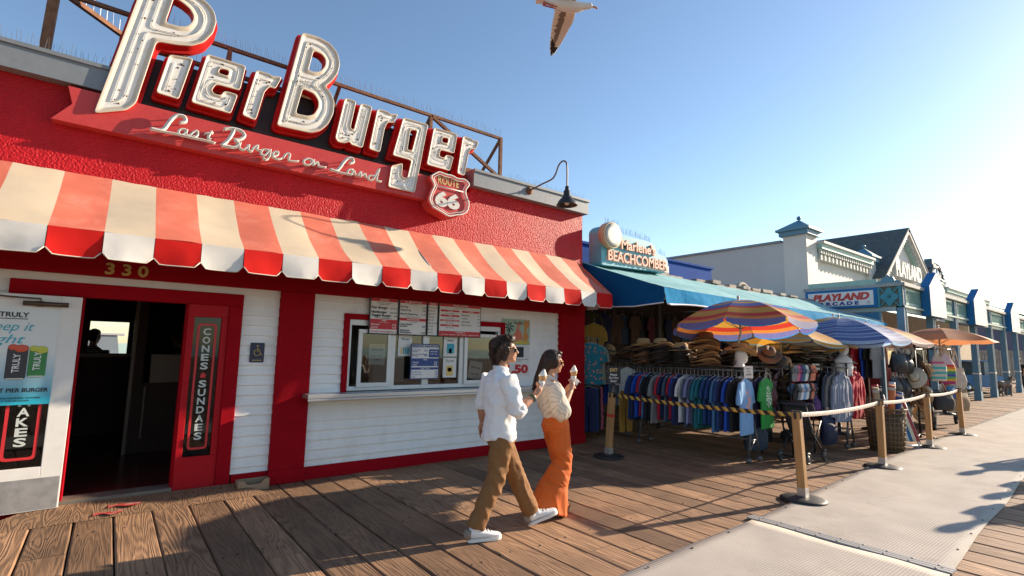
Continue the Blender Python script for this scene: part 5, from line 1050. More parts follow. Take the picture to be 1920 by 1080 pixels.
for me in GM.values(): me.materials.append(CLOTH)
CN = {'navy': (.012, .02, .07), 'royal blue': (.01, .07, .42), 'light blue': (.16, .34, .60), 'red': (.45, .012, .03), 'grey': (.20, .21, .22), 'black': (.012, .012, .014), 'teal': (.01, .14, .18), 'white': (.66, .66, .66), 'green': (.02, .26, .045), 'dark blue': (.012, .05, .18), 'slate': (.05, .08, .13), 'maroon': (.10, .012, .02), 'mustard': (.36, .19, .03), 'pink': (.55, .12, .20), 'lavender': (.25, .26, .45), 'steel blue': (.05, .16, .32), 'cream': (.5, .42, .3), 'brown': (.09, .05, .03), 'olive': (.08, .08, .03), 'purple': (.12, .04, .2), 'blue grey': (.16, .20, .29)}
def hang(kind, seed, col, loc, rz, label, group, scale=1.0, rub=None):
    nm = {'t_shirt': 't_shirt', 'sweater': 'sweater', 'trousers': 'trousers'}[kind]
    o = bpy.data.objects.new(nm, GM[(kind, seed)]); COL.objects.link(o); o.location = loc; o.rotation_euler = (0, 0, rz); o.color = (*CN[col], 1); o.scale = (scale,)*3
    h = bpy.data.objects.new('hanger', HM); COL.objects.link(h); h.parent = o
    return tag(o, label, {'t_shirt': 't-shirt', 'sweater': 'sweater', 'trousers': 'trousers'}[kind], group)
BLKM = mat('rack_black_metal', (0.02, 0.02, 0.022), 0.45, 0.4); GALV = mat('rack_steel', (0.13, 0.13, 0.135), 0.5, 0.5, var=0.15, vscale=8)
def rail_rack(lab, x0, x1, y0, y1, zr, zs, leg=True):
    o = thing('clothes_rack', lab, 'clothes rack', ((x0+x1)/2, (y0+y1)/2, 0), 'clothes racks of the souvenir shop'); m = MB()
    for x in (x0, x1): m.tube([(x, y0, zr), (x, y1, zr)], .013, 8)
    m.build('rail', [GALV], o); m = MB()
    for y in (y0+.05, y1-.05):
        for s, xx in ((-1, (x0+x1)/2-.16), (1, (x0+x1)/2+.16)):
            m.tube([((x0+x1)/2+s*.04, y, .62), (xx, y, .09)], .017, 6); m.ball((xx, y, .045), .045, 8, 6)
        m.tube([((x0+x1)/2-.11, y, .33), ((x0+x1)/2+.11, y, .33)], .012, 6); m.tube([((x0+x1)/2-.16, y, .14), ((x0+x1)/2+.04, y, .33)], .010, 6)
        m.tube([((x0+x1)/2, y, .6), ((x0+x1)/2, y, zs)], .018, 6); m.tube([(x0, y, zr), (x1, y, zr)], .012, 6)
    m.tube([((x0+x1)/2, y0+.05, .33), ((x0+x1)/2, y1-.05, .33)], .014, 6); m.build('frame', [GALV], o)
    if zs > zr:
        m = MB(); n = int((y1-y0)/.11)
        for k in range(n+1): y = y0 + (y1-y0)*k/n; m.tube([(x0-.08, y, zs), (x1+.08, y, zs)], .005, 5)
        for k in range(7): x = x0-.08 + (x1-x0+.16)*k/6; m.tube([(x, y0, zs), (x, y1, zs)], .005, 5)
        for k in range(10): y = y0 + (y1-y0)*(k+.5)/10; m.tube([(x0-.08, y, zs), (x0-.09, y, zs-.11), (x0-.09, y, zs-.2)], .004, 5)
        m.build('wire_shelf', [BLKM], o)
    return o
GR1 = 'garments on the near clothes rack'
rail_rack('long near clothes rack carrying t-shirts below and straw hats on top', 7.55, 8.15, 3.98, 6.1, 1.37, 1.43)
seq = ['light blue', 'black', 'royal blue', 'navy', 'dark blue', 'steel blue', 'dark blue', 'dark blue', 'teal', 'teal', 'slate', 'lavender', 'slate', 'white', 'navy', 'royal blue', 'red', 'slate', 'navy', 'red', 'grey', 'black', 'black', 'steel blue', 'red', 'royal blue', 'navy', 'dark blue']
rd = random.Random(11)
for k, c in enumerate(seq):
    y = 4.03 + k*.072 + (0 if k else -.06)
    hang('t_shirt', 1 + k % 3, c, (7.55 + rd.uniform(-.015, .015), y, 1.335), rd.uniform(-.13, .13) + (.12 if k == 0 else 0), '%s t-shirt on the near rail, %s garment back from its front end' % (c, ORD[k]), GR1, rd.uniform(.95, 1.07))
seq2 = ['green', 'navy', 'black', 'royal blue', 'white', 'black', 'navy', 'maroon', 'teal', 'black', 'grey']
for k, c in enumerate(seq2):
    hang('t_shirt', 1 + k % 3, c, (8.15 + rd.uniform(-.01, .01), 3.95 + k*.10, 1.335), rd.uniform(-.12, .12) + (.12 if k == 0 else 0), ('bright green t-shirt at the front of the far rail facing the walkway' if k == 0 else '%s t-shirt behind the bright green one, %s from it' % (c, ORD[k-1])), GR1)
# printed motifs on the two front shirts
def print_cloth(name, base, ink, kind):
    m = mat(name, base, .85, var=.08, vscale=12); t = m.node_tree; N = t.nodes; L = t.links; b = N['Principled BSDF']; src = b.inputs['Base Color'].links[0].from_socket
    tc = N.new('ShaderNodeTexCoord'); sx = N.new('ShaderNodeSeparateXYZ'); L.new(tc.outputs['Object'], sx.inputs[0])
    def mth(op, a, bb):
        q = N.new('ShaderNodeMath'); q.operation = op
        for i, v in enumerate((a, bb)):
            if isinstance(v, (int, float)): q.inputs[i].default_value = v
            else: L.new(v, q.inputs[i])
        return q.outputs[0]
    if kind == 'stripe':
        w_ = N.new('ShaderNodeTexWave'); w_.bands_direction = 'X'; w_.inputs['Scale'].default_value = 7; L.new(tc.outputs['Object'], w_.inputs[0]); msk = mth('GREATER_THAN', w_.outputs[1], .88)
    else:
        nz = N.new('ShaderNodeTexNoise'); nz.inputs['Scale'].default_value = 22 if kind == 'text' else 12; nz.inputs['Detail'].default_value = 3; mp = N.new('ShaderNodeMapping'); mp.inputs['Scale'].default_value = (1, .2, 2.2 if kind == 'text' else 1); L.new(tc.outputs['Object'], mp.inputs[0]); L.new(mp.outputs[0], nz.inputs['Vector'])
        e = mth('ADD', mth('POWER', mth('DIVIDE', sx.outputs[0], .10), 2.0), mth('POWER', mth('DIVIDE', mth('ADD', sx.outputs[2], .36), .17), 2.0)); msk = mth('MULTIPLY', mth('MULTIPLY', mth('LESS_THAN', e, 1.0), mth('GREATER_THAN', nz.outputs[0], .50)), mth('LESS_THAN', sx.outputs[1], 0.0))
    mx = N.new('ShaderNodeMix'); mx.data_type = 'RGBA'; L.new(msk, mx.inputs[0]); L.new(src, mx.inputs[6]); mx.inputs[7].default_value = (*ink, 1); L.new(mx.outputs[2], b.inputs['Base Color']); return m
for key, base, ink, kind in (('light blue t-shirt on the near rail, first', CN['light blue'], (.55, .30, .28), 'pic'), ('bright green', CN['green'], (.55, .62, .5), 'text'), ('navy t-shirt behind the bright green', CN['navy'], (.5, .5, .5), 'text'), ('red t-shirt on the near rail', CN['red'], (.6, .6, .6), 'text'), ('royal blue t-shirt on the near rail', CN['royal blue'], (.5, .5, .2), 'text')):
    for o in bpy.data.objects:
        if o.get('label', '').startswith(key): me = o.data.copy(); me.materials.clear(); me.materials.append(print_cloth('print_' + key[:9].strip().replace(' ', '_'), base, ink, kind)); o.data = me
GR2 = 'garments on the second clothes rack'
rail_rack('second clothes rack with sweaters and stacked sun hats beyond the sandal rack', 10.3, 10.9, 3.62, 5.3, 1.42, 1.50)
seq = ['blue grey', 'grey', 'slate', 'black', 'red', 'maroon', 'black', 'red', 'olive', 'black', 'lavender', 'black', 'navy', 'brown', 'black']
for k, c in enumerate(seq): hang('sweater', 1 + k % 2, c, (10.3, 3.66 + k*.105, 1.385), rd.uniform(-.12, .12) - (.05 if k == 0 else 0), '%s sweater on the second rack, %s from its front end' % (c, ORD[k]), GR2, 1.08)
for k, c in enumerate(['red', 'white', 'black', 'grey', 'navy', 'black']): hang('sweater', 1 + k % 2, c, (10.9, 3.62 + k*.12, 1.385), rd.uniform(-.1, .1) - (.1 if k == 0 else 0), ('red hooded sweater facing the walkway behind the blue grey sweater' if k == 0 else '%s sweater behind the red hooded one, %s from it' % (c, ORD[k-1])), GR2, 1.05)
for o in bpy.data.objects:
    if o.get('label', '').startswith('blue grey sweater'): me = o.data.copy(); me.materials.clear(); me.materials.append(print_cloth('striped_hoodie', CN['blue grey'], (.42, .42, .44), 'stripe')); o.data = me
GR3 = 'garments on the tall rail'
rail_rack('tall narrow clothes rack in front of the arcade porch', 12.4, 12.9, 3.7, 4.9, 1.98, 1.9)
for k, c in enumerate(['grey', 'black', 'royal blue', 'red', 'slate', 'black', 'white', 'grey', 'black', 'cream']): hang('t_shirt', 1 + k % 3, c, (12.4, 3.74 + k*.11, 1.95), rd.uniform(-.15, .15), '%s tank top on the tall rail, %s from its front end' % (c, ORD[k]), GR3, .9)
# far left corner of the shop
GR4 = 'flowered shirts at the shop entrance'
def flower_cloth(name, base, petals):
    m = mat(name, base, 0.8); t = m.node_tree; N = t.nodes; L = t.links
    tc = N.new('ShaderNodeTexCoord'); v = N.new('ShaderNodeTexVoronoi'); v.inputs['Scale'].default_value = 17; L.new(tc.outputs['Object'], v.inputs['Vector'])
    cr = N.new('ShaderNodeValToRGB'); e = cr.color_ramp.elements; e[0].position = .30; e[0].color = (*petals, 1); e[1].position = .36; e[1].color = (*base, 1); L.new(v.outputs[0], cr.inputs[0]); x = e.new(.12); x.color = (.55, .45, .2, 1)
    L.new(cr.outputs[0], N['Principled BSDF'].inputs['Base Color']); return m
o_ = thing('clothes_rack', 'wall rail of flowered shirts and trousers beside the red pillar', 'clothes rack', (7.15, 6.5, 0), 'clothes racks of the souvenir shop'); m = MB(); m.tube([(7.0, 6.70, 1.87), (7.62, 6.98, 1.87)], .012, 6); m.tube([(7.0, 6.70, 1.06), (7.62, 6.98, 1.06)], .012, 6); m.build('rail', [GALV], o_)
m = MB(); m.tube([(7.62, 6.98, 0), (7.62, 6.98, 1.9)], .016, 6); m.build('upright', [GALV], o_)
for k, (nm, base, pet, lab) in enumerate((('flower_teal', (.01, .17, .24), (.5, .08, .06), 'turquoise shirt with red flowers hanging next to the red pillar'), ('flower_teal2', (.02, .22, .28), (.6, .25, .1), 'turquoise shirt with orange flowers, second out from the red pillar'), ('flower_white', (.30, .32, .30), (.04, .10, .06), 'pale shirt with dark leaves beside the turquoise flowered shirts'), ('flower_dark', (.11, .06, .04), (.25, .16, .05), 'brown shirt with ochre flowers at the end of the flowered row'))):
    me = GM[('t_shirt', 1 + k % 3)].copy(); me.materials.clear(); me.materials.append(flower_cloth(nm, base, pet)); o = bpy.data.objects.new('flowered_shirt', me); COL.objects.link(o); o.location = (7.10 + k*.13, 6.74 + k*.06, 1.84); o.rotation_euler = (0, 0, math.radians(-35 - 6*k)); tag(o, lab, 'shirt', GR4); h = bpy.data.objects.new('hanger', HM); COL.objects.link(h); h.parent = o
for k, c in enumerate(['navy', 'dark blue', 'black', 'pink']): hang('trousers', 1, c, (7.10 + k*.13, 6.74 + k*.06, 1.03), math.radians(-35), '%s trousers hanging under the flowered shirts' % c, 'trousers under the flowered shirts', .85)
rail_rack('dim clothes rack inside the shop under the paddle hats', 8.1, 8.5, 6.6, 8.0, 1.42, 1.48)
for k, c in enumerate(['white', 'grey', 'white', 'light blue', 'royal blue', 'maroon', 'grey', 'teal', 'black', 'maroon', 'white', 'navy', 'brown', 'red']): hang('t_shirt', 1 + k % 3, c, (8.1, 6.65 + k*.095, 1.385), rd.uniform(-.2, .2), '%s t-shirt on the dim inner rack, %s from its front' % (c, ORD[k]), 'garments on the inner rack', .95)
hang('t_shirt', 2, 'mustard', (7.75, 7.2, 2.25), -.35, 'mustard yellow t-shirt hanging high inside the dim shop entrance', 'garments hung inside the shop')
hang('trousers', 1, 'mustard', (7.75, 6.4, .98), -.3, 'mustard trousers hanging low behind the striped belt', 'garments hung inside the shop', .8)
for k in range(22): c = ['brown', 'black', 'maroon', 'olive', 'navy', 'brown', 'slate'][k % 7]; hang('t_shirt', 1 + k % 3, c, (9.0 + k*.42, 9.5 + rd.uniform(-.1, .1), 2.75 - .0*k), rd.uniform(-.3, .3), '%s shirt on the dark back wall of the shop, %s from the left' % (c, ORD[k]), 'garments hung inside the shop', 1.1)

# ================================================================ hats
STRAW = mat('straw_weave', objcol=True, rough=0.8, var=0.2, vscale=60, bump=0.4, bscale=160); BAND = mat('hat_band', (0.03, 0.02, 0.018), 0.6, var=0.5, vscale=30)
def hat_mesh(kind):
    m = MB(); R = {'cowboy': .195, 'fedora': .165, 'sun': .21}[kind]; seg = 28; vs = []; fs = []; mi = []
    prof = [(.0, .118), (.045, .122), (.075, .116), (.090, .090), (.096, .045), (.0985, .044), (.100, .018), (.098, .010), (.115, .004), (.15 if R > .17 else .135, .0), (R, .002), (R, -.004), (.11, -.004)]
    for i, (r, z) in enumerate(prof):
        for k in range(seg):
            t = 2*PI*k/seg; x, y = r*math.cos(t)*1.1, r*math.sin(t)*.95
            zz = z; q = max(0, (r-.1)/(R-.1))
            if kind == 'cowboy': zz += q**1.6*(.075*abs(math.sin(t))**2.2 - .02)
            elif kind == 'fedora': zz += q*(-.018*math.cos(t) + .012)
            else: zz += q*(-.03 + .012*math.sin(3*t))
            if r < .08: zz -= (.025*math.exp(-(y/.028)**2) if kind != 'sun' else 0) * (1 if r < .07 else .4)
            if .02 < r < .1 and z > .08: y *= .88 if x > 0 else 1
            vs.append((x, y, zz))
    for i in range(len(prof)-1):
        for k in range(seg): k2 = (k+1) % seg; m.f.append((i*seg+k, i*seg+k2, (i+1)*seg+k2, (i+1)*seg+k)); m.mi.append(1 if 4 <= i <= 6 else 0); m.sm.append(True)
    m.f.append(tuple(range(seg))[::-1]); m.mi.append(0); m.sm.append(True); m.v = vs
    me = m.mesh(kind); me.materials.append(STRAW); me.materials.append(BAND); return me
HATM = {k: hat_mesh(k) for k in ('cowboy', 'fedora', 'sun')}
HC = {'tan': (.42, .24, .10), 'brown': (.20, .095, .04), 'orange tan': (.50, .22, .06), 'dark': (.045, .03, .025), 'cream': (.52, .44, .32), 'black': (.02, .02, .02), 'grey': (.22, .20, .18)}
def hat(kind, col, loc, rz, label, group='hats for sale', tilt=(0, 0), s=1.0):
    o = bpy.data.objects.new('hat', HATM[kind]); COL.objects.link(o); o.location = loc; o.rotation_euler = (tilt[0], tilt[1], rz); o.scale = (s,)*3; o.color = (*HC[col], 1); return tag(o, label, 'hat', group)
stacks = [(7.60, 5.86, 'cowboy', ['brown']*4 + ['dark', 'brown', 'tan'], 'back end stack'), (7.62, 5.50, 'cowboy', ['dark']*6 + ['tan'], 'ribbon trimmed dark stack'), (8.12, 5.75, 'fedora', ['brown']*3 + ['orange tan']*3, 'orange tan stack behind the ribbon trimmed one'),
          (7.62, 5.10, 'fedora', ['dark']*5 + ['tan'], 'low dark mid shelf stack'), (8.12, 5.30, 'cowboy', ['brown']*5 + ['orange tan'], 'tall orange topped rear stack'), (7.62, 4.66, 'cowboy', ['brown', 'tan']*4 + ['brown'], 'tall tan stack by the umbrella pole'), (8.12, 4.85, 'fedora', ['grey', 'cream', 'cream'], 'short cream stack behind the tall tan one'), (8.14, 4.42, 'cowboy', ['dark']*4 + ['brown'], 'dark stack behind the mannequin head')]
for sx_, sy_, kd, cs, desc in stacks:
    for k, c in enumerate(cs):
        top = k == len(cs)-1
        hat(kd, c, (sx_ + rd.uniform(-.02, .02), sy_ + rd.uniform(-.02, .02), 1.44 + k*(.050 if kd == 'cowboy' else .044)), rd.uniform(-.5, .5) + 2.6, '%s %s hat, %s in %s' % (c, kd, 'topmost' if top else ORD[k] + ' up', desc), 'stacked hats on the near rack', (rd.uniform(-.06, .06), rd.uniform(-.06, .06)), rd.uniform(1.08, 1.2))
for j, (sx_, sy_) in enumerate([(10.2, 5.1), (10.25, 4.72), (10.2, 4.36), (10.25, 4.0), (10.95, 5.0), (10.95, 4.6), (10.95, 4.2), (10.9, 3.85)]):
    cs = [['black', 'black', 'cream'], ['dark', 'black', 'cream', 'cream'], ['black', 'black', 'dark', 'cream'], ['black', 'grey', 'black', 'cream'], ['black', 'cream', 'cream', 'cream'], ['cream']*5, ['black', 'cream', 'cream', 'tan'], ['black', 'tan', 'grey']][j]
    for k, c in enumerate(cs): hat('fedora' if j % 2 else 'sun', c, (sx_+rd.uniform(-.03, .03), sy_+rd.uniform(-.03, .03), 1.51 + k*.062), rd.uniform(-1, 1), '%s sun hat, %s up in the %s second rack pile from the back' % (c, ORD[k], ORD[j]), 'sun hats on the second rack')
DUMMY = mat('white_mannequin', (0.62, 0.60, 0.57), 0.5)
def dummy(loc, rz, lab, hatc=None, card=False, bust=False):
    o = thing('mannequin_head', lab, 'mannequin', loc, 'mannequin heads', rz, world=False); m = MB()
    m.ball((0, 0, .17), (.092, .075, .115), 16, 10); m.ball((.035, 0, .11), (.062, .055, .075), 12, 8); m.tube([(-.015, 0, .10), (-.03, 0, 0.0)], [.052, .06], 12); m.tube([(.08, 0, .18), (.112, 0, .14), (.095, 0, .125)], [.009, .014, .01], 8); m.ball((.085, 0, .095), (.014, .022, .01), 8, 6); m.tube([(-.03, 0, .02), (-.03, 0, -.01)], [(.06, .06), (.09, .12)], 14)
    if bust: m.tube([(-.03, 0, 0), (-.03, 0, -.05), (-.02, 0, -.22), (-.02, 0, -.36)], [(.06, .06), (.09, .19), (.11, .19), (.09, .15)], 18)
    organic('head', m, .010, [DUMMY], o, 4)
    if bust: MB().tube([(0, 0, -.36), (0, 0, -.9)], .02, 8).build('stand', [BLKM], o)
    R = Matrix.Rotation(rz, 4, 'Z') @ Vector((-.012, 0, .225))
    if hatc: hat(hatc[0], hatc[1], Vector(loc) + R, rz, hatc[2], 'hats worn by mannequin heads', (0, math.radians(8)), 1.12)
    if card:
        R = Matrix.Rotation(rz - .6, 4, 'Z'); c = thing('price_card', 'white price card hanging below the hatted mannequin head', 'price card', (loc[0], loc[1]-.10, loc[2]-.16)); M = Matrix.Translation((loc[0]-.03, loc[1]-.12, loc[2]-.15)) @ Matrix.Rotation(-.45, 4, 'Z')
        MB().box((-.075, -.003, -.02), (.075, .003, .16), 0, M).build('card', [CARD], c); t_ = MB(); MF = M @ Matrix(((1, 0, 0, 0), (0, 0, -1, -.005), (0, 1, 0, 0), (0, 0, 0, 1))); text(t_, 'HATS', MF @ Matrix.Translation((0, .11, 0)), .022, None, .5); text(t_, '2 for', MF @ Matrix.Translation((0, .07, 0)), .022, None, .5); text(t_, '24.99', MF @ Matrix.Translation((0, .02, 0)), .03, None, .5); t_.build('lettering', [INKK], c)
dummy((7.55, 4.02, 1.44), -.5, 'white mannequin head in a brown hat above the light blue t-shirt', ('cowboy', 'tan', 'tan straw hat worn by the front mannequin head'), True)
dummy((7.75, 6.05, 1.44), -.5, 'shaded mannequin head in a tan hat at the rack back end', ('fedora', 'tan', 'tan hat worn by the shaded back mannequin head'))
dummy((10.75, 3.75, 1.62), -.4, 'white mannequin bust with cream hat above the grey sweater', ('sun', 'cream', 'cream hat worn by the mannequin bust'), False, True)
for k, (x, y, z, c) in enumerate(((8.0, 7.0, 1.62, 'tan'), (8.3, 7.3, 1.66, 'tan'), (8.1, 6.7, 1.55, 'grey'), (8.4, 7.7, 1.6, 'cream'), (7.75, 6.35, 1.60, 'brown'), (8.55, 7.0, 1.58, 'brown'))): hat('sun', c, (x, y, z), .4*k, '%s sun hat on the dim inner rack, %s along' % (c, ORD[k]), 'hats on the inner rack', (.2, .1))
hat('cowboy', 'brown', (8.35, 4.0, 1.62), .4, 'wide brown hat with red band beside the front mannequin head', tilt=(.3, -.5), s=1.1); hat('fedora', 'dark', (8.6, 3.95, 1.5), .2, 'dark hat hanging to the right of the wide brown hat', tilt=(.7, -.3)); hat('fedora', 'tan', (8.85, 3.98, 1.47), .2, 'small tan hat hanging above the sandals', tilt=(.5, -.4))
for k in range(9):
    z = .45 + k*.155; a = k*1.9; hat('sun' if k % 2 else 'fedora', ['cream', 'tan', 'brown', 'cream', 'dark', 'cream', 'tan', 'black', 'cream'][k], (13.3 + .16*math.cos(a), 3.32 + .16*math.sin(a), z), a, '%s hat on the upright hat stand, %s up from its foot' % (['cream', 'tan', 'brown', 'cream', 'dark', 'cream', 'tan', 'black', 'cream'][k], ORD[k]), 'hats on the upright stand', (0, 1.15))
o_ = thing('hat_stand', 'slim black hat stand with hanging hats right of the basket', 'hat stand', (13.3, 3.32, 0)); m = MB(); m.tube([(13.3, 3.32, 0), (13.3, 3.32, 1.9)], .02, 8); m.build('pole', [BLKM], o_); m = MB(); [m.tube([(13.3, 3.32, .08), (13.3+.28*math.cos(k*PI/2), 3.32+.28*math.sin(k*PI/2), .02)], .014, 6) for k in range(4)]; m.build('foot', [BLKM], o_); m = MB(); [m.tube([(13.3, 3.32, .5+k*.16), (13.3+.12*math.cos(k*1.9), 3.32+.12*math.sin(k*1.9), .52+k*.16)], .005, 5) for k in range(9)]; m.build('hooks', [BLKM], o_)

# ================================================================ sandal rack, stroller, basket, bags
def sandal_rack():
    o = thing('sandal_rack', 'black wire rack of hanging sandals beside the green t-shirt', 'display rack', (9.15, 4.05, 0)); m = MB(); x0, x1, y0, y1 = 8.75, 9.55, 3.85, 4.35
    for x in (x0, x1):
        for y in (y0, y1): MB().tube([(x, y, 0), (x, y, 1.5)], .013, 6).build('upright', [BLKM], o)
    m = MB()
    for z in (1.42, 1.2, .96, .62, .2):
        for y in (y0, (y0+y1)/2, y1): m.tube([(x0, y, z), (x1, y, z)], .006, 5)
        for k in range(9): x = x0 + (x1-x0)*k/8; m.tube([(x, y0, z), (x, y1, z)], .004, 5)
    m.build('wire_shelf', [BLKM], o)
    sole = fillet([(-.045, -.13), (.04, -.13), (.05, .02), (.035, .13), (-.02, .14), (-.055, .05)], .04)
    k = 0
    for z, cs in ((1.33, ['grey', 'pink', 'purple', 'teal', 'white', 'black', 'coral', 'coral']), (1.03, ['black', 'grey', 'white', 'light blue', 'white', 'black', 'coral', 'navy'])):
        for j, c in enumerate(cs):
            x = x0 + .05 + j*.10; col = CN.get(c, (.6, .2, .12)); n = 'sandal_%s' % c.replace(' ', '_'); M = Matrix.Translation((x, y0-.05, z)) @ Matrix.Rotation(-.5 + .2*math.sin(j*3), 4, 'Z') @ Matrix.Rotation(PI/2 + .15, 4, 'X')
            s = thing('sandal', '%s sandal hanging on the %s wire row, %s from the left' % (c, 'upper' if z > 1.2 else 'lower', ORD[j]), 'sandal', M.translation, 'sandals on the wire rack'); mm = MB(); mm.prism([sole], .018, M); mm.build('sole', [mat(n, tuple(q*1.15 for q in col), .6)], s); mm = MB(); mm.tube([M @ Vector(p) for p in spline([(-.045, 0, .018), (-.02, .05, .055), (0, .075, .02), (.025, .05, .055), (.042, 0, .018)], 4)], .010, 6); mm.build('strap', [mat(n + '_strap', tuple(min(1, q*.7+.06) for q in col), .6)], s); k += 1
    for j, (x, y, z, c, lab) in enumerate(((8.95, 3.95, .66, 'pink', 'pink patterned cloth bundle low on the sandal rack'), (9.25, 4.0, .98, 'light blue', 'light blue folded cloth bundle on the sandal rack'), (9.4, 3.95, .24, 'slate', 'slate cloth bundle on the bottom shelf of the sandal rack'), (8.95, 4.0, .24, 'black', 'black cloth bundle on the bottom shelf of the sandal rack'), (9.2, 3.92, .66, 'grey', 'grey cloth bundle mid height on the sandal rack'))):
        mm = MB(); mm.ball((0, 0, .07), (.14, .12, .09), 12, 8); mm.ball((.08, .03, .06), (.1, .1, .07), 10, 7); b = organic('cloth_bundle', mm, .014, [CLOTH], None, 2, fold_fn(j*5, .03)); b.location = (x, y, z); b.color = (*CN[c], 1); tag(b, lab, 'cloth bundle', 'cloth bundles on the sandal rack')
sandal_rack()
def stroller():
    o = thing('stroller', 'dark folding stroller parked between the green t-shirt and the nearest post', 'stroller', (8.55, 3.75, 0)); F = BLKM; c = Vector((8.6, 3.65, 0)); m = MB()
    for s in (-.2, .2):
        m.tube([c+Vector((.30, s, .10)), c+Vector((-.15, s, .50)), c+Vector((-.32, s, .92))], .013, 6); m.tube([c+Vector((-.28, s, .10)), c+Vector((.05, s, .42)), c+Vector((.22, s, .62))], .013, 6)
    m.tube([c+Vector((-.32, -.2, .92)), c+Vector((-.32, .2, .92))], .016, 6); m.tube([c+Vector((.3, -.2, .1)), c+Vector((.3, .2, .1))], .01, 6); m.tube([c+Vector((-.28, -.2, .1)), c+Vector((-.28, .2, .1))], .01, 6); m.build('frame', [BLKM], o)
    for sx in (.3, -.28):
        for s in (-.2, .2):
            w_ = MB(); M = Matrix.Translation(c+Vector((sx, s, .10))) @ Matrix.Rotation(PI/2, 4, 'X'); w_.tube([M @ Vector((.075*math.cos(t), .075*math.sin(t), 0)) for t in [2*PI*k/16 for k in range(16)]], .02, 6, closed=True); w = w_.build('wheel', [RUBBER], o); h = MB().lathe([(.05, -.012), (.055, 0), (.05, .012)], M, 12).build('hub', [mat('hub_grey', (.06, .06, .06), .5)], w)
    m = MB(); m.grid(lambda u, v: tuple(c + Vector((.22-.42*u, -.18+.36*v, .34+.5*u*u-.05*math.sin(PI*u)*math.sin(PI*v)))), 10, 6); m.build('seat', [mat('stroller_cloth', (.03, .03, .035), .8)], o, solid=.02)
    m = MB(); m.grid(lambda u, v: tuple(c + Vector((-.26+.30*math.sin(u*1.5), -.2+.4*v, .62+.28*math.cos((u-.3)*1.6)))), 8, 6); m.build('hood', [mat('stroller_hood', (.05, .05, .07), .8)], o, solid=.01)
stroller()
def basket():
    o = thing('wicker_basket', 'tall wicker basket stuffed with rolled mats behind the barrier belt', 'basket', (10.95, 3.2, 0)); c = (10.95, 3.22); m = MB()
    for k in range(26): t = 2*PI*k/26; m.tube([(c[0]+.25*math.cos(t), c[1]+.25*math.sin(t), .01), (c[0]+.30*math.cos(t), c[1]+.30*math.sin(t), .72)], .008, 5)
    for z in [.02, .1, .18, .26, .34, .42, .5, .58, .66, .72]: r = .25+.05*z/.72; m.tube([(c[0]+r*math.cos(2*PI*k/24), c[1]+r*math.sin(2*PI*k/24), z) for k in range(24)], .009 if z < .7 else .018, 5, closed=True)
    m.build('weave', [mat('wicker', (.17, .10, .045), .7, var=.3, vscale=20)], o); MB().lathe([(.235, .01), (.275, .66)], Matrix.Translation((*c, 0)), 24).build('liner', [mat('basket_liner', (.10, .07, .045), .8)], o)
    for k, (dx, dy, cn, cc, h) in enumerate(((-.12, -.12, 'orange', (.55, .14, .04), .42), (.02, -.15, 'dark blue', (.02, .06, .22), .30), (.13, -.05, 'white', (.6, .6, .58), .46), (-.02, .05, 'black', (.02, .02, .02), .38), (-.15, .04, 'tan', (.4, .28, .15), .36), (.1, .12, 'red', (.4, .03, .03), .40))):
        m = MB(); p = Vector((c[0]+dx*.7, c[1]+dy*.7, .3)); q = Vector((c[0]+dx*1.5, c[1]+dy*1.5, .72+h)); m.tube([p, p*.4+q*.6, q], .052, 12); r = thing('rolled_mat', '%s rolled mat sticking out of the wicker basket' % cn, 'rolled mat', (p.x, p.y, .3), 'rolled mats in the basket'); m.build('roll', [mat('roll_'+cn.replace(' ', '_'), cc, .7, var=.2, vscale=20)], r); d = (q-p).normalized(); MB().tube([q-d*.08, q-d*.03], .055, 12).build('tie', [mat('tie_cord', (.5, .45, .4), .7)], r)
basket()
def beach_chair():
    o = thing('folded_beach_chair', 'folded striped beach chair leaning beside the wicker basket', 'beach chair', (11.6, 3.15, 0)); m = MB()
    for k, dx in enumerate((0, .10)):
        for s in (-.22, .22): m.tube([(11.55+dx+s*.75, 3.08-s*.6, .02), (11.52+dx*1.6+s*.6, 3.3-s*.5, .92)], .012, 6)
        m.tube([(11.55+dx-.165, 3.08+.132, .04), (11.55+dx+.165, 3.08-.132, .04)], .012, 6)
    m.build('frame', [ALU], o); m = MB()
    m.grid(lambda u, v: (11.53 + (v-.5)*.32*(1-.15*u), 3.06 - (v-.5)*.26 + .2*u, .12+.72*u), 8, 8, uvfn=lambda u, v: (v, u)); m.build('sling', [ramp_mat('deck_stripe', [(0, (.03, .05, .15)), (.15, (.6, .58, .55)), (.3, (.35, .03, .04)), (.42, (.6, .58, .55)), (.55, (.02, .12, .25)), (.7, (.6, .55, .4)), (.85, (.3, .04, .04))], rough=.8)], o, solid=.01)
beach_chair()
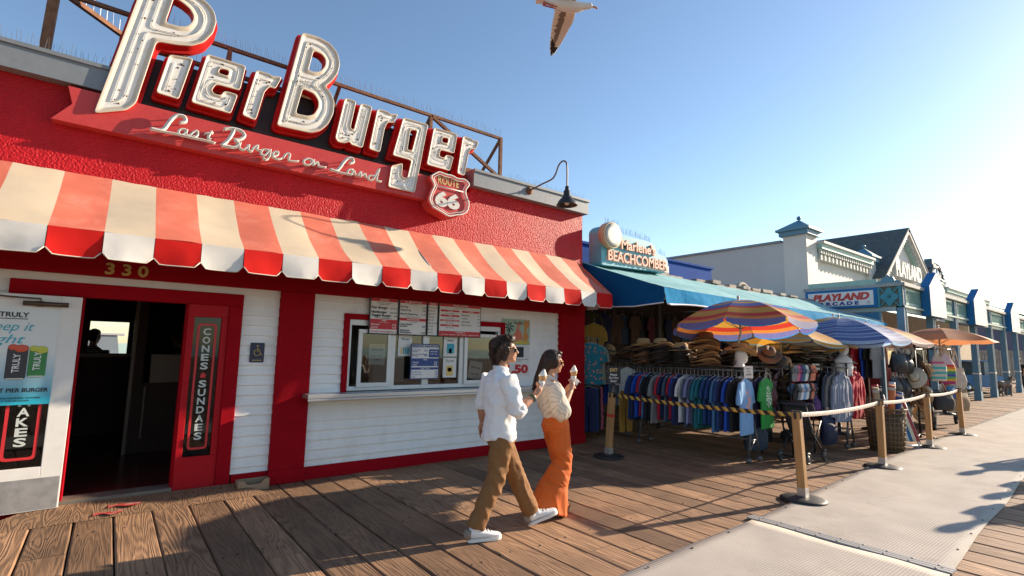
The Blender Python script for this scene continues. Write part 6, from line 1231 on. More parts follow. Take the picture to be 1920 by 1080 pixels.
def bag(name, lab, loc, w_, h, mt, rz=0, strap=.22, drawn=True, group='bags on the bag cart'):
    o = thing(name, lab, 'bag', loc, group, rz, world=False); m = MB()
    def fn(u, v):
        t = 2*PI*u; z = -h*(1-v); wid = w_/2*(1 if v < .55 else (1-((v-.55)/.45)**1.6*.72) if drawn else 1)*(.92+.08*math.sin(PI*min(v*1.6, 1))); th = .09*math.sin(PI*min(1, .12+v*1.0))**.6*(1 if v < .6 else max(.25, 1-(v-.6)*1.4)); p = .012*noise.noise((math.cos(t)*6, z*8, math.sin(t)*3+loc[0]))
        c, s = math.cos(t), math.sin(t); return ((wid+p)*math.copysign(abs(c)**.6, c), (th+p)*math.copysign(abs(s)**.8, s), z)
    m.grid(fn, 32, 16, uvfn=lambda u, v: (v, u)); m.v += [(0, 0, -h), (0, 0, 0)]; b = m.build('body', [mt], o); 
    st = MB()
    for s in (-1, 1): st.tube(spline([(s*w_*.16, -.03, -.02), (s*.05, 0, strap*.6), (0, 0, strap), (-s*.02, .02, strap*.7), (s*w_*.14, .04, -.02)], 4), .007, 6)
    st.build('straps', [mat(mt.name + '_strap', (.5, .45, .38), .8)], o); return o
def bag_cart():
    o = thing('bag_cart', 'wheeled cart hung with colourful bags under the orange umbrella', 'cart', (15.9, 3.8, 0)); m = MB(); x0, x1, y0, y1 = 14.9, 17.0, 3.45, 4.1
    m.box((x0, y0, .30), (x1, y1, .36)); m.build('deck', [mat('cart_board', (.10, .07, .05), .7)], o); m = MB()
    for x in (x0+.03, (x0+x1)/2, x1-.03):
        for y in (y0+.03, y1-.03): m.tube([(x, y, .36), (x, y, 1.85)], .016, 6)
    for z in (.8, 1.3, 1.85): 
        for y in (y0+.03, y1-.03): m.tube([(x0, y, z), (x1, y, z)], .013, 6)
        for x in (x0+.03, x1-.03): m.tube([(x, y0, z), (x, y1, z)], .013, 6)
    m.build('frame', [BLKM], o)
    for x in (x0+.1, x1-.1):
        for y in (y0+.02, y1-.05):
            M = Matrix.Translation((x, y, .09)) @ Matrix.Rotation(PI/2, 4, 'X'); w = MB().lathe([(.03, -.03), (.085, -.03), (.09, -.015), (.09, .015), (.085, .03), (.03, .03)], M, 18).build('caster', [RUBBER], o); MB().box((x-.03, y-.045, .10), (x+.03, y+.045, .30)).build('fork', [GALV], w)
    RB_ = ramp_mat('rainbow_cloth', [(0, (.30, .02, .10)), (.10, (.55, .30, .03)), (.17, (.10, .30, .08)), (.25, (.05, .06, .3)), (.33, (.03, .22, .12)), (.42, (.60, .42, .04)), (.5, (.60, .18, .02)), (.57, (.5, .03, .02)), (.64, (.52, .45, .55))], rough=.8)
    TS = ramp_mat('teal_cream_stripe', [(0, (.5, .44, .36))] + [(.08+.09*k, ((.06, .36, .34) if k % 2 == 0 else (.52, .47, .40))) for k in range(6)] + [(.64, (.55, .08, .2)), (.72, (.5, .42, .34))], rough=.8)
    PW = mat('printed_canvas', (.46, .40, .33), .8, var=.1, vscale=20, dirt=(.08, .06, .06), dscale=16, damt=.9); TN = mat('tan_tote', (.24, .16, .09), .8, var=.15, vscale=12, dirt=(.10, .08, .06), dscale=5, damt=.5)
    bag('drawstring_bag', 'teal and cream striped drawstring bag with pink trim', (15.2, 3.38, 1.72), .42, .62, TS, -.5); bag('drawstring_bag', 'rainbow striped drawstring bag at the centre of the cart', (15.75, 3.34, 1.74), .46, .72, RB_, -.5); bag('shoulder_bag', 'pale canvas shoulder bag with rows of small prints', (16.5, 3.32, 1.40), .55, .50, PW, -.45, .5, False)
    bag('shoulder_bag', 'dark brown shoulder bag hanging behind the pale printed bag', (16.35, 3.48, 1.75), .34, .50, mat('dark_bag', (.05, .035, .03), .8, var=.4, vscale=9), -.4); bag('tote_bag', 'large tan tote bag with red star badge low on the cart', (16.35, 3.30, .88), .85, .52, TN, -.3, .2, False); bag('tote_bag', 'black tote bag low on the cart left of the tan tote', (15.35, 3.35, .86), .6, .42, mat('black_tote', (.02, .02, .022), .8), -.4, .2, False)
    bag('shoulder_bag', 'purple woven bag at the right end of the cart', (16.95, 3.4, 1.6), .30, .8, mat('purple_weave', (.12, .08, .14), .8, var=.5, vscale=25), -.4)
    b = bag('tote_bag', 'blue and red folded cloth bag in the middle of the cart', (15.95, 3.32, .98), .34, .3, ramp_mat('bluered', [(0, (.03, .08, .25)), (.4, (.45, .05, .05)), (.6, (.06, .2, .35))], rough=.8), -.4, .15, False)
    s = MB(); st = [(.09*(1 if k % 2 == 0 else .45)*math.sin(PI*k/5), .09*(1 if k % 2 == 0 else .45)*math.cos(PI*k/5)) for k in range(10)]
    t_ = [o for o in bpy.data.objects if o.get('label', '').startswith('large tan tote')][0]; s.poly([st], Matrix(((1, 0, 0, 0), (0, 0, 1, -.098), (0, 1, 0, -.26), (0, 0, 0, 1)))); s.build('badge', [mat('badge_red', (.45, .10, .08), .6)], t_)
bag_cart()
BKP = mat('black_nylon', (.014, .014, .016), .5, bump=.3, bscale=30)
for k, (x, y, z) in enumerate(((12.7, 3.45, 1.72), (12.95, 3.4, 1.70), (13.0, 3.55, 1.75), (12.6, 3.5, 1.25), (12.9, 3.42, 1.22), (12.75, 3.4, .8))): bag('backpack', 'black backpack on the tall rack, %s of the bunch from its upper left' % ORD[k], (x, y, z), .34, .40, BKP, -.5+.1*k, .1, False, 'black backpacks on the tall rack')

for k, (x, y, z, w_, h, cn) in enumerate(((8.35, 4.25, .60, .4, .5, 'slate'), (8.75, 4.35, .62, .4, .45, 'black'), (8.3, 4.0, 1.22, .3, .42, 'maroon'), (8.62, 4.15, 1.28, .3, .46, 'black'), (9.9, 3.75, .62, .42, .5, 'navy'), (9.95, 4.0, 1.2, .35, .5, 'black'), (9.75, 3.9, 1.0, .3, .4, 'purple'))): bag('shoulder_bag', '%s cloth bag, %s from the left in the sandal rack clutter' % (cn, ORD[k]), (x, y, z), w_, h, mat('clutter_'+cn, tuple(q*.7 for q in CN[cn]), .7, var=.4, vscale=14), -.5 + .1*k, .12, False, 'cloth bags around the sandal rack')
# ================================================================ umbrellas
def umbrella(loc, R, zrim, hcr, stops, lab, rz=0.0, tilt=(0, 0), val=.12, nm='x', pole_to=0.0, foot=None):
    o = thing('beach_umbrella', lab, 'umbrella', (loc[0], loc[1], 0), 'beach umbrellas shading the stalls', 0, world=False)
    T = Matrix.Translation((0, 0, zrim)) @ Euler((tilt[0], tilt[1], rz)).to_matrix().to_4x4()
    mt = ramp_mat('umbrella_'+nm, stops, rough=.6, translucent=.45, var=.08, vscale=25); m = MB(); NP = 8
    for k in range(NP):
        def fn(u, v, k=k):
            t = (k+u)*2*PI/NP; mid = (k+.5)*2*PI/NP; e = math.cos(PI/NP)/math.cos(t-mid); sag = math.sin(PI*u)*.035*v
            r = R*v*(1-(1-e)*min(1, v*1.2)); z = hcr*(1-v**1.75) - sag*.8; return tuple(T @ Vector((r*math.cos(t), r*math.sin(t), z)))
        m.grid(fn, 6, 10, uvfn=lambda u, v: (v*.88, u))
        def fv(u, v, k=k):
            t = (k+.02+u*.96)*2*PI/NP; mid = (k+.5)*2*PI/NP; e = math.cos(PI/NP)/math.cos(t-mid); r = R*e + .01*v; z = -math.sin(PI*u)*.028 - v*val*(.55+.45*math.sin(PI*u)**.5); return tuple(T @ Vector((r*math.cos(t), r*math.sin(t), z)))
        if val: m.grid(fv, 8, 2, uvfn=lambda u, v: (.90+.09*v, u))
    m.build('canopy', [mt], o, fix=False); f = MB()
    for k in range(NP):
        t = k*2*PI/NP; f.tube([T @ Vector((R*v*math.cos(t), R*v*math.sin(t), hcr*(1-v**1.75)-.012)) for v in (0, .2, .4, .6, .8, 1)], .004, 5); f.tube([T @ Vector((R*.5*math.cos(t), R*.5*math.sin(t), hcr*(1-.5**1.75)-.015)), T @ Vector((0, 0, -.05))], .004, 5)
    f.build('ribs', [STEEL], o); top = T @ Vector((0, 0, hcr+.05)); base = Vector(foot or (0, 0, pole_to)); mid = T @ Vector((0, 0, -.1))
    MB().tube([base, mid, top], .016, 8).build('pole', [mat('umbrella_pole_white', (.5, .47, .43), .5)], o)
    MB().ball(tuple(top), (.022, .022, .03), 8, 6).build('finial', [mat('finial', (.5, .45, .4), .5)], o)
    m = MB(); m.lathe([(.20, 0), (.2, .03), (.05, .06), (.03, .25)] if not foot else [(.03, 0), (.03, .06)], Matrix.Translation(base), 14); m.build('base', [RUBBER], o); return o
PU, BL, GO, RE, OR = (.16, .15, .36), (.03, .12, .50), (.60, .33, .05), (.55, .05, .03), (.65, .24, .05)
umbrella((7.27, 3.87), .98, 2.03, .38, [(0, (.5, .2, .1)), (.07, PU), (.19, GO), (.27, BL), (.34, GO), (.42, (.10, .16, .45)), (.54, RE), (.60, GO), (.74, RE), (.82, OR), (.885, (.16, .17, .42)), (.97, (.05, .25, .6))], 'large blue, gold and red striped beach umbrella above the near straw hats', .3, (-.05, .07), .10, 'blue_gold_red', .0, (.55, .42, 1.44))
umbrella((9.7, 4.4), 1.03, 1.85, .34, [(0, (.66, .27, .03)), (.28, (.46, .36, .24)), (.38, (.68, .30, .04)), (.54, (.48, .38, .26)), (.60, (.68, .34, .05)), (.84, (.26, .42, .44)), (.89, (.66, .36, .05)), (.96, (.36, .46, .45))], 'orange, grey and teal striped umbrella behind the large one', .1, (.04, .10), .07, 'orange_grey', 1.0)
def dots(c, d): return d
umbrella((10.95, 3.85), 1.06, 1.88, .46, [(0, (.16, .28, .55))] + sum([[(.10+.16*k, (.16, .22, .47)), (.15+.16*k, (.32, .48, .70)), (.17+.16*k, (.11, .16, .40)), (.24+.16*k, (.36, .52, .72))] for k in range(5)], []), 'big blue striped umbrella above the hooded sweaters', .25, (-.05, .02), .06, 'blue', 1.5)
umbrella((12.3, 4.45), 1.15, 2.06, .40, [(0, (.6, .34, .06)), (.2, (.30, .33, .36)), (.35, (.58, .36, .08)), (.5, (.62, .58, .5)), (.7, (.20, .34, .42)), (.85, (.6, .36, .1))], 'yellow, grey and cream umbrella half hidden behind the big blue one', .5, (0, .05), .06, 'yellow_grey', 0)
umbrella((13.7, 4.3), 1.2, 1.96, .42, [(0, (.5, .42, .10)), (.12, (.12, .30, .30)), (.2, (.50, .26, .06)), (.4, (.42, .12, .05)), (.55, (.55, .34, .08)), (.72, (.45, .12, .06)), (.86, (.62, .50, .42))], 'brown, red and mustard umbrella right behind the big blue one', .2, (.03, .02), .06, 'brown', 0)
umbrella((15.85, 3.45), 1.08, 2.02, .33, [(0, (.55, .22, .08)), (.42, (.30, .14, .10)), (.47, (.58, .24, .09)), (.52, (.30, .14, .10)), (.56, (.60, .24, .10)), (.88, (.66, .28, .14))], 'plain orange umbrella over the bag cart', .35, (0, .04), .0, 'orange', 0.3)
# ================================================================ people
def skin_mat(n, c): return mat(n, c, 0.5, var=.06, vscale=20)
def hand_mb(m, wrist, d, palm, curl, thumb=1, s=1.0, spread=.006):
    d = Vector(d).normalized(); p = Vector(palm); p = (p - d*p.dot(d)).normalized(); y = p.cross(d)*thumb   # palm looks along p, thumb on +y
    w = Vector(wrist)
    def P(a, b, c): return w + (d*a + y*b + p*c)*s
    def sp(k): return [k*s]
    m.tube([P(-.03, 0, 0), P(0, 0, 0), P(.03, .002, .002), P(.065, .002, .004), P(.092, 0, .006)], [.026*s, .025*s, .029*s, .032*s, .026*s], 10)
    for b in (-.03, -.01, .010, .030): m.tube([P(.03, b*.8, .003), P(.088, b, .006)], [.012*s, .0115*s], 8)
    for k, (b, L_) in enumerate(((-.031, .056), (-.0105, .070), (.0105, .076), (.031, .068))):
        pos = Vector((.088, b, .006)); a = 0; pts = [P(*pos)]; rr = [.0105*s]
        for j, f in enumerate((.45, .32, .23)):
            a += curl*(1.0 if j == 0 else .85) + .06*(k-1.5)*(1 if j == 0 else 0); pos = pos + Vector((math.cos(a)*L_*f, (b*.12 if curl < .5 else 0)*f, math.sin(a)*L_*f)); pts.append(P(*pos)); rr.append((.0098, .009, .0075)[j]*s)
        m.tube(pts, rr, 8)
    m.tube([P(.02, .018, .006), P(.045, .040, .014), P(.068, .046 if curl < .6 else .036, .030), P(.090, .042 if curl < .6 else .018, .040 if curl > .6 else .026)], [.014*s, .012*s, .0105*s, .008*s], 8)
def head_mb(m, c, s, R, fem=False):
    M = Matrix.Translation(c) @ R.to_4x4() @ Matrix.Scale(s, 4)
    def B(p, r): m.ball(p, r, 16, 11, 0, M)
    B((-.018, 0, .035), (.098, .076, .088)); B((.020, 0, -.02), (.072, .062, .082)); B((.035, 0, -.075), (.050, .046, .045)); B((.062, 0, -.100), (.026, .028, .020)); B((.072, 0, .022), (.020, .045, .012))
    B((.058, .032, -.03), (.026, .022, .028)); B((.058, -.032, -.03), (.026, .022, .028)); B((.082, 0, -.060), (.014, .024, .010)); B((.082, 0, -.073), (.012, .020, .009))
    m.tube([M @ Vector(p) for p in ((.084, 0, .012), (.098, 0, -.012), (.108, 0, -.032), (.092, 0, -.042))], [.008*s, .010*s, .014*s, .010*s], 8); B((.092, .012, -.037), (.009, .008, .007)); B((.092, -.012, -.037), (.009, .008, .007))
    for y in (-1, 1): B((-.008, y*.078, -.005), (.019, .009, .031)); B((-.004, y*.080, -.025), (.012, .008, .014))
    return M
def limb(m, pts, rs, seg=14): m.tube(spline([Vector(p) for p in pts], 4), [rs[0]]+[r for a, b in zip(rs, rs[1:]) for r in ([a+(b-a)*t for t in (.25, .5, .75, 1)])], seg) if not isinstance(rs[0], tuple) else m.tube(spline([Vector(p) for p in pts], 4), [rs[0]]+[r for a, b in zip(rs, rs[1:]) for r in ([(a[0]+(b[0]-a[0])*t, a[1]+(b[1]-a[1])*t) for t in (.25, .5, .75, 1)])], seg)
def loft(m, pts, radii, n=5, seg=16):
    P = spline([Vector((*p, )) for p in pts], n); R = spline([Vector((r[0], r[1], 0)) for r in radii], n); m.tube(P, [(q.x, q.y) for q in R], seg)
def ridge(v): return 1 - 2*abs(noise.noise(v))
def join_meshes(name, mes):
    vs, fs = [], []
    for me in mes:
        o = len(vs); vs += [tuple(v.co) for v in me.vertices]; fs += [tuple(o+i for i in p.vertices) for p in me.polygons]; bpy.data.meshes.remove(me)
    me = bpy.data.meshes.new(name); me.from_pydata(vs, [], fs); me.polygons.foreach_set('use_smooth', [True]*len(fs)); me.update(); return me
def V(*a): return Vector(a)
def make_body(root, J, skin, fem=False, hs=1.0, fine=True):
    """one skin figure from joints J: head, neck, sh/el/wr/hd (R, L), hip/kn/an (R, L)"""
    m = MB(); k = .9 if fem else 1.0; nb = J['neck']; hd = J['head']; pel = J['pelvis']; ch = (nb*.35 + pel*.65); ch2 = nb*.75 + pel*.25
    m.tube([nb + V(0, 0, -.03), nb*.5+hd*.5 + V(-.012, 0, -.02), hd + V(-.02, 0, -.05)], [.062*k, .054*k, .056*k], 14)
    m.tube(spline([pel + V(0, 0, -.06), pel + V(0, 0, .03), ch, ch2, nb + V(0, 0, -.05), nb], 3), [(.13*k, .09*k)]*3 + [(.145*k, .095*k)]*3 + [(.135*k, .088*k)]*3 + [(.155*k, .095*k)]*3 + [(.12*k, .075*k)]*3 + [(.06*k, .05*k)], 18)
    for s in 'RL':
        limb(m, [J['sh'+s], J['sh'+s]*.5+J['el'+s]*.5, J['el'+s], J['el'+s]*.55+J['wr'+s]*.45, J['wr'+s]], [.054*k, .046*k, .040*k, .041*k, .027*k])
        limb(m, [J['hip'+s], J['hip'+s]*.5+J['kn'+s]*.5, J['kn'+s], J['kn'+s]*.6+J['an'+s]*.4, J['an'+s]], [.085*k, .074*k, .055*k, .053*k, .036*k])
        f = J['ft'+s]; a = J['an'+s]; m.tube([a, a*.7+f*.3+V(0, 0, -.03), f], [.036, .036, .024], 10)
    parts = [organic('a', m, .013 if fine else .02, None, None, 3)]
    m = MB(); head_mb(m, hd, hs, J['headR'], fem); m.tube([hd + V(-.02, 0, -.10)*hs, hd + V(-.02, 0, -.05)*hs], .05*k, 12); parts.append(organic('b', m, .0062 if fine else .010, None, None, 3))
    for s in 'RL':
        d, p, c = J['hd'+s]; m = MB(); hand_mb(m, J['wr'+s], d, p, c, 1 if s == 'R' else -1, .92 if fem else 1.0); parts.append(organic('c', m, .0048, None, None, 2))
    return link('body', join_meshes('body', parts), [skin], root)
def shoe(root, name, heel, toe, mats, s=1.0, lift=0):
    heel = Vector(heel); toe = Vector(toe); d = (toe-heel).normalized(); L_ = (toe-heel).length; up = V(0, 0, 1); up = (up - d*up.dot(d)).normalized(); sd = d.cross(up)
    F = Matrix(((d.x, sd.x, up.x, heel.x), (d.y, sd.y, up.y, heel.y), (d.z, sd.z, up.z, heel.z), (0, 0, 0, 1)))
    m = MB(); m.tube([F @ V(*p) for p in ((.02, 0, .06), (.06, 0, .065), (L_*.42, 0, .056), (L_*.68, 0, .042), (L_*.88, 0, .034), (L_*.97, 0, .030))], [(.032, .036), (.036, .042), (.038, .034), (.044, .026), (.042, .022), (.028, .014)], 16); m.tube([F @ V(.05, 0, .06), F @ V(.055, 0, .115)], [.042, .038], 14); m.tube([F @ V(.13, 0, .09), F @ V(.075, 0, .10)], [.03, .034], 10)
    o = organic(name, m, .008, [mats[0]], root, 3)
    out = [(0, -.022), (.0, .022), (.03, .036), (.12, .036), (L_*.65, .048), (L_*.88, .042), (L_*.99, .018), (L_*.99, -.018), (L_*.88, -.042), (L_*.65, -.046), (.12, -.034), (.03, -.036)]
    s_ = MB(); s_.prism([fillet(out, .02, 2)], .026, F @ Matrix.Translation((0, 0, 0))); s_.build('sole', [mats[1]], o, bevel=.004)
    if len(mats) > 2:
        t = MB(); t.tube([F @ V(.004, 0, .026), F @ V(.0, 0, .06), F @ V(.012, 0, .098)], [(.034, .028), (.038, .034), (.034, .03)], 12); t.build('heel_tab', [mats[2]], o)
        t = MB(); [t.tube([F @ V(.12+.028*q, -.022, .098-.011*q), F @ V(.13+.028*q, 0, .105-.011*q), F @ V(.12+.028*q, .022, .098-.011*q)], .004, 5) for q in range(4)]; t.build('laces', [mats[1]], o)
    return o
def ice_cream(lab, loc, d, swirl, syrup=None):
    loc = Vector(loc); o = thing('ice_cream_cone', lab, 'ice cream', loc, 'ice cream cones'); d = Vector(d).normalized(); q = d.to_track_quat('Z', 'Y').to_matrix().to_4x4(); M = Matrix.Translation(loc) @ q
    MB().lathe([(.010, -.06), (.022, .0), (.031, .045), (.036, .052), (.036, .066), (.033, .068)], M, 18).build('waffle_cone', [mat('waffle', (.50, .27, .10), .7, var=.25, vscale=60, bump=.5, bscale=90)], o)
    MB().lathe([(.0125, -.062), (.026, .0), (.029, .022)], M, 16, cap=False).build('paper_sleeve', [mat('paper_sleeve', (.66, .62, .58), .7)], o, solid=.0015)
    m = MB()
    pts = []; rr = []
    for k in range(44): t = k/43; a = t*2*PI*3.2; r = .026*(1-t)**.8; pts.append(M @ V(r*math.cos(a), r*math.sin(a), .066 + .068*t)); rr.append(.0165*(1-t*.62))
    m.tube(pts, rr, 8); m.ball((0, 0, .075), (.03, .03, .018), 12, 8, 0, M); organic('ice_cream', m, .004, [mat('vanilla_ice', (.76, .72, .64), .35)], o, 2)
    if syrup: m = MB(); m.ball((.012, -.012, .105), (.017, .017, .012), 10, 7, 0, M); m.ball((-.008, -.016, .095), (.012, .01, .014), 10, 7, 0, M); m.build('topping', [mat('red_syrup', (.5, .02, .03), .25)], o)
def glasses(root, c, s, R, lens, frame):
    M = Matrix.Translation(c) @ R.to_4x4() @ Matrix.Scale(s, 4); m = MB()
    for y in (-1, 1): m.tube([M @ Vector(p) for p in ((.092, y*.062, .010), (.05, y*.078, .012), (-.01, y*.084, .010), (-.02, y*.083, -.004))], .0042*s, 6); m.tube([M @ Vector((.098 - .10*abs(q)**1.5*0 - .012*(abs(y*.034+.026*math.cos(t))/.06)**2, y*.034+.027*math.cos(t), -.006+.021*math.sin(t))) for q, t in [(0, 2*PI*k/16) for k in range(16)]], .0038*s, 6, closed=True)
    m.tube([M @ V(.098, -.01, .006), M @ V(.098, .01, .006)], .004*s, 6); g = m.build('sunglasses', [frame], root); l = MB()
    for y in (-1, 1): l.ball((.0955 - .004, y*.034, -.006), (.004, .026, .020), 12, 8, 0, M)
    l.build('lens', [lens], g); return g
HEADING = math.atan2(-.24, .97)
def man():
    root = thing('person', 'person in white shirt and tan trousers walking with an ice cream cone', 'person', (2.95, 3.77, 0), None, HEADING, world=False); SK = skin_mat('tan_skin', (.42, .20, .115))
    R = Matrix.Rotation(math.radians(-19), 3, 'Z') @ Matrix.Rotation(math.radians(-3), 3, 'Y')
    J = dict(head=V(-.058, 0, 1.618), headR=R, neck=V(-.105, 0, 1.435), pelvis=V(-.10, 0, .93), shR=V(-.115, -.185, 1.375), shL=V(-.135, .185, 1.375), elR=V(-.05, -.245, 1.10), elL=V(-.19, .245, 1.11), wrR=V(.150, -.20, 1.215), wrL=V(-.175, .26, .94),
             hdR=(V(.62, .12, .70), V(-.35, .85, .4), .75), hdL=(V(.06, .0, -1), V(.15, -1, 0), .28), hipR=V(-.10, -.09, .90), hipL=V(-.10, .09, .90), knR=V(-.175, -.09, .47), knL=V(.10, .09, .47), anR=V(-.345, -.09, .11), anL=V(.275, .085, .125), ftR=V(-.20, -.09, .05), ftL=V(.42, .085, .10))
    make_body(root, J, SK)
    WS = mat('white_linen', (.76, .75, .74), .8, var=.03, vscale=9)
    m = MB()
    m.tube([V(x, 0, z) for x, z in ((-.105, .815), (-.105, .86), (-.105, .96), (-.11, 1.08), (-.115, 1.2), (-.118, 1.31), (-.115, 1.385), (-.108, 1.425), (-.104, 1.455))], [(.180, .150), (.184, .152), (.176, .142), (.168, .134), (.182, .140), (.192, .128), (.165, .098), (.10, .074), (.068, .064)], 32)
    limb(m, [J['shR'] + V(.0, .02, -.005), J['shR']*.5+J['elR']*.5, J['elR'] + V(.0, 0, -.01), J['elR']*.80+J['wrR']*.20 + V(0, 0, -.006)], [.083, .074, .066, .062]); limb(m, [J['shL'] + V(0, -.02, -.005), J['shL']*.5+J['elL']*.5, J['elL'], J['elL']*.86+J['wrL']*.14], [.083, .074, .064, .060])
    sh = organic('shirt', m, .0105, [WS], root, 3, lambda c: .012*ridge((c.x*6+c.z*4, c.y*7, c.z*4.5-c.x*5)) + .010*ridge((c.x*9, c.y*9+c.z*6, c.z*13)) - .010)
    cf = MB(); e = J['elR']*.80+J['wrR']*.20 + V(0, 0, -.006); d = (J['wrR']-J['elR']).normalized(); cf.tube([e-d*.03, e-d*.026, e+d*.020, e+d*.024], [.060, .070, .069, .058], 20); organic('cuff', cf, .008, [WS], sh, 2, lambda c: .004*noise.noise(c*30)); cf = MB(); e = J['elL']*.86+J['wrL']*.14; d = (J['wrL']-J['elL']).normalized(); cf.tube([e-d*.03, e-d*.026, e+d*.020, e+d*.024], [.058, .067, .066, .056], 20); organic('cuff', cf, .008, [WS], sh, 2, lambda c: .004*noise.noise(c*30))
    cl = MB(); cl.tube([V(-.103 + .066*math.cos(t), .070*math.sin(t), 1.452 + .012*math.cos(t)*-1) for t in [2*PI*k/20 for k in range(20)]], [(.006, .016)]*20, 6, closed=True); cl.build('collar', [WS], sh)
    TP = mat('tan_corduroy', (.215, .098, .030), .85, var=.10, vscale=14, bump=.25, bscale=120)
    m = MB(); m.tube([V(-.10, 0, .97), V(-.10, 0, .90), V(-.10, 0, .83), V(-.10, 0, .79)], [(.15, .118), (.166, .134), (.165, .135), (.12, .11)], 24)
    limb(m, [J['hipR'] + V(0, 0, -.05), J['hipR']*.5+J['knR']*.5, J['knR'], J['knR']*.5+J['anR']*.5 + V(-.008, 0, 0), J['anR'] + V(0, 0, .0)], [(.098, .112), (.088, .098), (.076, .082), (.068, .076), (.064, .075)]); limb(m, [J['hipL'] + V(0, 0, -.05), J['hipL']*.5+J['knL']*.5, J['knL'], J['knL']*.5+J['anL']*.5, J['anL'] + V(-.005, 0, .0)], [(.098, .112), (.088, .098), (.076, .084), (.068, .078), (.064, .076)])
    organic('trousers', m, .0105, [TP], root, 3, lambda c: .010*ridge((c.x*7, c.y*7, c.z*6 + c.x*9)) + (.007*ridge((c.x*8, c.y*8, c.z*16)) if c.z < .60 else .004*ridge((c.x*10+c.z*8, c.y*10, c.z*12))) - .005)
    SW = mat('white_leather', (.76, .75, .73), .5, var=.04, vscale=12); SO = mat('white_rubber', (.68, .66, .62), .6); HT = mat('taupe_suede', (.25, .19, .145), .8)
    shoe(root, 'shoe', (-.415, -.09, .006), (-.105, -.10, .006), [SW, SO, HT]); shoe(root, 'shoe', (.245, .085, .012), (.545, .075, .100), [SW, SO, HT])
    HM_ = mat('dark_brown_hair', (.030, .015, .009), .5, var=.6, vscale=26, spec=.3, bump=.6, bscale=34, stretch=(1, 1, .35)); m = MB(); M = Matrix.Translation(J['head']) @ R.to_4x4()
    for p, r in (((-.028, 0, .058), (.106, .088, .082)), ((-.068, 0, .03), (.095, .088, .095)), ((-.088, 0, -.045), (.072, .082, .078)), ((-.082, 0, -.10), (.055, .070, .045)), ((-.03, .066, -.01), (.06, .028, .075)), ((-.03, -.066, -.01), (.06, .028, .075)), ((.040, 0, .108), (.050, .062, .026)), ((-.02, -.074, -.06), (.034, .018, .045)), ((-.02, .074, -.06), (.034, .018, .045)), ((.055, -.03, .088), (.03, .03, .022))): m.ball(p, r, 16, 11, 0, M)
    for k in range(34):
        a = rdh.uniform(-1, 1); zz = rdh.uniform(-.02, .1); s_ = 1 if a > 0 else -1; p0 = V(.035 + rdh.uniform(-.02, .02), a*.07, .07 + zz*.4); p1 = V(-.04, s_*(.088+rdh.uniform(-.005, .006)), .04 + zz*.3 - .02); p2 = V(-.085, s_*(.085+rdh.uniform(-.01, .008)), -.03 + zz*.4); p3 = V(-.10+rdh.uniform(-.03, .03), s_*rdh.uniform(.03, .085), -.115 + rdh.uniform(-.02, .03)); m.tube([M @ p for p in spline([p0, p1, p2, p3], 4)], [.010]*5 + [.010, .010, .009, .009, .008, .007, .006, .005], 7)
    hr = organic('hair', m, .0055, [HM_], root, 3, lambda c: .006*noise.noise((c.x*30, c.y*30, c.z*18)) + .004*noise.noise((c.x*62, c.y*62, c.z*30)))
    st = MB()
    for k in range(90):
        a = rdh.uniform(-1, 1); sg = 1 if a > 0 else -1; top = rdh.uniform(.05, .135); w_ = rdh.uniform(-.012, .012); p = [V(.05+rdh.uniform(-.03, .03), a*.06, .075+abs(1-abs(a))*.055), V(-.01, a*.085, top+.01*(1-abs(a))), V(-.075, a*.092+w_, top-.06), V(-.125+rdh.uniform(-.01, .02), a*.08+w_, -.02+rdh.uniform(-.02, .03)), V(-.115+rdh.uniform(-.02, .04), a*.075, -.11+rdh.uniform(-.03, .02))]; st.tube([M @ q for q in spline(p, 4)], .0028, 4)
    st.build('hair_strands', [HM_], hr)['kind'] = 'stuff'
    glasses(root, J['head'], 1.0, R, mat('dark_lens', (.01, .01, .012), .08), mat('tortoise_frame', (.035, .015, .008), .3))
    b = MB()
    for k, q in enumerate((.80, .86)): c = J['elR']*(1-q)+J['wrR']*q; d = (J['wrR']-J['elR']).normalized(); a = d.orthogonal().normalized(); e = d.cross(a); b.tube([c + a*(.033*math.cos(t)) + e*(.033*math.sin(t)) for t in [2*PI*j/16 for j in range(16)]], .0055, 6, closed=True)
    b.build('bracelet', [mat('woven_bracelet', (.03, .06, .04), .8, var=.9, vscale=60)], root)
    W_ = Matrix.Translation((2.95, 3.77, 0)) @ Matrix.Rotation(HEADING, 4, 'Z'); ice_cream('ice cream cone with red topping held by the person in white shirt', W_ @ (J['wrR'] + V(.070, .02, .105)), Matrix.Rotation(HEADING, 3, 'Z') @ V(.25, .05, 1), 1, True)
rdh = random.Random(9)
man()
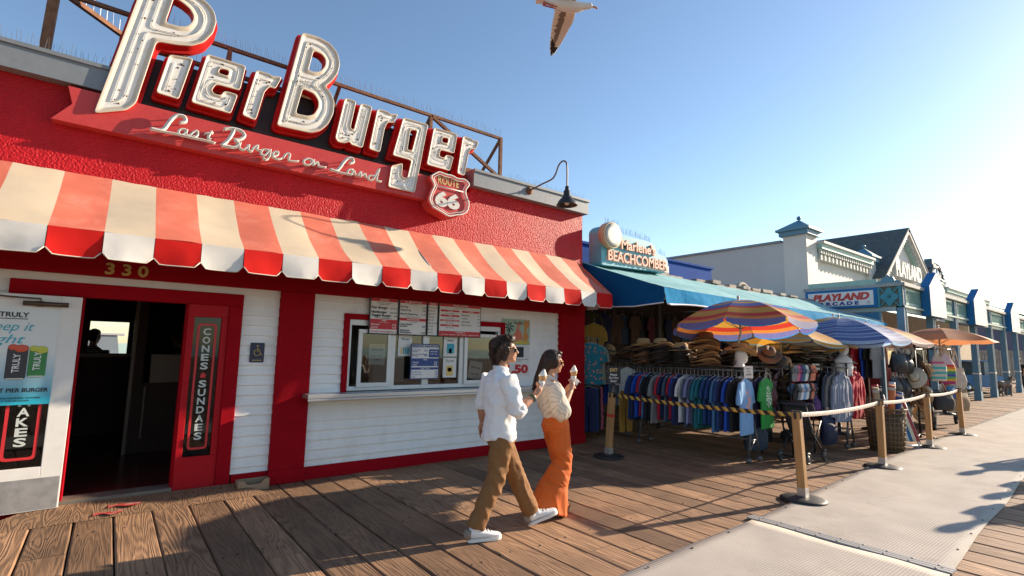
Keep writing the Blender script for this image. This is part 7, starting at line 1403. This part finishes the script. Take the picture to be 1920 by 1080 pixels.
def woman():
    P0 = (3.62, 3.95, 0); root = thing('person', 'person in cream blouse and flared orange trousers walking with an ice cream cone', 'person', P0, None, HEADING, world=False); SK = skin_mat('warm_skin', (.45, .215, .125))
    R = Matrix.Rotation(math.radians(-17), 3, 'Z') @ Matrix.Rotation(math.radians(5), 3, 'Y')
    J = dict(head=V(.022, 0, 1.508), headR=R, neck=V(-.035, 0, 1.335), pelvis=V(.045, 0, .90), shR=V(-.055, -.155, 1.272), shL=V(-.045, .155, 1.272), elR=V(.012, -.195, 1.035), elL=V(.05, .19, 1.05), wrR=V(.170, -.105, 1.225), wrL=V(.215, .09, 1.20),
             hdR=(V(.38, .28, .88), V(-.2, .95, -.2), .70), hdL=(V(.45, -.55, .65), V(-.25, -.8, -.4), .6), hipR=V(.04, -.08, .87), hipL=V(.05, .08, .87), knR=V(.085, -.08, .50), knL=V(.145, .075, .48), anR=V(-.10, -.08, .14), anL=V(.135, .075, .09), ftR=V(.0, -.08, .035), ftL=V(.25, .075, .03))
    make_body(root, J, SK, True, .93)
    BLS = mat('cream_striped_blouse', (.66, .58, .47), .8, var=.05, vscale=10); t = BLS.node_tree; N = t.nodes; L = t.links; b = N['Principled BSDF']; src = b.inputs['Base Color'].links[0].from_socket
    tc = N.new('ShaderNodeTexCoord'); wv = N.new('ShaderNodeTexWave'); wv.bands_direction = 'DIAGONAL'; wv.inputs['Scale'].default_value = 13; wv.inputs['Distortion'].default_value = 1.0; L.new(tc.outputs['Object'], wv.inputs[0]); mr = N.new('ShaderNodeMapRange'); mr.inputs[1].default_value = .82; mr.inputs[2].default_value = .95; mr.inputs[4].default_value = .55; L.new(wv.outputs[1], mr.inputs[0]); mx = N.new('ShaderNodeMix'); mx.data_type = 'RGBA'; L.new(mr.outputs[0], mx.inputs[0]); L.new(src, mx.inputs[6]); mx.inputs[7].default_value = (.36, .27, .18, 1); L.new(mx.outputs[2], b.inputs['Base Color'])
    m = MB(); m.tube([V(x, 0, z) for x, z in ((.05, .945), (.05, .965), (.045, 1.02), (.03, 1.10), (.0, 1.19), (-.03, 1.26), (-.04, 1.30), (-.036, 1.345))], [(.125, .112), (.138, .124), (.150, .130), (.152, .130), (.155, .122), (.142, .098), (.095, .075), (.058, .055)], 30)
    limb(m, [J['shR'] + V(0, .02, 0), J['shR']*.5+J['elR']*.5 + V(-.012, 0, -.01), J['elR'] + V(-.012, -.01, .0), J['elR']*.9+J['wrR']*.1 + V(-.01, 0, -.035)], [.072, .080, .088, .080]); limb(m, [J['shL'] + V(0, -.02, 0), J['shL']*.5+J['elL']*.5, J['elL'] + V(0, .01, .01), J['elL']*.9+J['wrL']*.1 + V(0, 0, -.02)], [.072, .08, .09, .082])
    m.tube([J['elR'] + V(-.03, -.01, -.02), J['elR'] + V(-.015, .0, -.115)], [.06, .012], 12)
    sh = organic('blouse', m, .0105, [BLS], root, 3, lambda c: .013*ridge((c.x*10, c.y*10, c.z*4)) + .008*ridge((c.x*17, c.y*17, c.z*9)) - .004)
    cl = MB(); cl.tube(spline([V(.035, -.02, 1.20), V(-.0, -.055, 1.30), V(-.055, -.058, 1.355), V(-.09, 0, 1.365), V(-.055, .058, 1.355), V(0, .055, 1.30), V(.035, .02, 1.20)], 4), [(.006, .017)]*25, 6); cl.build('collar', [BLS], sh)
    OR_ = mat('orange_denim', (.56, .105, .008), .8, var=.08, vscale=10, bump=.2, bscale=150)
    m = MB(); m.tube([V(.05, 0, .975), V(.05, 0, .93), V(.042, 0, .86), V(.045, 0, .80)], [(.122, .108), (.135, .118), (.165, .138), (.12, .12)], 26)
    limb(m, [J['hipR'] + V(0, 0, -.03), J['hipR']*.5+J['knR']*.5, J['knR'] + V(0, 0, .02), V(-.005, -.085, .30), V(-.09, -.09, .07)], [(.088, .112), (.083, .105), (.074, .092), (.095, .145), (.12, .235)], 22); limb(m, [J['hipL'] + V(0, 0, -.03), J['hipL']*.5+J['knL']*.5, J['knL'], V(.135, .08, .26), V(.125, .08, .045)], [(.088, .105), (.080, .098), (.072, .086), (.085, .098), (.098, .118)], 22)
    tr = organic('flared_trousers', m, .0105, [OR_], root, 3, lambda c: .010*ridge((c.x*9, c.y*9, c.z*4)) + (.012*ridge((c.x*7, c.y*7, c.z*15+c.x*9)) if .3 < c.z < .65 else .003*ridge((c.x*16, c.y*16, c.z*4))) - .004)
    wb = MB(); wb.tube([V(.05 + .118*math.cos(t), .130*math.sin(t), .962) for t in [2*PI*k/28 for k in range(28)]], [(.006, .020)]*28, 6, closed=True); wb.build('waistband', [OR_], tr)
    pk = MB(); pk.tube(spline([V(.10, -.138, .93), V(.06, -.158, .905), V(.02, -.165, .925)], 4), .0035, 5); pk.tube(spline([V(-.05, -.135, .90), V(-.085, -.09, .885), V(-.085, -.05, .90)], 4), .0035, 5); pk.build('pocket_seam', [mat('orange_thread', (.60, .22, .05), .8)], tr)
    LB = mat('brown_leather', (.24, .085, .03), .55); LS = mat('cork_sole', (.28, .16, .08), .8)
    shoe(root, 'sandal', (.055, .075, .008), (.275, .075, .008), [LB, LS]); shoe(root, 'sandal', (-.125, -.08, .06), (.06, -.08, .010), [LB, LS])
    HM_ = mat('black_brown_hair', (.026, .013, .008), .48, var=.5, vscale=50, spec=.3, stretch=(1, 1, .06), bump=.5, bscale=60); m = MB(); M = Matrix.Translation(J['head']) @ R.to_4x4() @ Matrix.Scale(.95, 4)
    for p, r in (((-.025, 0, .055), (.104, .085, .076)), ((-.055, 0, .02), (.088, .086, .09)), ((-.015, .066, .0), (.06, .024, .085)), ((-.015, -.066, .0), (.06, .024, .085)), ((.045, 0, .098), (.04, .06, .022))): m.ball(p, r, 16, 11, 0, M)
    m.tube([M @ V(-.055, 0, .03), M @ V(-.095, 0, -.07), M @ V(-.13, 0, -.15), M @ V(-.165, 0, -.24), M @ V(-.175, 0, -.29)], [(.085, .085), (.086, .068), (.082, .055), (.068, .038), (.035, .018)], 20)
    for k in range(16): a = rdh.uniform(-1, 1); m.tube([M @ V(-.02 - .05*abs(a), a*.088, .04), M @ V(-.07, a*.092, -.06), M @ V(-.10, a*.088, -.15), M @ V(-.165 + rdh.uniform(-.02, .03), a*.07, -.265 - rdh.uniform(0, .03))], [.014, .014, .012, .006], 7)
    hr = organic('hair', m, .0065, [HM_], root, 2, lambda c: .004*noise.noise((c.x*45, c.y*45, c.z*7)))
    st = MB()
    for k in range(90):
        a = rdh.uniform(-1, 1); e_ = rdh.uniform(-.25, -.36); st.tube([M @ q for q in spline([V(.045-.05*abs(a), a*.07, .09+.03*(1-abs(a))), V(-.03, a*.092, .10-.05*abs(a)), V(-.085, a*.098, .0), V(-.135, a*.094+rdh.uniform(-.01, .01), -.13), V(-.175+rdh.uniform(-.03, .02), a*.08, e_)], 4)], .0026, 4)
    st.build('hair_strands', [HM_], hr)['kind'] = 'stuff'
    glasses(root, J['head'], .93, R, mat('amber_lens', (.35, .10, .015), .1), mat('amber_frame', (.40, .13, .03), .3))
    W_ = Matrix.Translation(P0) @ Matrix.Rotation(HEADING, 4, 'Z'); ice_cream('plain ice cream cone held up by the person in flared orange trousers', W_ @ (J['wrR'] + V(.052, .045, .115)), Matrix.Rotation(HEADING, 3, 'Z') @ V(.10, .05, 1), 1)
    nb = MB(); c = J['wrR'] + V(.07, .05, .08); nb.grid(lambda u, v: tuple(c + V((u-.5)*.11, (v-.5)*.06, .02*math.sin(u*9)+.03*v-.02)), 8, 4); nb = nb.build('napkin', [mat('paper_napkin', (.7, .68, .64), .8)], None, solid=.002); nb.matrix_world = W_; tag(nb, 'crumpled white napkin in the hand holding the plain cone', 'napkin')
woman()
def bystander(lab, loc, heading, shirt, legs, hairc, skin, group=None, s=1.0, arms=0, shorts=False, stripe=False, bare=False):
    root = thing('person', lab, 'person', loc, group, heading, world=False); SK = skin_mat('skin_%s' % skin, {'light': (.45, .24, .15), 'dark': (.12, .06, .035)}[skin]); R = Matrix.Rotation(math.radians(8 if arms else 0), 3, 'Y')
    J = dict(head=V(.02, 0, 1.60), headR=R, neck=V(-.02, 0, 1.42), pelvis=V(0, 0, .92), shR=V(-.02, -.18, 1.37), shL=V(-.02, .18, 1.37), elR=V(-.04, -.23, 1.09), elL=V(-.02, .23, 1.09), wrR=V(.03, -.24, .85), wrL=V(.06, .23, .86), hdR=(V(.1, 0, -1), V(0, 1, 0), .3), hdL=(V(.1, 0, -1), V(0, -1, 0), .3), hipR=V(0, -.09, .9), hipL=V(0, .09, .9), knR=V(.05, -.10, .48), knL=V(-.02, .10, .48), anR=V(.06, -.10, .09), anL=V(-.10, .10, .09), ftR=V(.19, -.11, .03), ftL=V(.03, .11, .03))
    if arms: J.update(wrR=V(.20, -.16, 1.12), hdR=(V(1, .3, .3), V(0, .6, .5), .6), wrL=V(.20, .14, 1.12), hdL=(V(1, -.3, .3), V(0, -.6, .5), .6))
    make_body(root, J, SK, False, 1.0, False); m = MB()
    m.tube([V(0, 0, .84), V(0, 0, .95), V(0, 0, 1.1), V(-.01, 0, 1.3), V(-.02, 0, 1.38), V(-.02, 0, 1.44)], [(.185, .135), (.18, .13), (.175, .13), (.19, .125), (.15, .095), (.07, .065)], 22)
    for q in 'RL': limb(m, [J['sh'+q], J['sh'+q]*.6+J['el'+q]*.4, J['sh'+q]*.25+J['el'+q]*.75], [.078, .072, .068])
    organic('shirt', m, .016, [shirt], root, 3, lambda c: .012*noise.noise(c*9)); m = MB(); m.tube([V(0, 0, .95), V(0, 0, .85), V(0, 0, .78)], [(.15, .11), (.165, .125), (.12, .1)], 20)
    for q in 'RL':
        if shorts: limb(m, [J['hip'+q], J['hip'+q]*.5+J['kn'+q]*.5, J['kn'+q]*.85+J['hip'+q]*.15], [.10, .098, .096])
        else: limb(m, [J['hip'+q], J['hip'+q]*.5+J['kn'+q]*.5, J['kn'+q], J['an'+q]], [.10, .092, .076, .07])
    organic('shorts' if shorts else 'trousers', m, .016, [legs], root, 3, lambda c: .010*noise.noise(c*11))
    for q, (h, t) in (('R', ((-.01, -.10, .004), (.27, -.11, .004))), ('L', ((-.17, .10, .004), (.11, .11, .004)))): shoe(root, 'shoe', h, t, [mat('grey_shoe', (.12, .12, .12), .6), mat('pale_sole', (.4, .4, .38), .6)])
    m = MB(); M = Matrix.Translation(J['head']) @ R.to_4x4()
    for p, r in (((-.028, 0, .055), (.103, .085, .078)), ((-.055, 0, .02), (.08, .082, .08)), ((-.07, 0, -.04), (.05, .07, .05))): m.ball(p, r, 14, 9, 0, M)
    organic('hair', m, .010, [hairc], root, 2, lambda c: .006*noise.noise(c*35)); return root
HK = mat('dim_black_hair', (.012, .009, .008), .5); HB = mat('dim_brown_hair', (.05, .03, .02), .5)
STR = mat('striped_tee', (.10, .10, .10), .8); t = STR.node_tree; wv = t.nodes.new('ShaderNodeTexWave'); wv.bands_direction = 'Z'; wv.inputs['Scale'].default_value = 9; tc = t.nodes.new('ShaderNodeTexCoord'); cr = t.nodes.new('ShaderNodeValToRGB'); cr.color_ramp.interpolation = 'CONSTANT'; cr.color_ramp.elements[0].color = (.02, .02, .025, 1); cr.color_ramp.elements[1].position = .6; cr.color_ramp.elements[1].color = (.35, .34, .33, 1); t.links.new(tc.outputs['Object'], wv.inputs[0]); t.links.new(wv.outputs[1], cr.inputs[0]); t.links.new(cr.outputs[0], t.nodes['Principled BSDF'].inputs['Base Color'])
p = atZ(156, 812, .1); bystander('dim person in striped t-shirt and shorts just inside the open doorway', (p.x, p.y, .1), 1.1, STR, mat('dark_shorts', (.03, .03, .035), .8), HK, 'light', None, 1, 0, True)
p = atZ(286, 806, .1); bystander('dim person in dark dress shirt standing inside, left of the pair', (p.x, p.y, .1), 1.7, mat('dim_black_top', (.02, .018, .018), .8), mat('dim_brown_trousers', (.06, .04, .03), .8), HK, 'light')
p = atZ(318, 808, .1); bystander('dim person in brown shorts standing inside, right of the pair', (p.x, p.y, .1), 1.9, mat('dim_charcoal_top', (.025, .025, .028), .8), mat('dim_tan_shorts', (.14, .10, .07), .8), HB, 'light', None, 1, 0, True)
p = atZ(1915, 727, 0); bystander('person in black t-shirt standing at the right edge beyond the dog', (p.x, p.y, 0), 2.6, mat('black_tee', (.012, .012, .014), .8), mat('black_trousers', (.015, .015, .018), .8), HK, 'light')
for k, (q, lab) in enumerate((((1803, 892), 'passer-by in grey top whose shadow falls farther along the mat'), ((1765, 1000), 'passer-by in blue top whose shadow falls nearest on the mat'), ((1850, 937), 'passer-by in white top whose shadow falls between the other two'))):
    g = atZ(q[0], q[1], 0); bystander(lab, (g.x + 2.754*1.70/1.02, g.y - .6*1.70/1.02, 0), PI + .1*k, mat('walker_top%d' % k, ((.3, .3, .3), (.1, .2, .4), (.6, .6, .6))[k], .8), mat('walker_jeans', (.05, .08, .15), .8), HB, 'light', 'passers-by on the walkway', 1, k % 2)

# ================================================================ dog, gull
def dog():
    p = atZ(1886, 743, 0); root = thing('dog', 'grey brindle dog standing on the boards near the arcade porch', 'dog', (p.x, p.y, 0), None, math.radians(-18), world=False); m = MB()
    loft(m, [V(-.40, 0, .56), V(-.28, 0, .57), V(-.05, 0, .55), V(.18, 0, .54), V(.32, 0, .58)], [(.07, .09), (.09, .11), (.10, .125), (.115, .165), (.08, .12)], 5)
    m.tube([V(.28, 0, .62), V(.40, 0, .72), V(.47, 0, .78)], [.095, .075, .07], 12); m.ball((.50, 0, .80), (.095, .075, .075), 12, 9); m.tube([V(.54, 0, .79), V(.64, 0, .76), V(.68, 0, .755)], [.055, .042, .032], 10)
    for s in (-1, 1):
        m.tube([V(.47, s*.055, .85), V(.44, s*.075, .90), V(.42, s*.085, .86)], [.024, .022, .012], 8)
        m.tube([V(.24, s*.08, .52), V(.22, s*.085, .36), V(.24, s*.085, .24), V(.235, s*.085, .10), V(.25, s*.085, .03), V(.30, s*.085, .025)], [.075, .05, .038, .03, .034, .03], 10)
        m.tube([V(-.33, s*.08, .52), V(-.24+s*.05, s*.09, .38), V(-.38+s*.05, s*.09, .22), V(-.35+s*.05, s*.09, .10), V(-.33+s*.05, s*.09, .03), V(-.28+s*.05, s*.09, .025)], [.095, .065, .036, .028, .034, .03], 10)
    m.tube(spline([V(-.40, 0, .58), V(-.50, 0, .52), V(-.56, 0, .40), V(-.60, 0, .36)], 4), [.034]*5 + [.026]*4 + [.016]*4, 8)
    organic('body', m, .018, [mat('brindle_fur', (.16, .115, .085), .8, var=.4, vscale=14, dirt=(.35, .30, .25), dscale=5, damt=.5)], root, 3); MB().tube([V(.375+.09*math.sin(t)*.4, .09*math.cos(t), .69+.09*math.sin(t)*-.7) for t in [2*PI*k/16 for k in range(16)]], .012, 6, closed=True).build('collar', [mat('red_collar', (.3, .03, .03), .5)], root); MB().ball((.71, 0, .765), .018, 8, 6).build('nose', [BLACK], root)
dog()
def gull():
    d = ray(1062, 9).normalized(); loc = d * 6.8 + V(0, 0, CAM_H); root = thing('gull', 'white gull gliding overhead with dark wing tips and orange bill', 'gull', loc, None, math.atan2(-.617, .787), world=False); m = MB()
    loft(m, [V(-.32, 0, .0), V(-.22, 0, .0), V(-.10, 0, -.005), V(.03, 0, -.015), V(.13, 0, -.008), V(.19, 0, .008), V(.24, 0, .02), V(.275, 0, .022)], [(.055, .008), (.040, .022), (.060, .052), (.068, .066), (.060, .058), (.046, .045), (.037, .038), (.030, .030)], 6, 18); m.ball((.262, 0, .022), (.042, .034, .034), 12, 9); m.tube([V(.29, 0, .018), V(.31, 0, .016)], [.018, .013], 8)
    m.tube([V(-.28, 0, .0), V(-.36, 0, .0)], [(.05, .012), (.065, .006)], 12)
    organic('body', m, .006, [mat('gull_white', (.74, .70, .64), .7, var=.05, vscale=15)], root, 3)
    b = MB(); b.tube([V(.305, 0, .017), V(.34, 0, .014), V(.365, 0, .004)], [.0115, .010, .005], 8); bk = b.build('bill', [mat('gull_bill', (.62, .22, .03), .45)], root); MB().ball((.352, 0, .001), (.009, .007, .006), 8, 6).build('bill_spot', [mat('bill_red', (.5, .03, .02), .5)], bk)
    e = MB(); [e.ball((.275, s*.031, .03), .0055, 8, 6) for s in (-1, 1)]; e.build('eye', [BLACK], root); f = MB(); [f.tube([V(-.10, s*.02, -.05), V(-.22, s*.022, -.035), V(-.27, s*.025, -.02)], [.008, .008, .014], 6) for s in (-1, 1)]; f.build('feet', [mat('gull_feet', (.45, .10, .07), .6)], root)
    W = [mat('gull_wing_buff', (.66, .56, .47), .8, var=.08, vscale=20), mat('gull_wing_brown', (.19, .145, .115), .8, var=.3, vscale=60, stretch=(1, 6, 1)), mat('gull_wing_black', (.015, .014, .014), .7), mat('gull_wing_white', (.74, .72, .68), .7)]
    for s, dr in ((1, .28), (-1, -.10)):
        m = MB(); NU, NV = 66, 18; jit = [rdh.uniform(-.06, .06) for _ in range(NU+1)]
        def lead(u): return .100 + .022*math.sin(PI*min(1, u*1.9)) - .36*max(0, u-.45)**1.25
        def trail(u): return -.105 - .02*math.sin(u*4) - .05*max(0, u-.35) + (.16*max(0, u-.84))
        for i in range(NU+1):
            u = i/NU
            for j in range(NV+1):
                v = j/NV; tr = trail(u) - (.010*abs(math.sin(u*NU*PI/4)) if v > .85 else 0); x = lead(u) + (tr-lead(u))*v; m.v.append((x, s*(.04 + u*.66 + .03*v*u), .03 + .04*math.sin(PI*min(1, u*1.3)) - dr*u**1.6 + .016*math.sin(PI*v)))
        for i in range(NU):
            for j in range(NV):
                u, v = (i+.5)/NU, (j+.5)/NV; a = i*(NV+1)+j; mi = 0; q = jit[i//2]
                if v < .06 or v > .94 + q*.5: mi = 3
                elif u > .86 - .30*max(0, v-.45) + q*.4: mi = 2
                elif v > .80 + q: mi = 0 if (i//2) % 2 else 3
                elif v > .54 - .10*math.sin(u*3) + q*.5 and u > .06: mi = 1
                if mi == 1 and (i//2) % 3 == 0 and v > .70: mi = 0
                if u > .965 and v < .55: mi = 3
                m.f.append((a, a+NV+1, a+NV+2, a+1)); m.mi.append(mi); m.sm.append(True)
        m.build('wing', W, root, solid=.005)
    root.rotation_euler = (math.radians(4), math.radians(7), math.atan2(-.617, .787))
gull()

# ================================================================ rides and vehicles
def ride(name, lab, x, y, rz, body, L_=2.2, W_=1.0, van=False, s=1.0, cat='toy car ride'):
    root = thing(name, lab, cat, (x, y, 0), None, rz, world=False); m = MB(); h0 = .28
    prof = [(-L_/2, h0), (L_/2, h0), (L_/2+.03, .55), (L_/2-.1, .72), (L_*.18, .76), (L_*.10, .80 if van else .82), (-L_*.15, .80), (-L_/2, .76)] if not van else [(-L_/2, h0), (L_/2, h0), (L_/2+.02, .6), (L_/2-.08, .80), (L_*.30, .86), (-L_/2, .86)]
    MX = Matrix(((1, 0, 0, 0), (0, 0, 1, -W_/2), (0, 1, 0, 0), (0, 0, 0, 1))); m.prism([fillet(prof, .09, 3)], W_, MX); m.build('body', [body], root, bevel=.03)
    c = MB(); cab = [(-L_*.12, .78), (L_*.20, .78), (L_*.10, 1.25), (-L_*.10, 1.28)] if not van else [(L_*.10, .82), (L_*.36, .82), (L_*.24, 1.45), (L_*.10, 1.5)]
    c.prism([fillet(cab, .05, 2)], W_*.86, Matrix(((1, 0, 0, 0), (0, 0, 1, -W_*.43), (0, 1, 0, 0), (0, 0, 0, 1)))); c.build('window', [mat('ride_window', (.30, .36, .40), .1)], root)
    r = MB()
    if van:
        r.box((-L_/2, -W_/2, 1.5), (L_*.30, W_/2, 1.57))
        for xx in (-L_/2+.05, -.2, L_*.22): [r.bar((xx, yy, .8), (xx, yy, 1.5), .05) for yy in (-W_/2+.04, W_/2-.04)]
    else: r.box((-L_*.14, -W_*.45, 1.26), (L_*.13, W_*.45, 1.31))
    r.build('roof', [body], root, bevel=.01)
    for xx in (-L_*.32, L_*.32):
        for yy in (-W_/2, W_/2):
            M = Matrix.Translation((xx, yy, .25)) @ Matrix.Rotation(PI/2, 4, 'X'); w = MB().lathe([(.12, -.07), (.24, -.07), (.25, -.05), (.25, .05), (.24, .07), (.12, .07)], M, 20).build('wheel', [RUBBER], root); MB().lathe([(.0, -.08), (.13, -.078), (.13, .078), (.0, .08)], M, 14).build('rim', [mat('chrome', (.6, .6, .6), .2, .9)], w)
    b = MB(); b.box((L_/2, -W_*.48, .32), (L_/2+.08, W_*.48, .42)); b.build('bumper', [mat('chrome')], root)
    for yy in (-W_*.34, W_*.34): MB().lathe([(.09, 0), (.085, .03), (.0, .04)], Matrix.Translation((L_/2-.02, yy, .60)) @ Matrix.Rotation(PI/2, 4, 'Y'), 14).build('headlight', [mat('headlight_glass', (.7, .7, .65), .15)], root)
    return root
ride('red_toy_car', 'red coin operated toy pickup under the arcade porch', 27.3, 6.4, -.5, mat('ride_red', (.38, .02, .02), .25))
ride('blue_toy_van', 'light blue toy van with open roof frame under the far porch', 33.6, 6.3, -.5, mat('ride_blue', (.05, .20, .42), .25), 2.8, 1.3, True)
def machines():
    o = thing('claw_machine', 'yellow and orange glass prize machine between the toy rides', 'arcade machine', (30.2, 6.5, 0)); MB().box((29.8, 6.2, 0), (30.6, 7.0, .95)).build('cabinet', [mat('machine_orange', (.50, .20, .04), .4)], o, bevel=.02); MB().box((29.84, 6.24, .95), (30.56, 6.96, 1.55)).build('glass_case', [mat('case_glass', (.35, .34, .28), .1)], o); MB().box((29.78, 6.18, 1.55), (30.62, 7.02, 1.8)).build('top_box', [mat('machine_gold', (.5, .32, .05), .4)], o, bevel=.02)
    o = thing('claw_machine', 'red tall arcade cabinet against the porch wall', 'arcade machine', (26.0, 7.6, 0)); MB().box((25.4, 7.3, 0), (26.5, 8.05, 2.3)).build('cabinet', [mat('machine_red', (.30, .02, .02), .4)], o, bevel=.03); MB().box((25.5, 7.28, 1.2), (26.4, 7.32, 1.9)).build('screen', [mat('dark_screen', (.02, .02, .03), .1)], o)
    o = thing('platform', 'low dark ride platform under the porch', 'platform', (27.3, 6.4, 0)); MB().box((25.7, 5.7, 0), (31.2, 7.2, .10)).build('platform_deck', [mat('dark_platform', (.04, .04, .045), .6)], o); MB().box((25.65, 5.66, .1), (31.25, 5.70, .16)).build('edge', [mat('pale_edge', (.35, .33, .3), .6)], o)
    f = thing('lattice_fence', 'tan slatted fence closing the far end of the porch', 'fence', (52, 7, 0)); m = MB()
    for k in range(40): m.box((52, 5.9+k*.16, .1), (52.05, 6.02+k*.16, 2.3))
    m.box((52.05, 5.9, .4), (52.1, 12.3, .5)); m.box((52.05, 5.9, 2.0), (52.1, 12.3, 2.1)); m.build('slats', [mat('tan_slats', (.34, .28, .22), .8, var=.2, vscale=3)], f)
    for k in range(4): MB().box((51.93, 5.9+k*2.1, 0), (52.0, 6.0+k*2.1, 2.4)).build('post', [mat('tan_slats')], f)
machines()
o = ride('pickup_truck', 'white pickup truck seen through the back opening of the restaurant', -.3, 22.5, PI, mat('truck_white', (.7, .7, .7), .3), 5.2, 1.9, False, 1.0, 'truck'); o.scale = (1, 1, 1.45)
